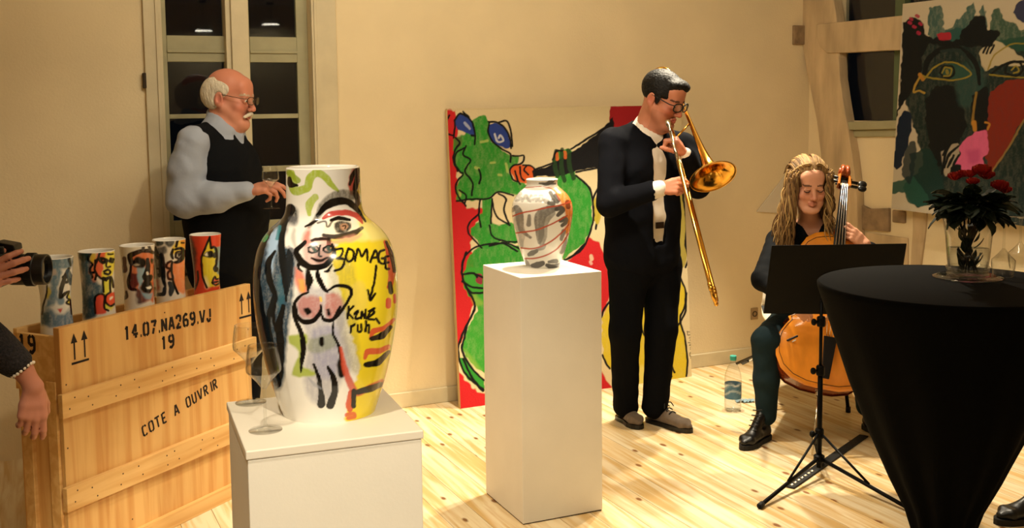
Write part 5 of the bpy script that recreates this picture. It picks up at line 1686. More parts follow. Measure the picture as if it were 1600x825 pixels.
def skin_paint(P, H, base, lip, cheek, brow=None, shade=None, extra=None):
    q = H.inv(P)
    c = np.tile(np.array(lin(base)), (len(P), 1))
    def mixin(w, col):
        w = w.clip(0, 1)[:, None]
        c[:] = c * (1 - w) + np.array(lin(col)) * w
    near = (np.abs(q) < .2).all(1)
    g = lambda x, y, z, r: np.exp(-(((np.abs(q[:, 0]) - x) ** 2 + (q[:, 1] - y) ** 2 + (q[:, 2] - z) ** 2) / r ** 2)) * near
    mixin(g(.042, .07, -.035, .026) * .6, cheek)
    mixin(g(0, .11, -.04, .018) * .55, cheek)
    mixin(g(.08, -.01, -.01, .02) * .6, cheek)
    if shade:                                                            # shaved beard
        mixin(((q[:, 1] > .01) & (q[:, 2] < -.045) & (q[:, 2] > -.14) & near) * .3 * (1 - g(0, .1, -.07, .02)), shade)
    mixin((np.abs(q[:, 0]) < .0215) * (np.abs(q[:, 2] + .0705) < .0105 - .25 * np.maximum(np.abs(q[:, 0]) - .006, 0)) * (q[:, 1] > .084) * near * .85, lip)
    if brow:
        bx = np.abs(q[:, 0])
        mixin(((bx > .013) & (bx < .048) & (np.abs(q[:, 2] - (.0185 + .05 * (bx - .013) * (bx < .035))) < .0042) & (q[:, 1] > .06)) * near * .85, brow)
    mixin((1 - np.minimum(1, np.sqrt(((np.abs(q[:, 0]) - .031) / .015) ** 2 + ((q[:, 2] + .004) / .010) ** 2))) * (q[:, 1] > .06) * near * .35, '6b3b30')
    if extra:
        extra(q, mixin, near)
    return c

def eyes(H, parent, iris='3a3a30', look=(0, 0), closed=False):
    for s in (-1, 1):
        if closed:
            continue
        c = H(s * .031, .0805, -.0045)
        mb = MB().ball(c, .0128 * H.sc, 16, (H.l, H.u, H.f))
        P = np.array(mb.v)
        d = (P - c) @ np.array([H.l, H.f, H.u]).T / (.0128 * H.sc)
        a = np.hypot(d[:, 0] - look[0], d[:, 2] - look[1])
        col = np.where((a < .2)[:, None] & (d[:, 1] > 0)[:, None], lin('080808'), np.where((a < .46)[:, None] & (d[:, 1] > 0)[:, None], lin(iris), lin('d8d0c4')))
        o = mb.build('eye', paint_mat('eyeball', .15), parent, smooth=True)
        at = o.data.color_attributes.new('paint', 'FLOAT_COLOR', 'POINT')
        c4 = np.ones((len(P), 4), np.float32); c4[:, :3] = col
        at.data.foreach_set('color', c4.ravel())

def hand(F, wrist, d, n, thumb_side, curl=(.5, .5, .5, .5), sc=1., spread=.0, thumb=(.7, .25, .5), k=.006, bend=None, tip_k=1.):
    """wrist; d along the hand, n out of the palm, thumb_side; curl per finger (radians at the first two joints)"""
    d = unit(d); n = unit(n - d * np.dot(n, d)); s = unit(thumb_side - d * np.dot(thumb_side, d) - n * np.dot(thumb_side, n))
    w = np.asarray(wrist, float)
    off = (.028, .0095, -.0095, -.026)
    kn = (.088, .092, .087, .078)
    seg = ((.043, .026, .021), (.047, .030, .022), (.043, .028, .021), (.034, .021, .019))
    rad = (.0098, .0102, .0096, .0086)
    tips = []
    F.torso([w, w + d * .05 * sc], [.026 * sc, .036 * sc], [.019 * sc, .0155 * sc], s, .01)
    F.torso([w + d * .05 * sc, w + d * .080 * sc], [.036 * sc, .040 * sc], [.0155 * sc, .0125 * sc], s, .008)
    for i in range(4):
        p = w + (d * kn[i] + s * off[i]) * sc
        F.cone(w + (d * .03 + s * off[i] * .6) * sc, p, .0115 * sc, .0112 * sc, k)
        c = curl[i] if np.ndim(curl[i]) else (curl[i], curl[i] * 1.15, curl[i] * .7)
        a = 0.
        dirn = unit(d + s * spread * (off[i] / .028))
        r = rad[i] * sc
        for j in range(3):
            a += c[j]
            v = dirn * math.cos(a) + n * math.sin(a)
            q = p + v * seg[i][j] * sc
            r2 = r * (.93 if j < 2 else .86)
            F.cone(p, q, r, r2, .0035)
            p, r = q, r2
        tips.append((p, v, r))
    # thumb: leaves the side of the palm near its base
    th, tn, tb = thumb
    p = w + (d * .022 + s * .022 + n * .006) * sc
    v = unit(d * .75 + s * th + n * tn)
    r = .0135 * sc
    for j, L in enumerate((.044, .034, .027)):
        q = p + v * L * sc
        r2 = r * (.86, .92, .84)[j]
        F.cone(p, q, r, r2, .008 if j == 0 else .0035)
        p, r = q, r2
        v = unit(v + (-s * .35 + n * .35 + d * .25) * tb)
    tips.append((p, v, r))
    return tips

def nails_on(tips, n, parent, m):
    pass

def person(label, base, group=None):
    return thing('person', label, 'person', base, group)
def garment(name, F, axes, material, parent, ruffle=None):
    v, q = F.mesh(axes, ruffle)
    return raw_np(name, v, q, material, parent)
def box_axes(lo, hi, step, fine=((), (), ())):
    return [grid(lo[i], hi[i], step, fine[i]) for i in range(3)]
def bounds(F, pad=.03):
    lo = np.min([p[0] for p in F.pr if p[4] > 0], 0) - pad
    hi = np.max([p[1] for p in F.pr if p[4] > 0], 0) + pad
    return lo, hi
def auto(name, F, step, material, parent, ruffle=None, fine=((), (), ())):
    lo, hi = bounds(F)
    return garment(name, F, box_axes(lo, hi, step, fine), material, parent, ruffle)
def shoe(F, heel, toe, w=.045, h=.06, k=.02):
    """heel and toe on the floor: sole shape, toe box and heel counter"""
    d = unit(toe - heel); L = np.linalg.norm(toe - heel)
    s = np.cross(UP, d)
    F.torso([heel + d * w * .8 + UP * .03, heel + d * L * .45 + UP * .03, heel + d * (L - w * 1.15) + UP * .026, heel + d * (L - w * .45) + UP * .02],
            [w * .8, w * .82, w, w * .45], [.024, .024, .022, .014], s, .008)
    F.cone(heel + d * w * .9 + UP * .04, heel + d * w * 1.0 + UP * (h + .03), w * .72, w * .78, k)
    F.cone(heel + d * w * 1.1 + UP * (h + .01), heel + d * L * .62 + UP * .035, w * .66, w * .6, k)
def sole(mb, heel, toe, w=.046, t=.018):
    d = unit(toe - heel); L = np.linalg.norm(toe - heel)
    s = np.cross(UP, d)
    pts = []
    for f, ww in ((0, .45), (.06, .75), (.2, .84), (.45, .78), (.68, 1.0), (.85, .86), (.95, .55), (1, .2)):
        pts.append((f, ww))
    P = [heel + d * L * f + s * w * ww for f, ww in pts] + [heel + d * L * f - s * w * ww for f, ww in pts[::-1]]
    return mb.prism(P, UP, t)

# ------------------------------------------------------------------ cloth, skin, hair
skin_m = paint_mat('skin', .48, spec=.35, bump=.05, bscale=300)
navy_suit = mat('navy_suit', (.05, .055, .075), .9, spec=.08, bump=.08, bscale=240)
dark_trs = mat('dark_trousers', (.045, .05, .065), .9, spec=.08, bump=.08, bscale=240)
white_shirt = mat('white_shirt', (.88, .85, .80), .75, bump=.12, bscale=26)
blue_shirt = mat('pale_blue_shirt', (.60, .63, .69), .8, bump=.25, bscale=22, var=.05)
vest_m = mat('dark_knit_vest', (.075, .08, .09), .95, spec=.08, bump=.3, bscale=300)
black_top = mat('black_blouse', (.05, .058, .07), .85, spec=.1, bump=.15, bscale=30)
jeans_m = mat('dark_teal_jeans', (.10, .16, .18), .85, spec=.12, bump=.1, bscale=220)
tweed = mat('speckled_tweed', (.13, .115, .12), .95, bump=.8, bscale=130, var=.75, vscale=170)
suede = mat('grey_suede', (.42, .36, .30), .9, sheen=.2, bump=.15, bscale=90, var=.12, vscale=25)
leather = mat('black_leather', (.03, .03, .032), .38, bump=.1, bscale=60)
hair_black = mat('black_hair', (.035, .028, .026), .62, bump=.4, bscale=110, stretch=(1, .3, 1), spec=.3)
hair_white = mat('white_hair', (.80, .76, .68), .7, bump=.6, bscale=110, stretch=(1, 1, .4), var=.12, vscale=60)
brass = mat('polished_brass', (.88, .66, .27), .16, metal=1., var=.06)
silver = mat('nickel_silver', (.86, .82, .74), .16, metal=1.)
frame_m = mat('black_spectacle_frame', (.03, .025, .025), .3)
steel_fr = mat('thin_metal_frame', (.25, .2, .16), .35, metal=.8)
lens_m = clear_glass('spectacle_lens', (.95, .95, .94), 1.35)
pearl_m = mat('pearl', (.86, .80, .72), .25)

def spectacles(H, parent, r, m, wx=.031, w=.025, h=.017, depth=.108, square=2.6, z=-.004):
    o = MB()
    for s in (-1, 1):
        ring = []
        for k in range(26):
            a = 2 * math.pi * k / 26
            ca, sa = math.cos(a), math.sin(a)
            ring.append(H(s * wx + w * abs(ca) ** (2 / square) * np.sign(ca), depth - .010 * abs(s * wx + w * ca) / .05, z + h * abs(sa) ** (2 / square) * np.sign(sa)))
        o.tube(ring, r, 8, closed=True)
        o.tube([H(s * (wx + w), depth - .012, z + h * .5), H(s * .071, depth - .03, z + .008), H(s * .079, -.012, z + .016), H(s * .078, -.03, z + .002)], r * .9, 8)
        lens = MB().prism([ring_ for ring_ in ring], H.f, .0008)
        lens.build('lens', lens_m, parent)
    o.tube(spline([H(-wx + w, depth - .003, z + .004), H(0, depth + .002, z + .008), H(wx - w, depth - .003, z + .004)], 5), r, 8)
    return o.build('spectacles', m, parent, smooth=True)

def limb(F, pts, rs, k=.02):
    return F.chain([np.asarray(p, float) for p in pts], rs, k)

# ================================================================== the trombonist
def trombonist():
    W = onY
    feet = (onz(968, 653), onz(1001, 671.5), onz(1012, 657), onz(1081, 677))
    base = (feet[0] + feet[2]) / 2
    t = person('trombonist in dark suit and black spectacles standing before the frog canvas', base)
    f = unit((.5, -.87, 0)); l = np.cross(UP, f)
    H = Frame(W(1035.5, 153, 5.30), (.72, -.60, -.40), sc=1.10)
    neck = W(1010, 205, 5.36)
    pel, wai, che = W(1006, 405, 5.38), W(1005, 335, 5.38), W(1004, 258, 5.38)
    rs, ls = W(958, 224, 5.27), W(1066, 230, 5.46)
    re, rw = W(953, 318, 5.16), W(1030, 295, 5.06)
    le, lw = W(1090, 290, 5.34), W(1070, 241, 5.19)
    rk, ra = W(977, 515, 5.30), onz(977, 660) + UP * .12
    lk, la = W(1033, 515, 5.38), onz(1024, 662) + UP * .12
    rh_, lh_ = W(982, 412, 5.32), W(1034, 412, 5.42)
    # body
    B = Field()
    head(B, H, jaw=1.15, nose=1.1)
    B.cone(H(0, -.02, -.05), neck, .058 * 1.1, .066, .03)
    B.ell(H(0, .05, -.118), (.045, .04, .03), H.ax, .03)
    B.torso([neck - UP * .03, che, wai, pel], [.10, .17, .155, .165], [.07, .105, .10, .11], l, .04)
    limb(B, [rs, re, rw], [.05, .042, .027]); limb(B, [ls, le, lw], [.05, .042, .027])
    limb(B, [rh_, rk, ra], [.085, .055, .04]); limb(B, [lh_, lk, la], [.085, .055, .04])
    hd = unit(W(1070, 289, 5.01) - rw)
    nR = unit(np.cross(hd, (0, 0, 1))); nR = nR if nR[1] > 0 else -nR
    hand(B, rw, hd, unit(nR + V(.2, .1, -.35)), UP, (.75, .85, .95, 1.0), 1.02, thumb=(.35, .45, .4))
    hd2 = unit(W(1049, 207, 5.16) - lw)
    hand(B, lw, hd2, unit(V(-.75, .1, -.15)), unit(V(.1, -.9, .3)), (1.0, 1.15, 1.2, 1.25), 1.02, thumb=(.3, .6, .6))
    lo, hi = bounds(B)
    hz, hx, hy = (H.o[2] - .16, H.o[2] + .16), (H.o[0] - .14, H.o[0] + .16), (H.o[1] - .17, H.o[1] + .14)
    hb = np.array([rw, rw + hd * .2, lw, lw + hd2 * .2])
    axes = box_axes(lo, hi, .014, ([(hx[0], hx[1], .0034), (hb[:, 0].min() - .05, hb[:, 0].max() + .05, .0034)],
                                   [(hy[0], hy[1], .0034), (hb[:, 1].min() - .05, hb[:, 1].max() + .05, .0034)],
                                   [(hz[0], hz[1], .0034), (hb[:, 2].min() - .05, hb[:, 2].max() + .05, .0034)]))
    v, q = B.mesh(axes)
    raw_np('body', v, q, skin_m, t, colors=skin_paint(v, H, 'b9785c', '94483e', 'b0584a', brow='241712', shade='86594a'))
    eyes(H, t, look=(.0, -.35))
    # hair: short, dark, combed to the side
    F = Field()
    E = lambda p, r, k=.012, op=1: F.ell(H(*p), np.array(r) * H.sc, H.ax, k, op)
    E((0, -.017, .039), (.081, .101, .086)); E((0, .058, .082), (.060, .030, .026), .02); E((.03, .064, .076), (.04, .026, .020), .02)
    E((0, .130, -.028), (.10, .082, .100), .006, -1)
    for s in (-1, 1):
        E((s * .088, .035, -.052), (.05, .05, .075), .008, -1); E((s * .085, -.012, -.030), (.03, .028, .045), .006, -1)
    E((0, -.03, -.135), (.14, .14, .085), .01, -1)
    for s in (-1, 1):
        E((s * .073, .020, .008), (.006, .013, .030), .012)
    lo, hi = bounds(F)
    garment('hair', F, box_axes(lo, hi, .0045), hair_black, t, (.0016, 190))
    spectacles(H, t, .0031, frame_m, w=.027, h=.019, depth=.114)
    # shirt, jacket, trousers
    S = Field()
    S.torso([neck - UP * .035, che, wai, W(1006, 372, 5.38)], [.115, .184, .172, .174], [.085, .126, .120, .118], l, .04)
    S.cone(H(0, -.026, -.150), neck - UP * .02, .069, .080, .015)
    S.cone(neck + f * .060 - UP * .03 + l * .03, neck + f * .064 - UP * .065 + l * .045, .020, .012, .008); S.cone(neck + f * .060 - UP * .03 - l * .03, neck + f * .064 - UP * .065 - l * .045, .020, .012, .008)
    S.cone(re + (rw - re) * .80, rw + (rw - re) * .01, .043, .040, .01)
    S.cone(le + (lw - le) * .80, lw - (lw - le) * .02, .040, .036, .01)
    S.ell(H(0, .02, -.065), (.09, .10, .072), H.ax, .010, -1)
    S.cone(neck + f * .02 + UP * .02, H(0, .0, -.06), .060, .064, .006, -1)
    auto('shirt', S, .008, white_shirt, t, (.0016, 70))
    J = Field()
    J.torso([neck - UP * .05 - f * .01, che, wai, W(1003, 398, 5.37)], [.125, .205, .196, .206], [.098, .137, .130, .142], l, .04)
    J.cone(neck - UP * .03 - f * .03, rs, .08, .072, .04); J.cone(neck - UP * .03 - f * .03, ls, .08, .072, .04)
    limb(J, [rs, re], [.074, .062]); limb(J, [re, rw - (rw - re) * .10], [.064, .047])
    limb(J, [ls, le], [.074, .062]); limb(J, [le, lw - (lw - le) * .12], [.064, .050])
    # the open front: a wedge taken out along the breastbone
    for a, b, w in ((neck + f * .14 + UP * .05, che + f * .17 + l * .01, .050), (che + f * .17 + l * .01, wai + f * .17 + l * .005, .046), (wai + f * .17 + l * .005, W(1030, 375, 5.25) + f * .05, .05),
                    (W(1030, 375, 5.25) + f * .05, W(1032, 420, 5.25) + f * .05, .055)):
        J.cone(a, b, w + .006, w + .004, .006, -1)
    J.box((che + wai) / 2 + f * .190 + UP * .0, (.036, .075, .27), (l, f, UP), .01, .004, -1)
    J.cone(neck + f * .125 - UP * .01, che + f * .172, .056, .030, .005, -1)
    J.cone(rw, rw + hd * .1, .046, .05, .004, -1)
    J.ell(H(0, -.01, -.02), (.1, .12, .115), H.ax, .006, -1)
    J.cone(neck, neck + UP * .1 + f * .06, .078, .085, .006, -1)
    auto('jacket', J, .0095, navy_suit, t, (.0035, 34))
    T = Field()
    T.torso([W(1006, 372, 5.38), W(1006, 410, 5.38)], [.172, .178], [.118, .122], l, .03)
    limb(T, [rh_, rk, ra - UP * .035], [.104, .078, .064], .03); limb(T, [lh_, lk, la - UP * .03], [.104, .080, .066], .03)
    auto('trousers', T, .0105, dark_trs, t, (.004, 30))
    for (he, to), an in (((feet[0], feet[1]), ra), ((feet[2], feet[3]), la)):
        s_ = Field()
        shoe(s_, he + UP * .012, to + UP * .012, .043, .058)
        so = auto('shoe', s_, .005, suede, t)
        sole(MB(), he, to, .045, .022).build('sole', leather, so)
        d = unit(to - he); sd = np.cross(UP, d); Ls = np.linalg.norm(to - he)
        lc = MB()
        for k in range(4):
            c = he + d * Ls * (.42 + .07 * k) + UP * (.108 - .0135 * k)
            lc.tube(spline([c - sd * .022 - UP * .008, c + UP * .004, c + sd * .022 - UP * .008 + d * .006], 4), .0032, 6)
        c = he + d * Ls * .42 + UP * .113
        for s in (-1, 1):
            lc.tube(spline([c, c + sd * s * .022 + UP * .010 + d * .01, c + sd * s * .035 - UP * .012 + d * .022], 4), .003, 6)
        lc.build('laces', leather, so, smooth=True)
    MB().box(W(1031, 352, 5.262), (.05, .006, .032), (l, f, UP)).build('belt_buckle', steel_fr, t, bevel=.002)
    return rw, hd, lw, hd2

TRW, THD, TLW, THD2 = trombonist()

# ---- the trombone, held
SGN = .14
def trombone():
    W = onY
    M, E = W(1043.5, 190, 5.165), W(1116, 470, 4.74)
    d = unit(E - M)
    v_ = unit((M + E) / 2 - CC); w = unit(v_ - d * np.dot(v_, d)); w = unit(w + np.cross(d, w) * SGN) * .078
    t = thing('trombone', 'shiny brass trombone held to the lips of the man in the dark suit', 'trombone', M)
    MB().lathe([(.0128, -.004), (.0135, .0), (.0125, .018), (.0075, .034), (.006, .06)], M, d, 20).build('mouthpiece', silver, t, smooth=True)
    L = np.linalg.norm(E - M)
    s0 = M + d * .05
    MB().tube([s0, s0 + d * .20], .0078, 12).build('inner_tube', silver, t, smooth=True)
    MB().tube([s0 + w + d * .04, s0 + w + d * .22], .0078, 12).build('inner_tube', silver, t, smooth=True)
    e0 = M + d * (L - .04)
    arc = [e0 + w / 2 - w / 2 * math.cos(a) + d * .04 * math.sin(a) for a in np.linspace(0, math.pi, 14)]
    MB().tube([s0 + d * .16] + arc + [s0 + w + d * .18], .0094, 14).build('outer_slide', brass, t, smooth=True)
    for tt in (L - .075, L - .06):
        MB().lathe([(.0094, -.012), (.0115, -.01), (.0115, .01), (.0094, .012)], M + d * tt, d, 14).lathe([(.0094, -.012), (.0115, -.01), (.0115, .01), (.0094, .012)], M + d * tt + w, d, 14).build('ferrule', brass, t, smooth=True)
    MB().ball(e0 + w / 2 + d * .046, .011, 10).build('slide_bumper', brass, t, smooth=True)
    hp = M + d * (.355)
    MB().tube([M + d * .33, M + d * .33 + w], .006, 10).build('slide_brace', brass, t, smooth=True)
    MB().tube([s0 + d * .045, s0 + d * .045 + w], .0065, 10).build('cork_barrel_brace', brass, t, smooth=True)
    # bell
    rim, back = W(1114, 276, 5.04), W(1046, 113, 5.50)
    ax = unit(rim - back); Lb = np.linalg.norm(rim - back)
    pr = [(.0080, 0), (.0085, .3), (.0100, .5), (.0135, .66), (.0185, .77), (.027, .86), (.040, .92), (.058, .96), (.082, .985), (.103, .997), (.1135, 1.0)]
    P = [(r, h * Lb) for r, h in spline(np.array(pr), 4)]
    inn = [(max(r - .0012, .004), h - .0006) for r, h in P[::-1]]
    MB().lathe(P + [(.1150, Lb + .001), (.1135, Lb + .002)] + inn, back, ax, 56).build('bell', brass, t, smooth=True)
    g = W(1020, 122, 5.52)
    q = g - back; q = unit(q - ax * np.dot(q, ax)) * .098
    arc = [back + q / 2 + q / 2 * math.cos(a) - ax * .05 * math.sin(a) for a in np.linspace(0, math.pi, 16)]
    MB().tube(arc, .0088, 12).build('tuning_slide', brass, t, smooth=True)
    for c in (back, back + q):
        MB().lathe([(.0088, -.014), (.0108, -.012), (.0108, .012), (.0088, .014)], c, ax, 14).build('ferrule', silver, t, smooth=True)
    ends = s0 + w + d * .035
    MB().tube(spline([back + q, back + q + ax * .16, back + q + ax * .30, ends - d * .05, ends], 8), .0085, 12).build('gooseneck', brass, t, smooth=True)
    bq_ = back + ax * Lb * .50
    MB().tube([ends - d * .02, bq_], .005, 10).build('bell_brace', brass, t, smooth=True)
    MB().tube([back + ax * .17, back + ax * .17 + q], .005, 10).build('bell_brace', brass, t, smooth=True)
trombone()

# ================================================================== the elderly man at the window
def old_man():
    W = onY
    Y0 = 5.03
    bx = W(352, 300, Y0)
    base = V(bx[0], Y0, 0)
    t = person('elderly man with white hair and dark knit vest standing at the window', base)
    f = unit((.96, -.26, 0)); l = np.cross(UP, f)
    H = Frame(W(359, 152, Y0), (.95, -.20, -.12), sc=1.10)
    neck = W(347, 199, Y0)
    che, wai, pel = W(346, 262, Y0), W(354, 335, Y0), W(350, 420, Y0)
    rs, ls = W(303, 222, Y0 - .17), W(352, 218, Y0 + .20)
    re, rw = W(290, 312, Y0 - .20), W(386, 299, Y0 - .22)
    le, lw = W(335, 320, Y0 + .24), W(372, 400, Y0 + .20)
    B = Field()
    head(B, H, nose=1.15)
    B.cone(H(0, -.025, -.05), neck, .062, .07, .03)
    B.ell(H(0, .045, -.115), (.045, .045, .032), H.ax, .03)
    B.torso([neck - UP * .03, che, wai, pel], [.11, .18, .17, .17], [.08, .13, .15, .13], l, .04)
    limb(B, [rs, re, rw], [.052, .044, .029]); limb(B, [ls, le, lw], [.052, .044, .029])
    gp = W(425, 300, Y0 - .23)                       # where the stem of the glass is pinched
    hd = unit(W(430, 289, Y0 - .22) - rw)
    hand(B, rw, hd, unit(V(.15, .45, -.8)), unit(V(.3, .9, .2)), (.35, .55, .75, .95), 1.04, thumb=(.3, .6, .4))
    hand(B, lw, V(.2, 0, -1), V(0, -1, 0), f, (.4, .5, .5, .5))
    rh_, lh_ = base + l * -.09 + UP * .92, base + l * .09 + UP * .92
    rk, lk = base + l * -.095 + UP * .5 + f * .01, base + l * .095 + UP * .5 + f * .02
    ra, la = base + l * -.10 + UP * .10 - f * .03, base + l * .10 + UP * .10
    limb(B, [rh_, rk, ra], [.085, .055, .04]); limb(B, [lh_, lk, la], [.085, .055, .04])
    lo, hi = bounds(B)
    hb = np.array([rw, rw + hd * .2])
    axes = box_axes(lo, hi, .016, ([(H.o[0] - .16, H.o[0] + .17, .0036), (hb[:, 0].min() - .04, hb[:, 0].max() + .05, .0036)],
                                   [(H.o[1] - .13, H.o[1] + .13, .0036), (hb[:, 1].min() - .05, hb[:, 1].max() + .05, .0036)],
                                   [(H.o[2] - .17, H.o[2] + .17, .0036), (hb[:, 2].min() - .07, hb[:, 2].max() + .05, .0036)]))
    v, q = B.mesh(axes)
    def extra(q_, mixin, near):
        mixin(near * (q_[:, 2] > .02) * .35, 'cc7a5e')
    raw_np('body', v, q, skin_m, t, colors=skin_paint(v, H, 'c4856c', '96504a', 'c2685a', brow='b8a890', extra=extra))
    eyes(H, t, look=(.1, -.3))
    F = Field()
    E = lambda p, r, k=.012, op=1: F.ell(H(*p), np.array(r) * H.sc, H.ax, k, op)
    for s in (-1, 1):
        E((s * .050, -.045, .012), (.032, .064, .070), .02)
        E((s * .064, -.008, .034), (.015, .036, .030), .02)
    E((0, -.076, .012), (.062, .036, .074), .02)
    E((0, .028, .118), (.082, .10, .060), .02, -1)
    for s in (-1, 1):
        E((s * .086, -.010, -.018), (.022, .026, .042), .006, -1)
        E((s * .08, .055, -.03), (.05, .055, .06), .006, -1)
    E((0, -.03, -.135), (.14, .15, .075), .01, -1)
    lo, hi = bounds(F)
    garment('hair', F, box_axes(lo, hi, .0042), hair_white, t, (.0009, 110))
    F = Field()
    for s in (-1, 1):
        F.cone(H(s * .002, .1020, -.0595), H(s * .030, .089, -.073), .0100, .0066, .006)
        G = Field(); G.cone(H(s * .016, .092, .0215), H(s * .042, .084, .022), .0048, .0040, .004)
        garment('eyebrow', G, box_axes(*bounds(G, .012), .0026), hair_white, t, (.0012, 260))
    garment('moustache', F, box_axes(*bounds(F, .012), .0026), hair_white, t, (.0012, 260))
    spectacles(H, t, .0016, steel_fr, w=.025, h=.016, depth=.119, square=2.4)
    # shirt with sleeves, vest, trousers, shoes
    S = Field()
    S.torso([neck - UP * .03, che], [.125, .19], [.09, .142], l, .04)
    S.cone(H(0, -.028, -.085), neck - UP * .02, .073, .083, .02)
    S.cone(neck + f * .055 + UP * .012, neck + f * .075 - UP * .035, .034, .03, .02)
    limb(S, [rs, rs * .5 + re * .5 - f * .012, re], [.076, .084, .080], .03); limb(S, [re, re * .5 + rw * .5 - UP * .008, rw - (rw - re) * .12], [.082, .066, .048], .03)
    S.cone(rw - (rw - re) * .16, rw - (rw - re) * .01, .046, .045, .006)
    limb(S, [ls, le, lw], [.074, .066, .045])
    S.ell(H(0, .01, -.02), (.10, .115, .095), H.ax, .012, -1)
    S.cone(neck + f * .04 + UP * .09, neck + f * .12 - UP * .01, .045, .028, .01, -1)
    auto('shirt', S, .0085, blue_shirt, t, (.0045, 42))
    J = Field()
    J.torso([neck - UP * .055 - f * .005, che, wai, W(352, 402, Y0)], [.118, .198, .200, .196], [.098, .158, .182, .170], l, .04)
    J.cone(neck - UP * .045 - f * .01, rs + l * .01 + UP * .004, .074, .074, .03); J.cone(neck - UP * .045, ls - l * .01, .074, .074, .03)
    for s_, e_ in ((rs, re), (ls, le)):
        J.cone(s_ + (rs - ls) * (.13 if s_ is rs else -.13) - UP * .03, e_, .072, .086, .008, -1)
    J.cone(neck + f * .05 + UP * .05, neck + f * .15 - UP * .10, .062, .018, .006, -1)
    J.cone(neck + UP * .012, neck + UP * .09, .080, .092, .006, -1)
    auto('vest', J, .0095, vest_m, t, (.003, 40))
    T = Field()
    T.torso([W(352, 396, Y0), pel], [.18, .18], [.155, .15], l, .03)
    limb(T, [rh_, rk, ra - UP * .03], [.105, .085, .07], .03); limb(T, [lh_, lk, la - UP * .03], [.105, .085, .07], .03)
    auto('trousers', T, .013, dark_trs, t, (.004, 28))
    for s in (-1, 1):
        he = base + l * s * .10 - f * .08
        s_ = Field(); shoe(s_, he + UP * .01, he + f * .28 + UP * .01, .045, .06)
        so = auto('shoe', s_, .008, leather, t)
        sole(MB(), he, he + f * .285, .046, .016).build('sole', rubber, so)
    return gp
GP = old_man()
_g = onY(424, 326, 4.80)
wine_glass('wine glass held by its stem in the hand of the elderly man', _g, .19, .038)

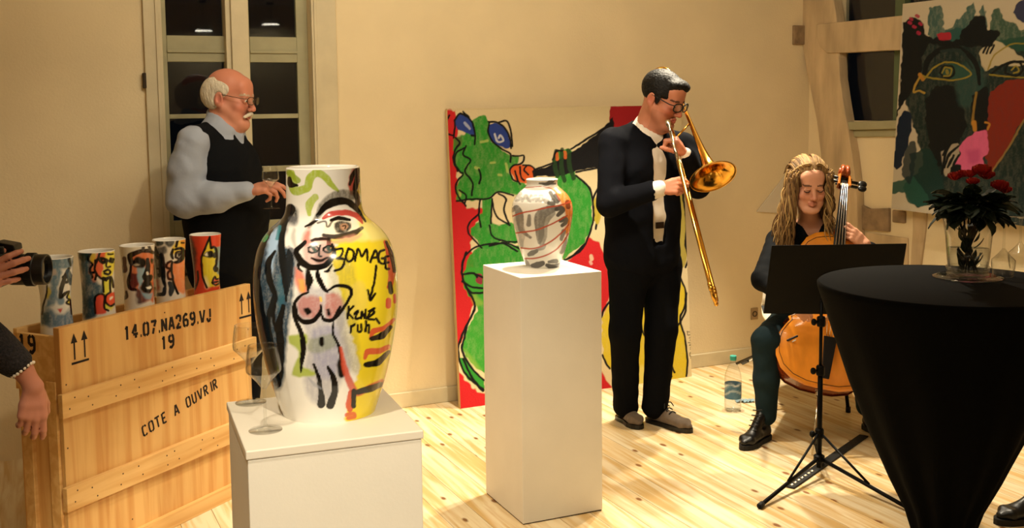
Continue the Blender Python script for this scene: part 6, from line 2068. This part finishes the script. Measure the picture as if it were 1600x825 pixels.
# ================================================================== the cellist
def cellist():
    W = onY
    feet = (onz(1199, 684), onz(1166, 701))
    base = onz(1262, 640)
    base = V(1.52, 5.62, 0)
    t = person('young cellist with long wavy blonde hair seated behind the music stand', base)
    f = unit((-.12, -.99, 0)); l = np.cross(UP, f)
    H = Frame(W(1263, 288, 5.34), (.02, -.97, -.20), sc=1.06)
    neck = W(1266, 352, 5.43)
    che, wai, pel = W(1263, 410, 5.55), W(1262, 455, 5.66), W(1262, 498, 5.72)
    rs, ls = W(1216, 376, 5.47), W(1313, 376, 5.50)
    re, rw = W(1192, 436, 5.22), W(1236, 470, 4.98)
    le, lw = W(1378, 425, 5.38), W(1352, 381, 5.27)
    rh_, lh_ = W(1236, 500, 5.66), W(1290, 500, 5.68)
    rk, lk = W(1197, 532, 5.12), W(1352, 535, 5.12)
    ra = feet[0] + V(-.012, -.03, .12)
    fl0 = onz(1352, 668); la = fl0 + UP * .11
    B = Field()
    head(B, H, female=True, jaw=.85, nose=.9)
    B.cone(H(0, -.02, -.05), neck, .050, .052, .03)
    B.torso([neck - UP * .03, che, wai, pel], [.09, .145, .125, .155], [.06, .095, .09, .10], l, .04)
    limb(B, [rs, re, rw], [.042, .034, .023]); limb(B, [ls, le, lw], [.042, .036, .023])
    limb(B, [rh_, rk, ra], [.08, .052, .036]); limb(B, [lh_, lk, la], [.08, .052, .036])
    hd = unit(W(1316, 353, 5.275) - lw)
    hand(B, lw, hd, unit(V(-.25, .9, -.2)), unit(V(.0, .3, .9)), (.30, .38, .42, .55), .92, spread=.18, thumb=(.2, .9, .5))
    hand(B, rw, unit(V(.5, -.3, -.5)), unit(V(.2, .6, -.5)), unit(V(-.3, -.4, .6)), (.6, .7, .8, .8), .9)
    lo, hi = bounds(B)
    hb = np.array([lw, lw + hd * .2])
    axes = box_axes(lo, hi, .014, ([(H.o[0] - .11, H.o[0] + .11, .0034), (hb[:, 0].min() - .05, hb[:, 0].max() + .05, .0034)],
                                   [(H.o[1] - .16, H.o[1] + .13, .0034), (hb[:, 1].min() - .05, hb[:, 1].max() + .05, .0034)],
                                   [(H.o[2] - .16, H.o[2] + .16, .0034), (hb[:, 2].min() - .06, hb[:, 2].max() + .05, .0034)]))
    v, q = B.mesh(axes)
    raw_np('body', v, q, skin_m, t, colors=skin_paint(v, H, 'd0977a', 'bd7868', 'c87a66', brow='3e281c'))
    for s in (-1, 1):                                        # lowered lids with dark lashes
        MB().tube(spline([H(s * .0185, .0895, -.0085), H(s * .026, .0935, -.0115), H(s * .035, .0925, -.0118), H(s * .0440, .0845, -.0085)], 5), .0021, 6).build('eyelashes', mat('lashes', (.10, .06, .045), .7), t, smooth=True)
    # blouse, jeans, boots
    J = Field()
    J.torso([neck - UP * .05, che, wai, pel - UP * .02], [.115, .172, .150, .178], [.078, .118, .108, .122], l, .04)
    J.cone(neck - UP * .035, rs, .06, .058, .03); J.cone(neck - UP * .035, ls, .06, .058, .03)
    limb(J, [rs, re], [.060, .054]); limb(J, [re, rw - (rw - re) * .06], [.056, .040])
    limb(J, [ls, le], [.060, .055]); limb(J, [le, lw - (lw - le) * .22], [.056, .044])
    J.cone(neck + f * .03 + UP * .05, neck + f * .115 - UP * .085, .058, .016, .008, -1)
    J.cone(neck, neck + UP * .08, .062, .07, .008, -1)
    auto('blouse', J, .0095, black_top, t, (.0032, 45))
    T = Field()
    T.torso([pel + UP * .03, pel - UP * .03], [.165, .17], [.118, .118], l, .03)
    limb(T, [rh_, rk], [.094, .070], .03); limb(T, [rk, rk * .5 + ra * .5, ra], [.068, .062, .048], .02)
    limb(T, [lh_, lk], [.094, .070], .03); limb(T, [lk, lk * .5 + la * .5, la], [.068, .062, .048], .02)
    auto('jeans', T, .0105, jeans_m, t, (.003, 40))
    for he, to in ((feet[0], feet[1]), (fl0, fl0 + V(.06, -.24, 0))):
        to = he + unit(to - he) * .255
        s_ = Field(); shoe(s_, he + UP * .014, to + UP * .014, .041, .12)
        bo = auto('boot', s_, .006, leather, t)
        sole(MB(), he, to, .043, .024).build('sole', rubber, bo)
        d = unit(to - he); sd = np.cross(UP, d)
        lc = MB()
        for k in range(5):
            c = he + d * (.128 - .006 * k + .0 * k) + UP * (.075 + .022 * k) + d * (.028 - .007 * k)
            lc.tube(spline([c - sd * .024 - UP * .004, c + d * .006, c + sd * .024 + UP * .006], 4), .003, 6)
        lc.build('laces', mat('boot_lace', (.10, .09, .09), .6), bo, smooth=True)
    # hair: a close cap, a braid over the crown and long waves
    rn = random.Random(3)
    hm = paint_mat('blonde_hair', .6, spec=.25)
    F = Field()
    E = lambda p, r, k=.012, op=1: F.ell(H(*p), np.array(r) * H.sc, H.ax, k, op)
    E((0, -.018, .036), (.083, .103, .094)); E((0, -.05, -.03), (.075, .065, .09), .02)
    E((0, .125, -.048), (.070, .085, .112), .008, -1)
    v, q = F.mesh(box_axes(*bounds(F), .0045), (.002, 160))
    hcol = lambda P: np.array(lin('6e5230')) * (.72 + .7 * vnoise(P[:, 0] * 90, P[:, 2] * 25 + P[:, 1] * 40))[:, None]
    cap = raw_np('hair', v, q, hm, t, colors=hcol(v))
    lk_ = MB(); cols = []
    def lock(P, r, tone):
        n0 = len(lk_.v)
        P = spline(P, 5)
        rr = r * np.interp(np.linspace(0, 1, len(P)), (0, .15, .7, 1), (.7, 1, .9, .2))
        lk_.tube(P, rr, 6)
        cols.extend([tone] * (len(lk_.v) - n0))
    tones = [np.array(lin(c)) for c in ('8a6a42', '6e5234', '9a7a4a', '5a4228', 'a88a58', '7a5e3a')]
    for i in range(330):
        s = -1 if i < 200 else 1
        a = rn.uniform(-.75, 1.05)                             # around the head: forward to back
        x0 = s * .073 * math.cos(a * .9) ; y0 = .045 - .075 * (a + .4)
        z0 = rn.uniform(.03, .075)
        ln = rn.uniform(.30, .43) if s < 0 else rn.uniform(.22, .34)
        ph, am, fq = rn.uniform(0, 6.28), rn.uniform(.005, .016), rn.uniform(8, 14)
        spread = rn.uniform(.0, 1.)
        P = []
        for k in range(10):
            u = k / 9
            z = z0 - ln * u
            out = .012 + .010 * spread + (.050 if s < 0 else .020) * u ** 1.2 * (.3 + spread)
            fr = .0 + (.055 if s < 0 else .03) * max(0, u - .25) * (1 if a < .3 else .1)
            P.append(H(x0 + s * out + am * math.sin(u * fq + ph) , y0 + fr + am * math.cos(u * fq * .9 + ph), z + .006 * math.sin(ph)) )
        lock(P, rn.uniform(.0022, .0052), tones[rn.randrange(6)] * rn.uniform(.8, 1.15))
    for i in range(170):                                        # strands combed back from the parting
        s = -1 if i % 2 else 1
        u0 = rn.uniform(0, 1)
        w_ = .03 * rn.random()
        P = [H(s * (.003 + .064 * u0), .072 - .036 * u0 ** 2, .086 - .030 * u0 ** 2), H(s * (.006 + .072 * u0), .034 - .02 * u0, .124 - .048 * u0 ** 2), H(s * (.012 + .076 * u0), -.03 - w_, .133 - .050 * u0 ** 2), H(s * (.016 + .078 * u0), -.095, .085 - .06 * u0)]
        lock(P, rn.uniform(.0022, .0042), tones[rn.randrange(6)] * rn.uniform(.75, 1.1))
    for s in (-1, 1):                                          # the braided bands
        for k in range(13):
            u = k / 12
            c = H(s * (.012 + .07 * u), .066 - .055 * u, .108 - .055 * u ** 1.5)
            c2 = H(s * (.020 + .07 * u), .060 - .055 * u, .116 - .06 * u ** 1.5)
            c3 = H(s * (.026 + .07 * u), .050 - .055 * u, .108 - .06 * u ** 1.5)
            lock([c, c2, c3], .0068, tones[(k * 2) % 6] * (1.1 if k % 2 else .75))
    o = lk_.build('hair_locks', hm, t, smooth=True)
    at = o.data.color_attributes.new('paint', 'FLOAT_COLOR', 'POINT')
    c4 = np.ones((len(cols), 4), np.float32); c4[:, :3] = np.array(cols)
    at.data.foreach_set('color', c4.ravel())
    return rw
CRW = cellist()

def chair():
    c = V(1.60, 5.80, 0)
    t = thing('chair', 'white shell chair with thin black legs under the seated cellist', 'chair', c)
    wm = mat('white_shell', (.84, .80, .72), .45)
    f = unit((-.12, -.99, 0)); l = np.cross(UP, f)
    sh = MB()
    prof = [(.21, .435), (.19, .45), (.05, .440), (-.10, .432), (-.17, .445), (-.205, .50), (-.225, .60), (-.25, .75), (-.255, .80)]
    prof = spline(np.array(prof), 4)
    n = 9
    for y, z in prof:
        hw = .215 if z < .5 else .215 - .03 * (z - .5) / .3
        for k in range(n):
            u = -1 + 2 * k / (n - 1)
            sh.v.append(tuple(c + f * (y + (.03 * u * u if z > .5 else 0)) + l * hw * u + UP * (z + (.012 * u * u if z < .5 else 0))))
    for i in range(len(prof) - 1):
        for k in range(n - 1):
            sh.f.append((i * n + k, i * n + k + 1, (i + 1) * n + k + 1, (i + 1) * n + k))
    o = sh.build('shell', wm, t, smooth=True)
    md = o.modifiers.new('thick', 'SOLIDIFY'); md.thickness = .012
    for a, b in ((1, 1), (1, -1), (-1, 1), (-1, -1)):
        top = c + f * .14 * a + l * .16 * b + UP * .425
        bot = c + f * .20 * a + l * .20 * b
        leg = MB().tube([top, bot + UP * .012], .0095, 10).build('leg', iron, t, smooth=True)
        MB().tube([bot, bot + UP * .03], .013, 10).build('rubber_foot', rubber, leg, smooth=True)
    MB().box(c + UP * .425, (.36, .30, .014), (l, f, UP)).build('seat_frame', iron, t)
chair()

# ---- cello and bow
def cello():
    B, S = onY(1284, 606, 4.98), onY(1320, 264, 5.48)
    a = unit(S - B)
    v = V(-.06, -1, .15)
    n = unit(v - a * np.dot(v, a)); s = np.cross(a, n)            # s points to the right of the picture
    s = s if s[0] > 0 else -s
    T = np.linalg.norm(S - B)
    Lb = T * .685
    t = thing('cello', 'orange brown cello between the knees of the seated cellist', 'cello', V(B[0], B[1], 0))
    var = mat('cello_varnish', (.90, .56, .16), .25, coat=.5, var=.22, vscale=9, stretch=(1, 1, .3))
    rib_m = mat('cello_rib_varnish', (.50, .22, .09), .25, coat=.5, var=.3, vscale=14)
    ebony = mat('ebony', (.022, .018, .016), .35)
    HW = [(0., 0.), (.10, .004), (.19, .03), (.255, .08), (.29, .15), (.30, .22), (.288, .29), (.255, .35), (.232, .382), (.244, .402), (.205, .425), (.165, .49), (.158, .545), (.172, .605), (.205, .64), (.224, .652), (.208, .676),
          (.226, .74), (.233, .80), (.222, .87), (.19, .93), (.14, .97), (.08, .99), (.028, 1.0)]
    right = [(w, tt) for w, tt in HW]
    out = [(w, tt) for w, tt in right] + [(-w, tt) for w, tt in right[::-1] if w > 0]
    Oc = np.array(out)
    def pt(w, tt, h):
        return B + (a * tt + s * w) * Lb + n * h
    def plate(name, h0, sg_, m):
        mb = MB()
        rings = [(1.018, 0), (1.018, .005), (.97, .006), (.88, .010), (.7, .019), (.45, .025), (.2, .028)]
        c0 = np.array([0, .47])
        vs = []
        for sc_, h in rings:
            vs += [pt(*(c0 + (p - c0) * sc_), h0 + sg_ * h) for p in Oc]
        N_ = len(Oc)
        vs.append(pt(0, .47, h0 + sg_ * .0285))
        fs = [(i * N_ + k, i * N_ + (k + 1) % N_, (i + 1) * N_ + (k + 1) % N_, (i + 1) * N_ + k) for i in range(len(rings) - 1) for k in range(N_)]
        fs += [(6 * N_ + k, 6 * N_ + (k + 1) % N_, len(vs) - 1) for k in range(N_)]
        mb.add(vs, fs)
        return mb.build(name, m, t, smooth=True)
    D = .115
    rb = MB()
    N_ = len(Oc)
    rb.add([pt(*p, 0) for p in Oc] + [pt(*p, -D) for p in Oc], [(k, (k + 1) % N_, (k + 1) % N_ + N_, k + N_) for k in range(N_)])
    rb.build('ribs', rib_m, t)
    top = plate('top_plate', 0, 1, var)
    plate('back_plate', -D, -1, rib_m)
    pf_ = MB()
    c0 = np.array([0, .47])
    pf_.tube([pt(*(c0 + (p - c0) * .955), .0075) for p in Oc], .0014, 5, closed=True)
    pf_.build('purfling', ebony, top)
    for sg_ in (-1, 1):
        fh = MB()
        P = [(.060, .515), (.050, .528), (.047, .508), (.068, .49), (.085, .44), (.096, .39), (.118, .352), (.130, .338), (.128, .362), (.118, .366)]
        for i, p in enumerate(spline(np.array(P), 4)[:-1]):
            pass
        sp_ = spline(np.array(P), 4)
        w_ = np.interp(np.linspace(0, 1, len(sp_)), (0, .12, .5, .88, 1), (.006, .003, .0055, .003, .007))
        fh.tube([pt(sg_ * x, y, .0215 - .16 * max(0, x - .06) + .0) for x, y in sp_], w_, 6)
        fh.build('f_hole', ebony, top, smooth=True)
    # tailpiece, bridge, neck, fingerboard, strings, pegbox, scroll, pegs, endpin
    MB().prism([pt(-.022, .045, .040), pt(.022, .045, .040), pt(.040, .30, .058), pt(-.040, .30, .058)], n, .012).build('tailpiece', ebony, t, bevel=.003)
    br = MB()
    br.prism([pt(x, .405 + .0, h) for x, h in ((-.062, .024), (-.036, .024), (-.022, .042), (.022, .042), (.036, .024), (.062, .024), (.058, .08), (.03, .094), (-.03, .094), (-.058, .08))], a, .008)
    br.build('bridge', mat('maple_bridge', (.75, .52, .28), .5), t)
    nk0, nk1 = 1.0, .905 / .685
    hN = lambda tt: np.interp(tt, (.74, 1.0, nk1), (.062, .050, .030))
    MB().tube([pt(0, .985, .015), pt(0, 1.03, .018), pt(0, nk1, .012)], [.030, .020, .016], 14).build('neck', rib_m, t, smooth=True)
    MB().prism([pt(-.043, .74, hN(.74) - .008), pt(.043, .74, hN(.74) - .008), pt(.024, nk1, hN(nk1) - .008), pt(-.024, nk1, hN(nk1) - .008)], n, .012).build('fingerboard', ebony, t, bevel=.004)
    strm = mat('steel_string', (.85, .83, .8), .22, metal=1.)
    for k in range(4):
        x = -1.5 + k
        MB().tube([pt(x * .016, .30, .066), pt(x * .028, .409, .096), pt(x * .0105, nk1 + .01, .0385), pt(x * .008, nk1 + .05, .012)], .0017, 6).build('string', strm, t, smooth=True)
    MB().prism([pt(-.026, nk1, .026), pt(.026, nk1, .026), pt(.026, nk1 + .014, .026), pt(-.026, nk1 + .014, .026)], n, .012).build('nut', mat('bone', (.8, .72, .55), .4), t)
    tS = T / Lb
    cheek = mat('pegbox_varnish', (.72, .40, .12), .3, coat=.4)
    for sg_ in (-1, 1):
        MB().prism([pt(sg_ * .026, nk1, -.012), pt(sg_ * .030, nk1 + .01, .034), pt(sg_ * .024, tS - .05, .022), pt(sg_ * .022, tS - .04, -.015), pt(sg_ * .024, nk1 + .05, -.03)], s * sg_, .010).build('pegbox_cheek', cheek, t, bevel=.002)
    MB().prism([pt(-.026, nk1, -.012), pt(.026, nk1, -.012), pt(.022, tS - .04, -.016), pt(-.022, tS - .04, -.016)], -n, .012).build('pegbox_back', rib_m, t)
    sc_ = MB()
    ctr = pt(0, tS - .022, -.004)
    for sg_ in (-1, 1):
        P, r_ = [], []
        for k in range(30):
            th = k / 29 * 4.2 * math.pi / 1.35
            rr = .030 * (1 - k / 36)
            P.append(ctr + a * rr * math.cos(th) + n * rr * math.sin(th) + s * sg_ * (.010 + .016 * k / 29))
            r_.append(.011 * (1 - .45 * k / 29))
        sc_.tube(P, r_, 8)
    sc_.tube([ctr - s * .018, ctr + s * .018], .026, 14)
    sc_.build('scroll', mat('scroll_varnish', (.55, .24, .08), .28, coat=.5), t, smooth=True)
    for k, (tt, sg_) in enumerate(((nk1 + .022, 1), (nk1 + .040, -1), (nk1 + .052, 1), (nk1 + .068, -1))):
        c = pt(0, tt, .004)
        q = c + s * sg_ * .095
        MB().tube([c - s * sg_ * .04, q - s * sg_ * .025], [.006, .0085], 10).ball(q, (.010, .024, .019), 10, (n, s, a)).build('tuning_peg', ebony, t, smooth=True)
    pin0 = pt(0, 0, -.05)
    fz = pin0 - a * (pin0[2] - .0) / a[2]
    MB().lathe([(.016, 0), (.018, -.008), (.012, -.03)], pin0, a, 14).tube([pin0, fz + a * .004], .0045, 8).build('endpin', silver, t, smooth=True)
    return pt, a, n, s
CPT, CAX, CNN, CSS = cello()
def bow():
    A = onY(1151, 568, 5.34); Bp = onY(1246, 525, 5.02)
    d = unit(Bp - A); u = unit(np.cross(d, V(0, 1, .3)))
    t = thing('cello_bow', 'dark cello bow with its end showing beside the cellist\'s boot leg', 'bow', A)
    L = np.linalg.norm(Bp - A)
    MB().tube([A, Bp], [.0068, .0052], 8).build('stick', mat('bow_stick', (.06, .035, .03), .35), t, smooth=True)
    MB().box((A + d * .05) - u * .012, (.05, .012, .018), (d, np.cross(d, u), u)).build('frog', mat('ebony', (.022, .018, .016), .35), t, bevel=.002)
    MB().box((A + Bp) / 2 - u * .018, (L - .06, .009, .0015), (d, np.cross(d, u), u)).build('bow_hair', mat('bow_hair', (.8, .76, .66), .6), t)
bow()

# ================================================================== the visitor with the camera
def visitor():
    W = onY
    base = V(-1.62, 2.86, 0)
    t = person('visitor in a speckled grey knit jacket and bead bracelets beside the crate', base)
    f = unit((.96, .28, 0)); l = np.cross(UP, f)
    H = Frame(base + UP * 1.53 + f * .03, (.9, .25, -.3), sc=1.0)
    neck = base + UP * 1.37
    che, wai, pel = base + UP * 1.2, base + UP * 1.0, base + UP * .86
    rs, ls = base - l * .17 + UP * 1.30, base + l * .17 + UP * 1.30
    # the raised arm: left arm supports the camera; the right arm hangs
    lw = W(-52, 446, 2.93); le = base + l * .20 + UP * .98 + f * .03
    rw = W(33, 574, 2.99); re = W(-66, 486, 2.96)
    B = Field()
    head(B, H, female=True, jaw=.9)
    B.cone(H(0, -.02, -.05), neck, .05, .054, .03)
    B.torso([neck - UP * .03, che, wai, pel], [.09, .15, .14, .165], [.065, .105, .105, .12], l, .04)
    limb(B, [ls, le, lw], [.045, .04, .027]); limb(B, [rs, re, rw], [.045, .04, .027])
    rh_, lh_ = base - l * .08 + UP * .84, base + l * .08 + UP * .84
    limb(B, [rh_, base - l * .085 + UP * .47, base - l * .09 + UP * .09], [.08, .053, .036]); limb(B, [lh_, base + l * .085 + UP * .47, base + l * .09 + UP * .09], [.08, .053, .036])
    hdl = unit(W(20, 418, 2.93) - lw)
    hand(B, lw, hdl, unit(V(.15, .98, .0)), unit(V(.3, 0, 1.)), (.42, .45, .5, .55), 1.0, spread=.16, thumb=(.5, .6, .3))
    wr = W(52, 604, 3.0)
    limb(B, [rw, wr], [.027, .026], .02)
    hdr = unit(W(50, 680, 2.99) - wr)
    hand(B, wr, hdr, unit(V(-.5, .8, .1)), unit(V(.6, .4, .1)), (.35, .45, .5, .55), 1.02, spread=.1, thumb=(.35, .5, .5))
    lo, hi = bounds(B)
    hb = np.array([lw, lw + hdl * .2, wr, wr + hdr * .2, rw])
    axes = box_axes(lo, hi, .016, ([(hb[:, 0].min() - .06, hb[:, 0].max() + .06, .0036), (H.o[0] - .12, H.o[0] + .15, .006)],
                                   [(hb[:, 1].min() - .06, hb[:, 1].max() + .06, .0036)],
                                   [(hb[:, 2].min() - .06, hb[:, 2].max() + .07, .0036), (H.o[2] - .16, H.o[2] + .15, .006)]))
    v, q = B.mesh(axes)
    raw_np('body', v, q, skin_m, t, colors=skin_paint(v, H, 'b87a62', '9a4a44', 'b8604e', brow='4a3426'))
    eyes(H, t)
    F = Field()
    E = lambda p, r, k=.012, op=1: F.ell(H(*p), np.array(r) * H.sc, H.ax, k, op)
    E((0, -.018, .04), (.088, .108, .096)); E((0, -.04, -.05), (.085, .075, .10), .02); E((0, .13, -.04), (.075, .09, .118), .008, -1)
    garment('hair', F, box_axes(*bounds(F), .008), mat('brown_hair', (.16, .10, .06), .5, bump=.5, bscale=90), t, (.004, 120))
    J = Field()
    J.torso([neck - UP * .04, che, wai, pel - UP * .04], [.115, .185, .185, .20], [.085, .135, .14, .152], l, .04)
    J.cone(neck - UP * .04, rs, .065, .065, .03); J.cone(neck - UP * .04, ls, .065, .065, .03)
    limb(J, [ls, le], [.066, .062]); limb(J, [le, lw - (lw - le) * .14], [.062, .05])
    limb(J, [rs, re], [.066, .060]); limb(J, [re, rw - (rw - re) * .10], [.060, .046])
    J.cone(neck, neck + UP * .1, .066, .075, .01, -1)
    auto('jacket', J, .009, tweed, t, (.004, 60))
    T = Field()
    T.torso([pel, pel - UP * .05], [.17, .165], [.125, .12], l, .03)
    limb(T, [rh_, base - l * .085 + UP * .47, base - l * .09 + UP * .06], [.092, .068, .056], .03); limb(T, [lh_, base + l * .085 + UP * .47, base + l * .09 + UP * .06], [.092, .068, .056], .03)
    auto('trousers', T, .014, dark_trs, t, (.003, 30))
    for s in (-1, 1):
        he = base + l * s * .09 - f * .07
        s_ = Field(); shoe(s_, he + UP * .01, he + f * .24 + UP * .01, .04, .05)
        so = auto('shoe', s_, .009, leather, t)
        sole(MB(), he, he + f * .245, .041, .014).build('sole', rubber, so)
    for nm, c, dd, r in (('bracelet', rw + unit(wr - rw) * .004, unit(wr - rw), .034), ('bracelet', lw + hdl * .004, hdl, .034)):
        u = unit(np.cross(dd, UP)); w_ = np.cross(dd, u)
        b = MB()
        for k in range(18):
            a_ = 2 * math.pi * k / 18
            b.ball(c + (u * math.cos(a_) + w_ * math.sin(a_)) * r + dd * .004 * math.sin(2 * a_), .0052, 8)
        b.build(nm, pearl_m, t, smooth=True)['kind'] = 'stuff'
    return lw
visitor()

def photo_camera():
    c = onY(6, 417, 3.04)
    fx = unit((1, .06, -.02)); up = unit(UP - fx * np.dot(UP, fx)); sd = np.cross(fx, up)
    n_before = set(bpy.data.objects)
    t = thing('camera', 'black photo camera with a long lens held up by the visitor at the crate', 'camera', c)
    bm = mat('camera_body', (.025, .025, .027), .5, bump=.2, bscale=300)
    MB().box(c - fx * .012, (.062, .122, .078), (fx, sd, up)).build('body', bm, t, bevel=.008)
    MB().prism([c + up * .039 - fx * .03 - sd * .028, c + up * .039 + fx * .034 - sd * .028, c + up * .054 + fx * .034 - sd * .022, c + up * .062 - fx * .006 - sd * .02, c + up * .052 - fx * .03 - sd * .024], sd, .05).build('viewfinder_hump', bm, t, bevel=.004)
    MB().lathe([(.034, .014), (.036, .02), (.036, .050), (.0375, .052), (.0375, .072), (.0355, .074), (.0355, .096), (.0345, .098), (.031, .098), (.029, .088), (.001, .086)], c - up * .006, fx, 40).build('lens', mat('lens_barrel', (.03, .03, .03), .4), t, smooth=False)
    gr = MB()
    for k in range(40):
        a_ = 2 * math.pi * k / 40
        o = (sd * math.cos(a_) + up * math.sin(a_))
        gr.box(c - up * .006 + fx * .062 + o * .0378, (.018, .0028, .0016), (fx, np.cross(fx, o), o))
    g_ = gr.build('focus_ring', mat('lens_rubber', (.02, .02, .02), .7), t); g_['kind'] = 'stuff'
    MB().lathe([(.0015, 0), (.0292, 0)], c - up * .006 + fx * .089, fx, 32).build('front_element', mat('coated_glass', (.02, .02, .03), .05), t)
    MB().lathe([(.008, 0), (.008, .012), (.0065, .014), (.001, .014)], c + up * .039 + fx * .012 + sd * .045, up, 14).build('shutter_dial', bm, t)
    q = c + up * .03 - fx * .03 - sd * .06
    st_ = MB()
    P = spline([q, q + up * .05 - fx * .04, q + up * .10 - fx * .09, q + up * .13 - fx * .16], 6)
    for i in range(len(P) - 1):
        d_ = unit(P[i + 1] - P[i])
        st_.box((P[i] + P[i + 1]) / 2, (np.linalg.norm(P[i + 1] - P[i]) + .002, .012, .003), (d_, sd, np.cross(d_, sd)))
    st_.build('neck_strap', mat('strap_webbing', (.03, .03, .03), .8), t)
    for o_ in set(bpy.data.objects) - n_before:
        if o_.type == 'MESH':
            o_.data.transform(Matrix.Scale(1.24, 4))
photo_camera()

# ================================================================== a guest behind the high table, only a boot in view
KS = -1
def guest():
    toe, heel = onz(1566, 818), onz(1650, 806)
    f = unit(toe - heel); l = np.cross(UP, f)
    foot = heel + f * .08
    base = heel + V(.40, .16, 0)
    base[2] = 0
    t = person('guest in dark clothes behind the black table, one leather boot in view', base)
    H = Frame(base + UP * 1.60, f, sc=1.)
    legs = [(base + l * s * .10 + UP * .90, (base + l * s * .10 if s < 0 else base + l * .1) * .5 + (foot if s == KS else base + l * s * .12) * .5 + UP * .49, (foot if s == KS else base + l * s * .12)) for s in (1, -1)]
    neck = base + UP * 1.45
    sh = [base + l * s * .18 + UP * 1.38 for s in (1, -1)]
    el = [base + l * s * .23 + UP * 1.10 - f * .02 for s in (1, -1)]
    wr = [base + l * s * .22 + UP * .86 + f * .06 for s in (1, -1)]
    B = Field()
    head(B, H)
    B.cone(H(0, -.02, -.05), neck, .055, .06, .03)
    B.torso([neck - UP * .03, base + UP * 1.25, base + UP * 1.05, base + UP * .92], [.10, .16, .15, .16], [.07, .11, .10, .11], l, .04)
    for s in (0, 1):
        limb(B, [sh[s], el[s], wr[s]], [.048, .04, .027])
        hand(B, wr[s], -UP + f * .1, l * (-1 if s == 0 else 1), f, (.3, .4, .4, .4))
        limb(B, [legs[s][0], legs[s][1], legs[s][2] + UP * .10 - f * .02], [.085, .056, .044])
    lo, hi = bounds(B)
    v, q = B.mesh(box_axes(lo, hi, .013, ((), (), ((H.o[2] - .15, H.o[2] + .15, .008),))))
    raw_np('body', v, q, skin_m, t, colors=skin_paint(v, H, 'b87a62', '9a4a44', 'b8604e', brow='4a3426'))
    F = Field()
    F.ell(H(0, -.017, .041), np.array((.083, .103, .089)), H.ax); F.ell(H(0, .13, -.03), np.array((.1, .085, .1)), H.ax, .006, -1); F.ell(H(0, -.03, -.14), np.array((.14, .14, .085)), H.ax, .01, -1)
    garment('hair', F, box_axes(*bounds(F), .009), mat('brown_hair', (.16, .10, .06), .5, bump=.5, bscale=90), t, (.003, 120))
    J = Field()
    J.torso([neck - UP * .04, base + UP * 1.25, base + UP * 1.05, base + UP * .85], [.12, .195, .185, .195], [.09, .135, .13, .14], l, .04)
    for s in (0, 1):
        J.cone(neck - UP * .04, sh[s], .07, .068, .03)
        limb(J, [sh[s], el[s], wr[s]], [.068, .06, .045])
    J.cone(neck, neck + UP * .1, .07, .08, .01, -1)
    auto('jacket', J, .013, navy_suit, t, (.003, 34))
    T = Field()
    T.torso([base + UP * .94, base + UP * .88], [.17, .17], [.12, .12], l, .03)
    for a_, k_, g_ in legs:
        limb(T, [a_, k_, k_ * .25 + g_ * .75 + UP * .07 - f * .015], [.1, .074, .06], .03)
    auto('trousers', T, .014, dark_trs, t, (.003, 30))
    for a_, k_, g_ in legs:
        he = g_ - f * .08
        s_ = Field(); shoe(s_, he + UP * .014, he + f * .285 + UP * .014, .046, .09)
        so = auto('boot', s_, .007, leather, t)
        sole(MB(), he, he + f * .29, .048, .024).build('sole', rubber, so)
guest()
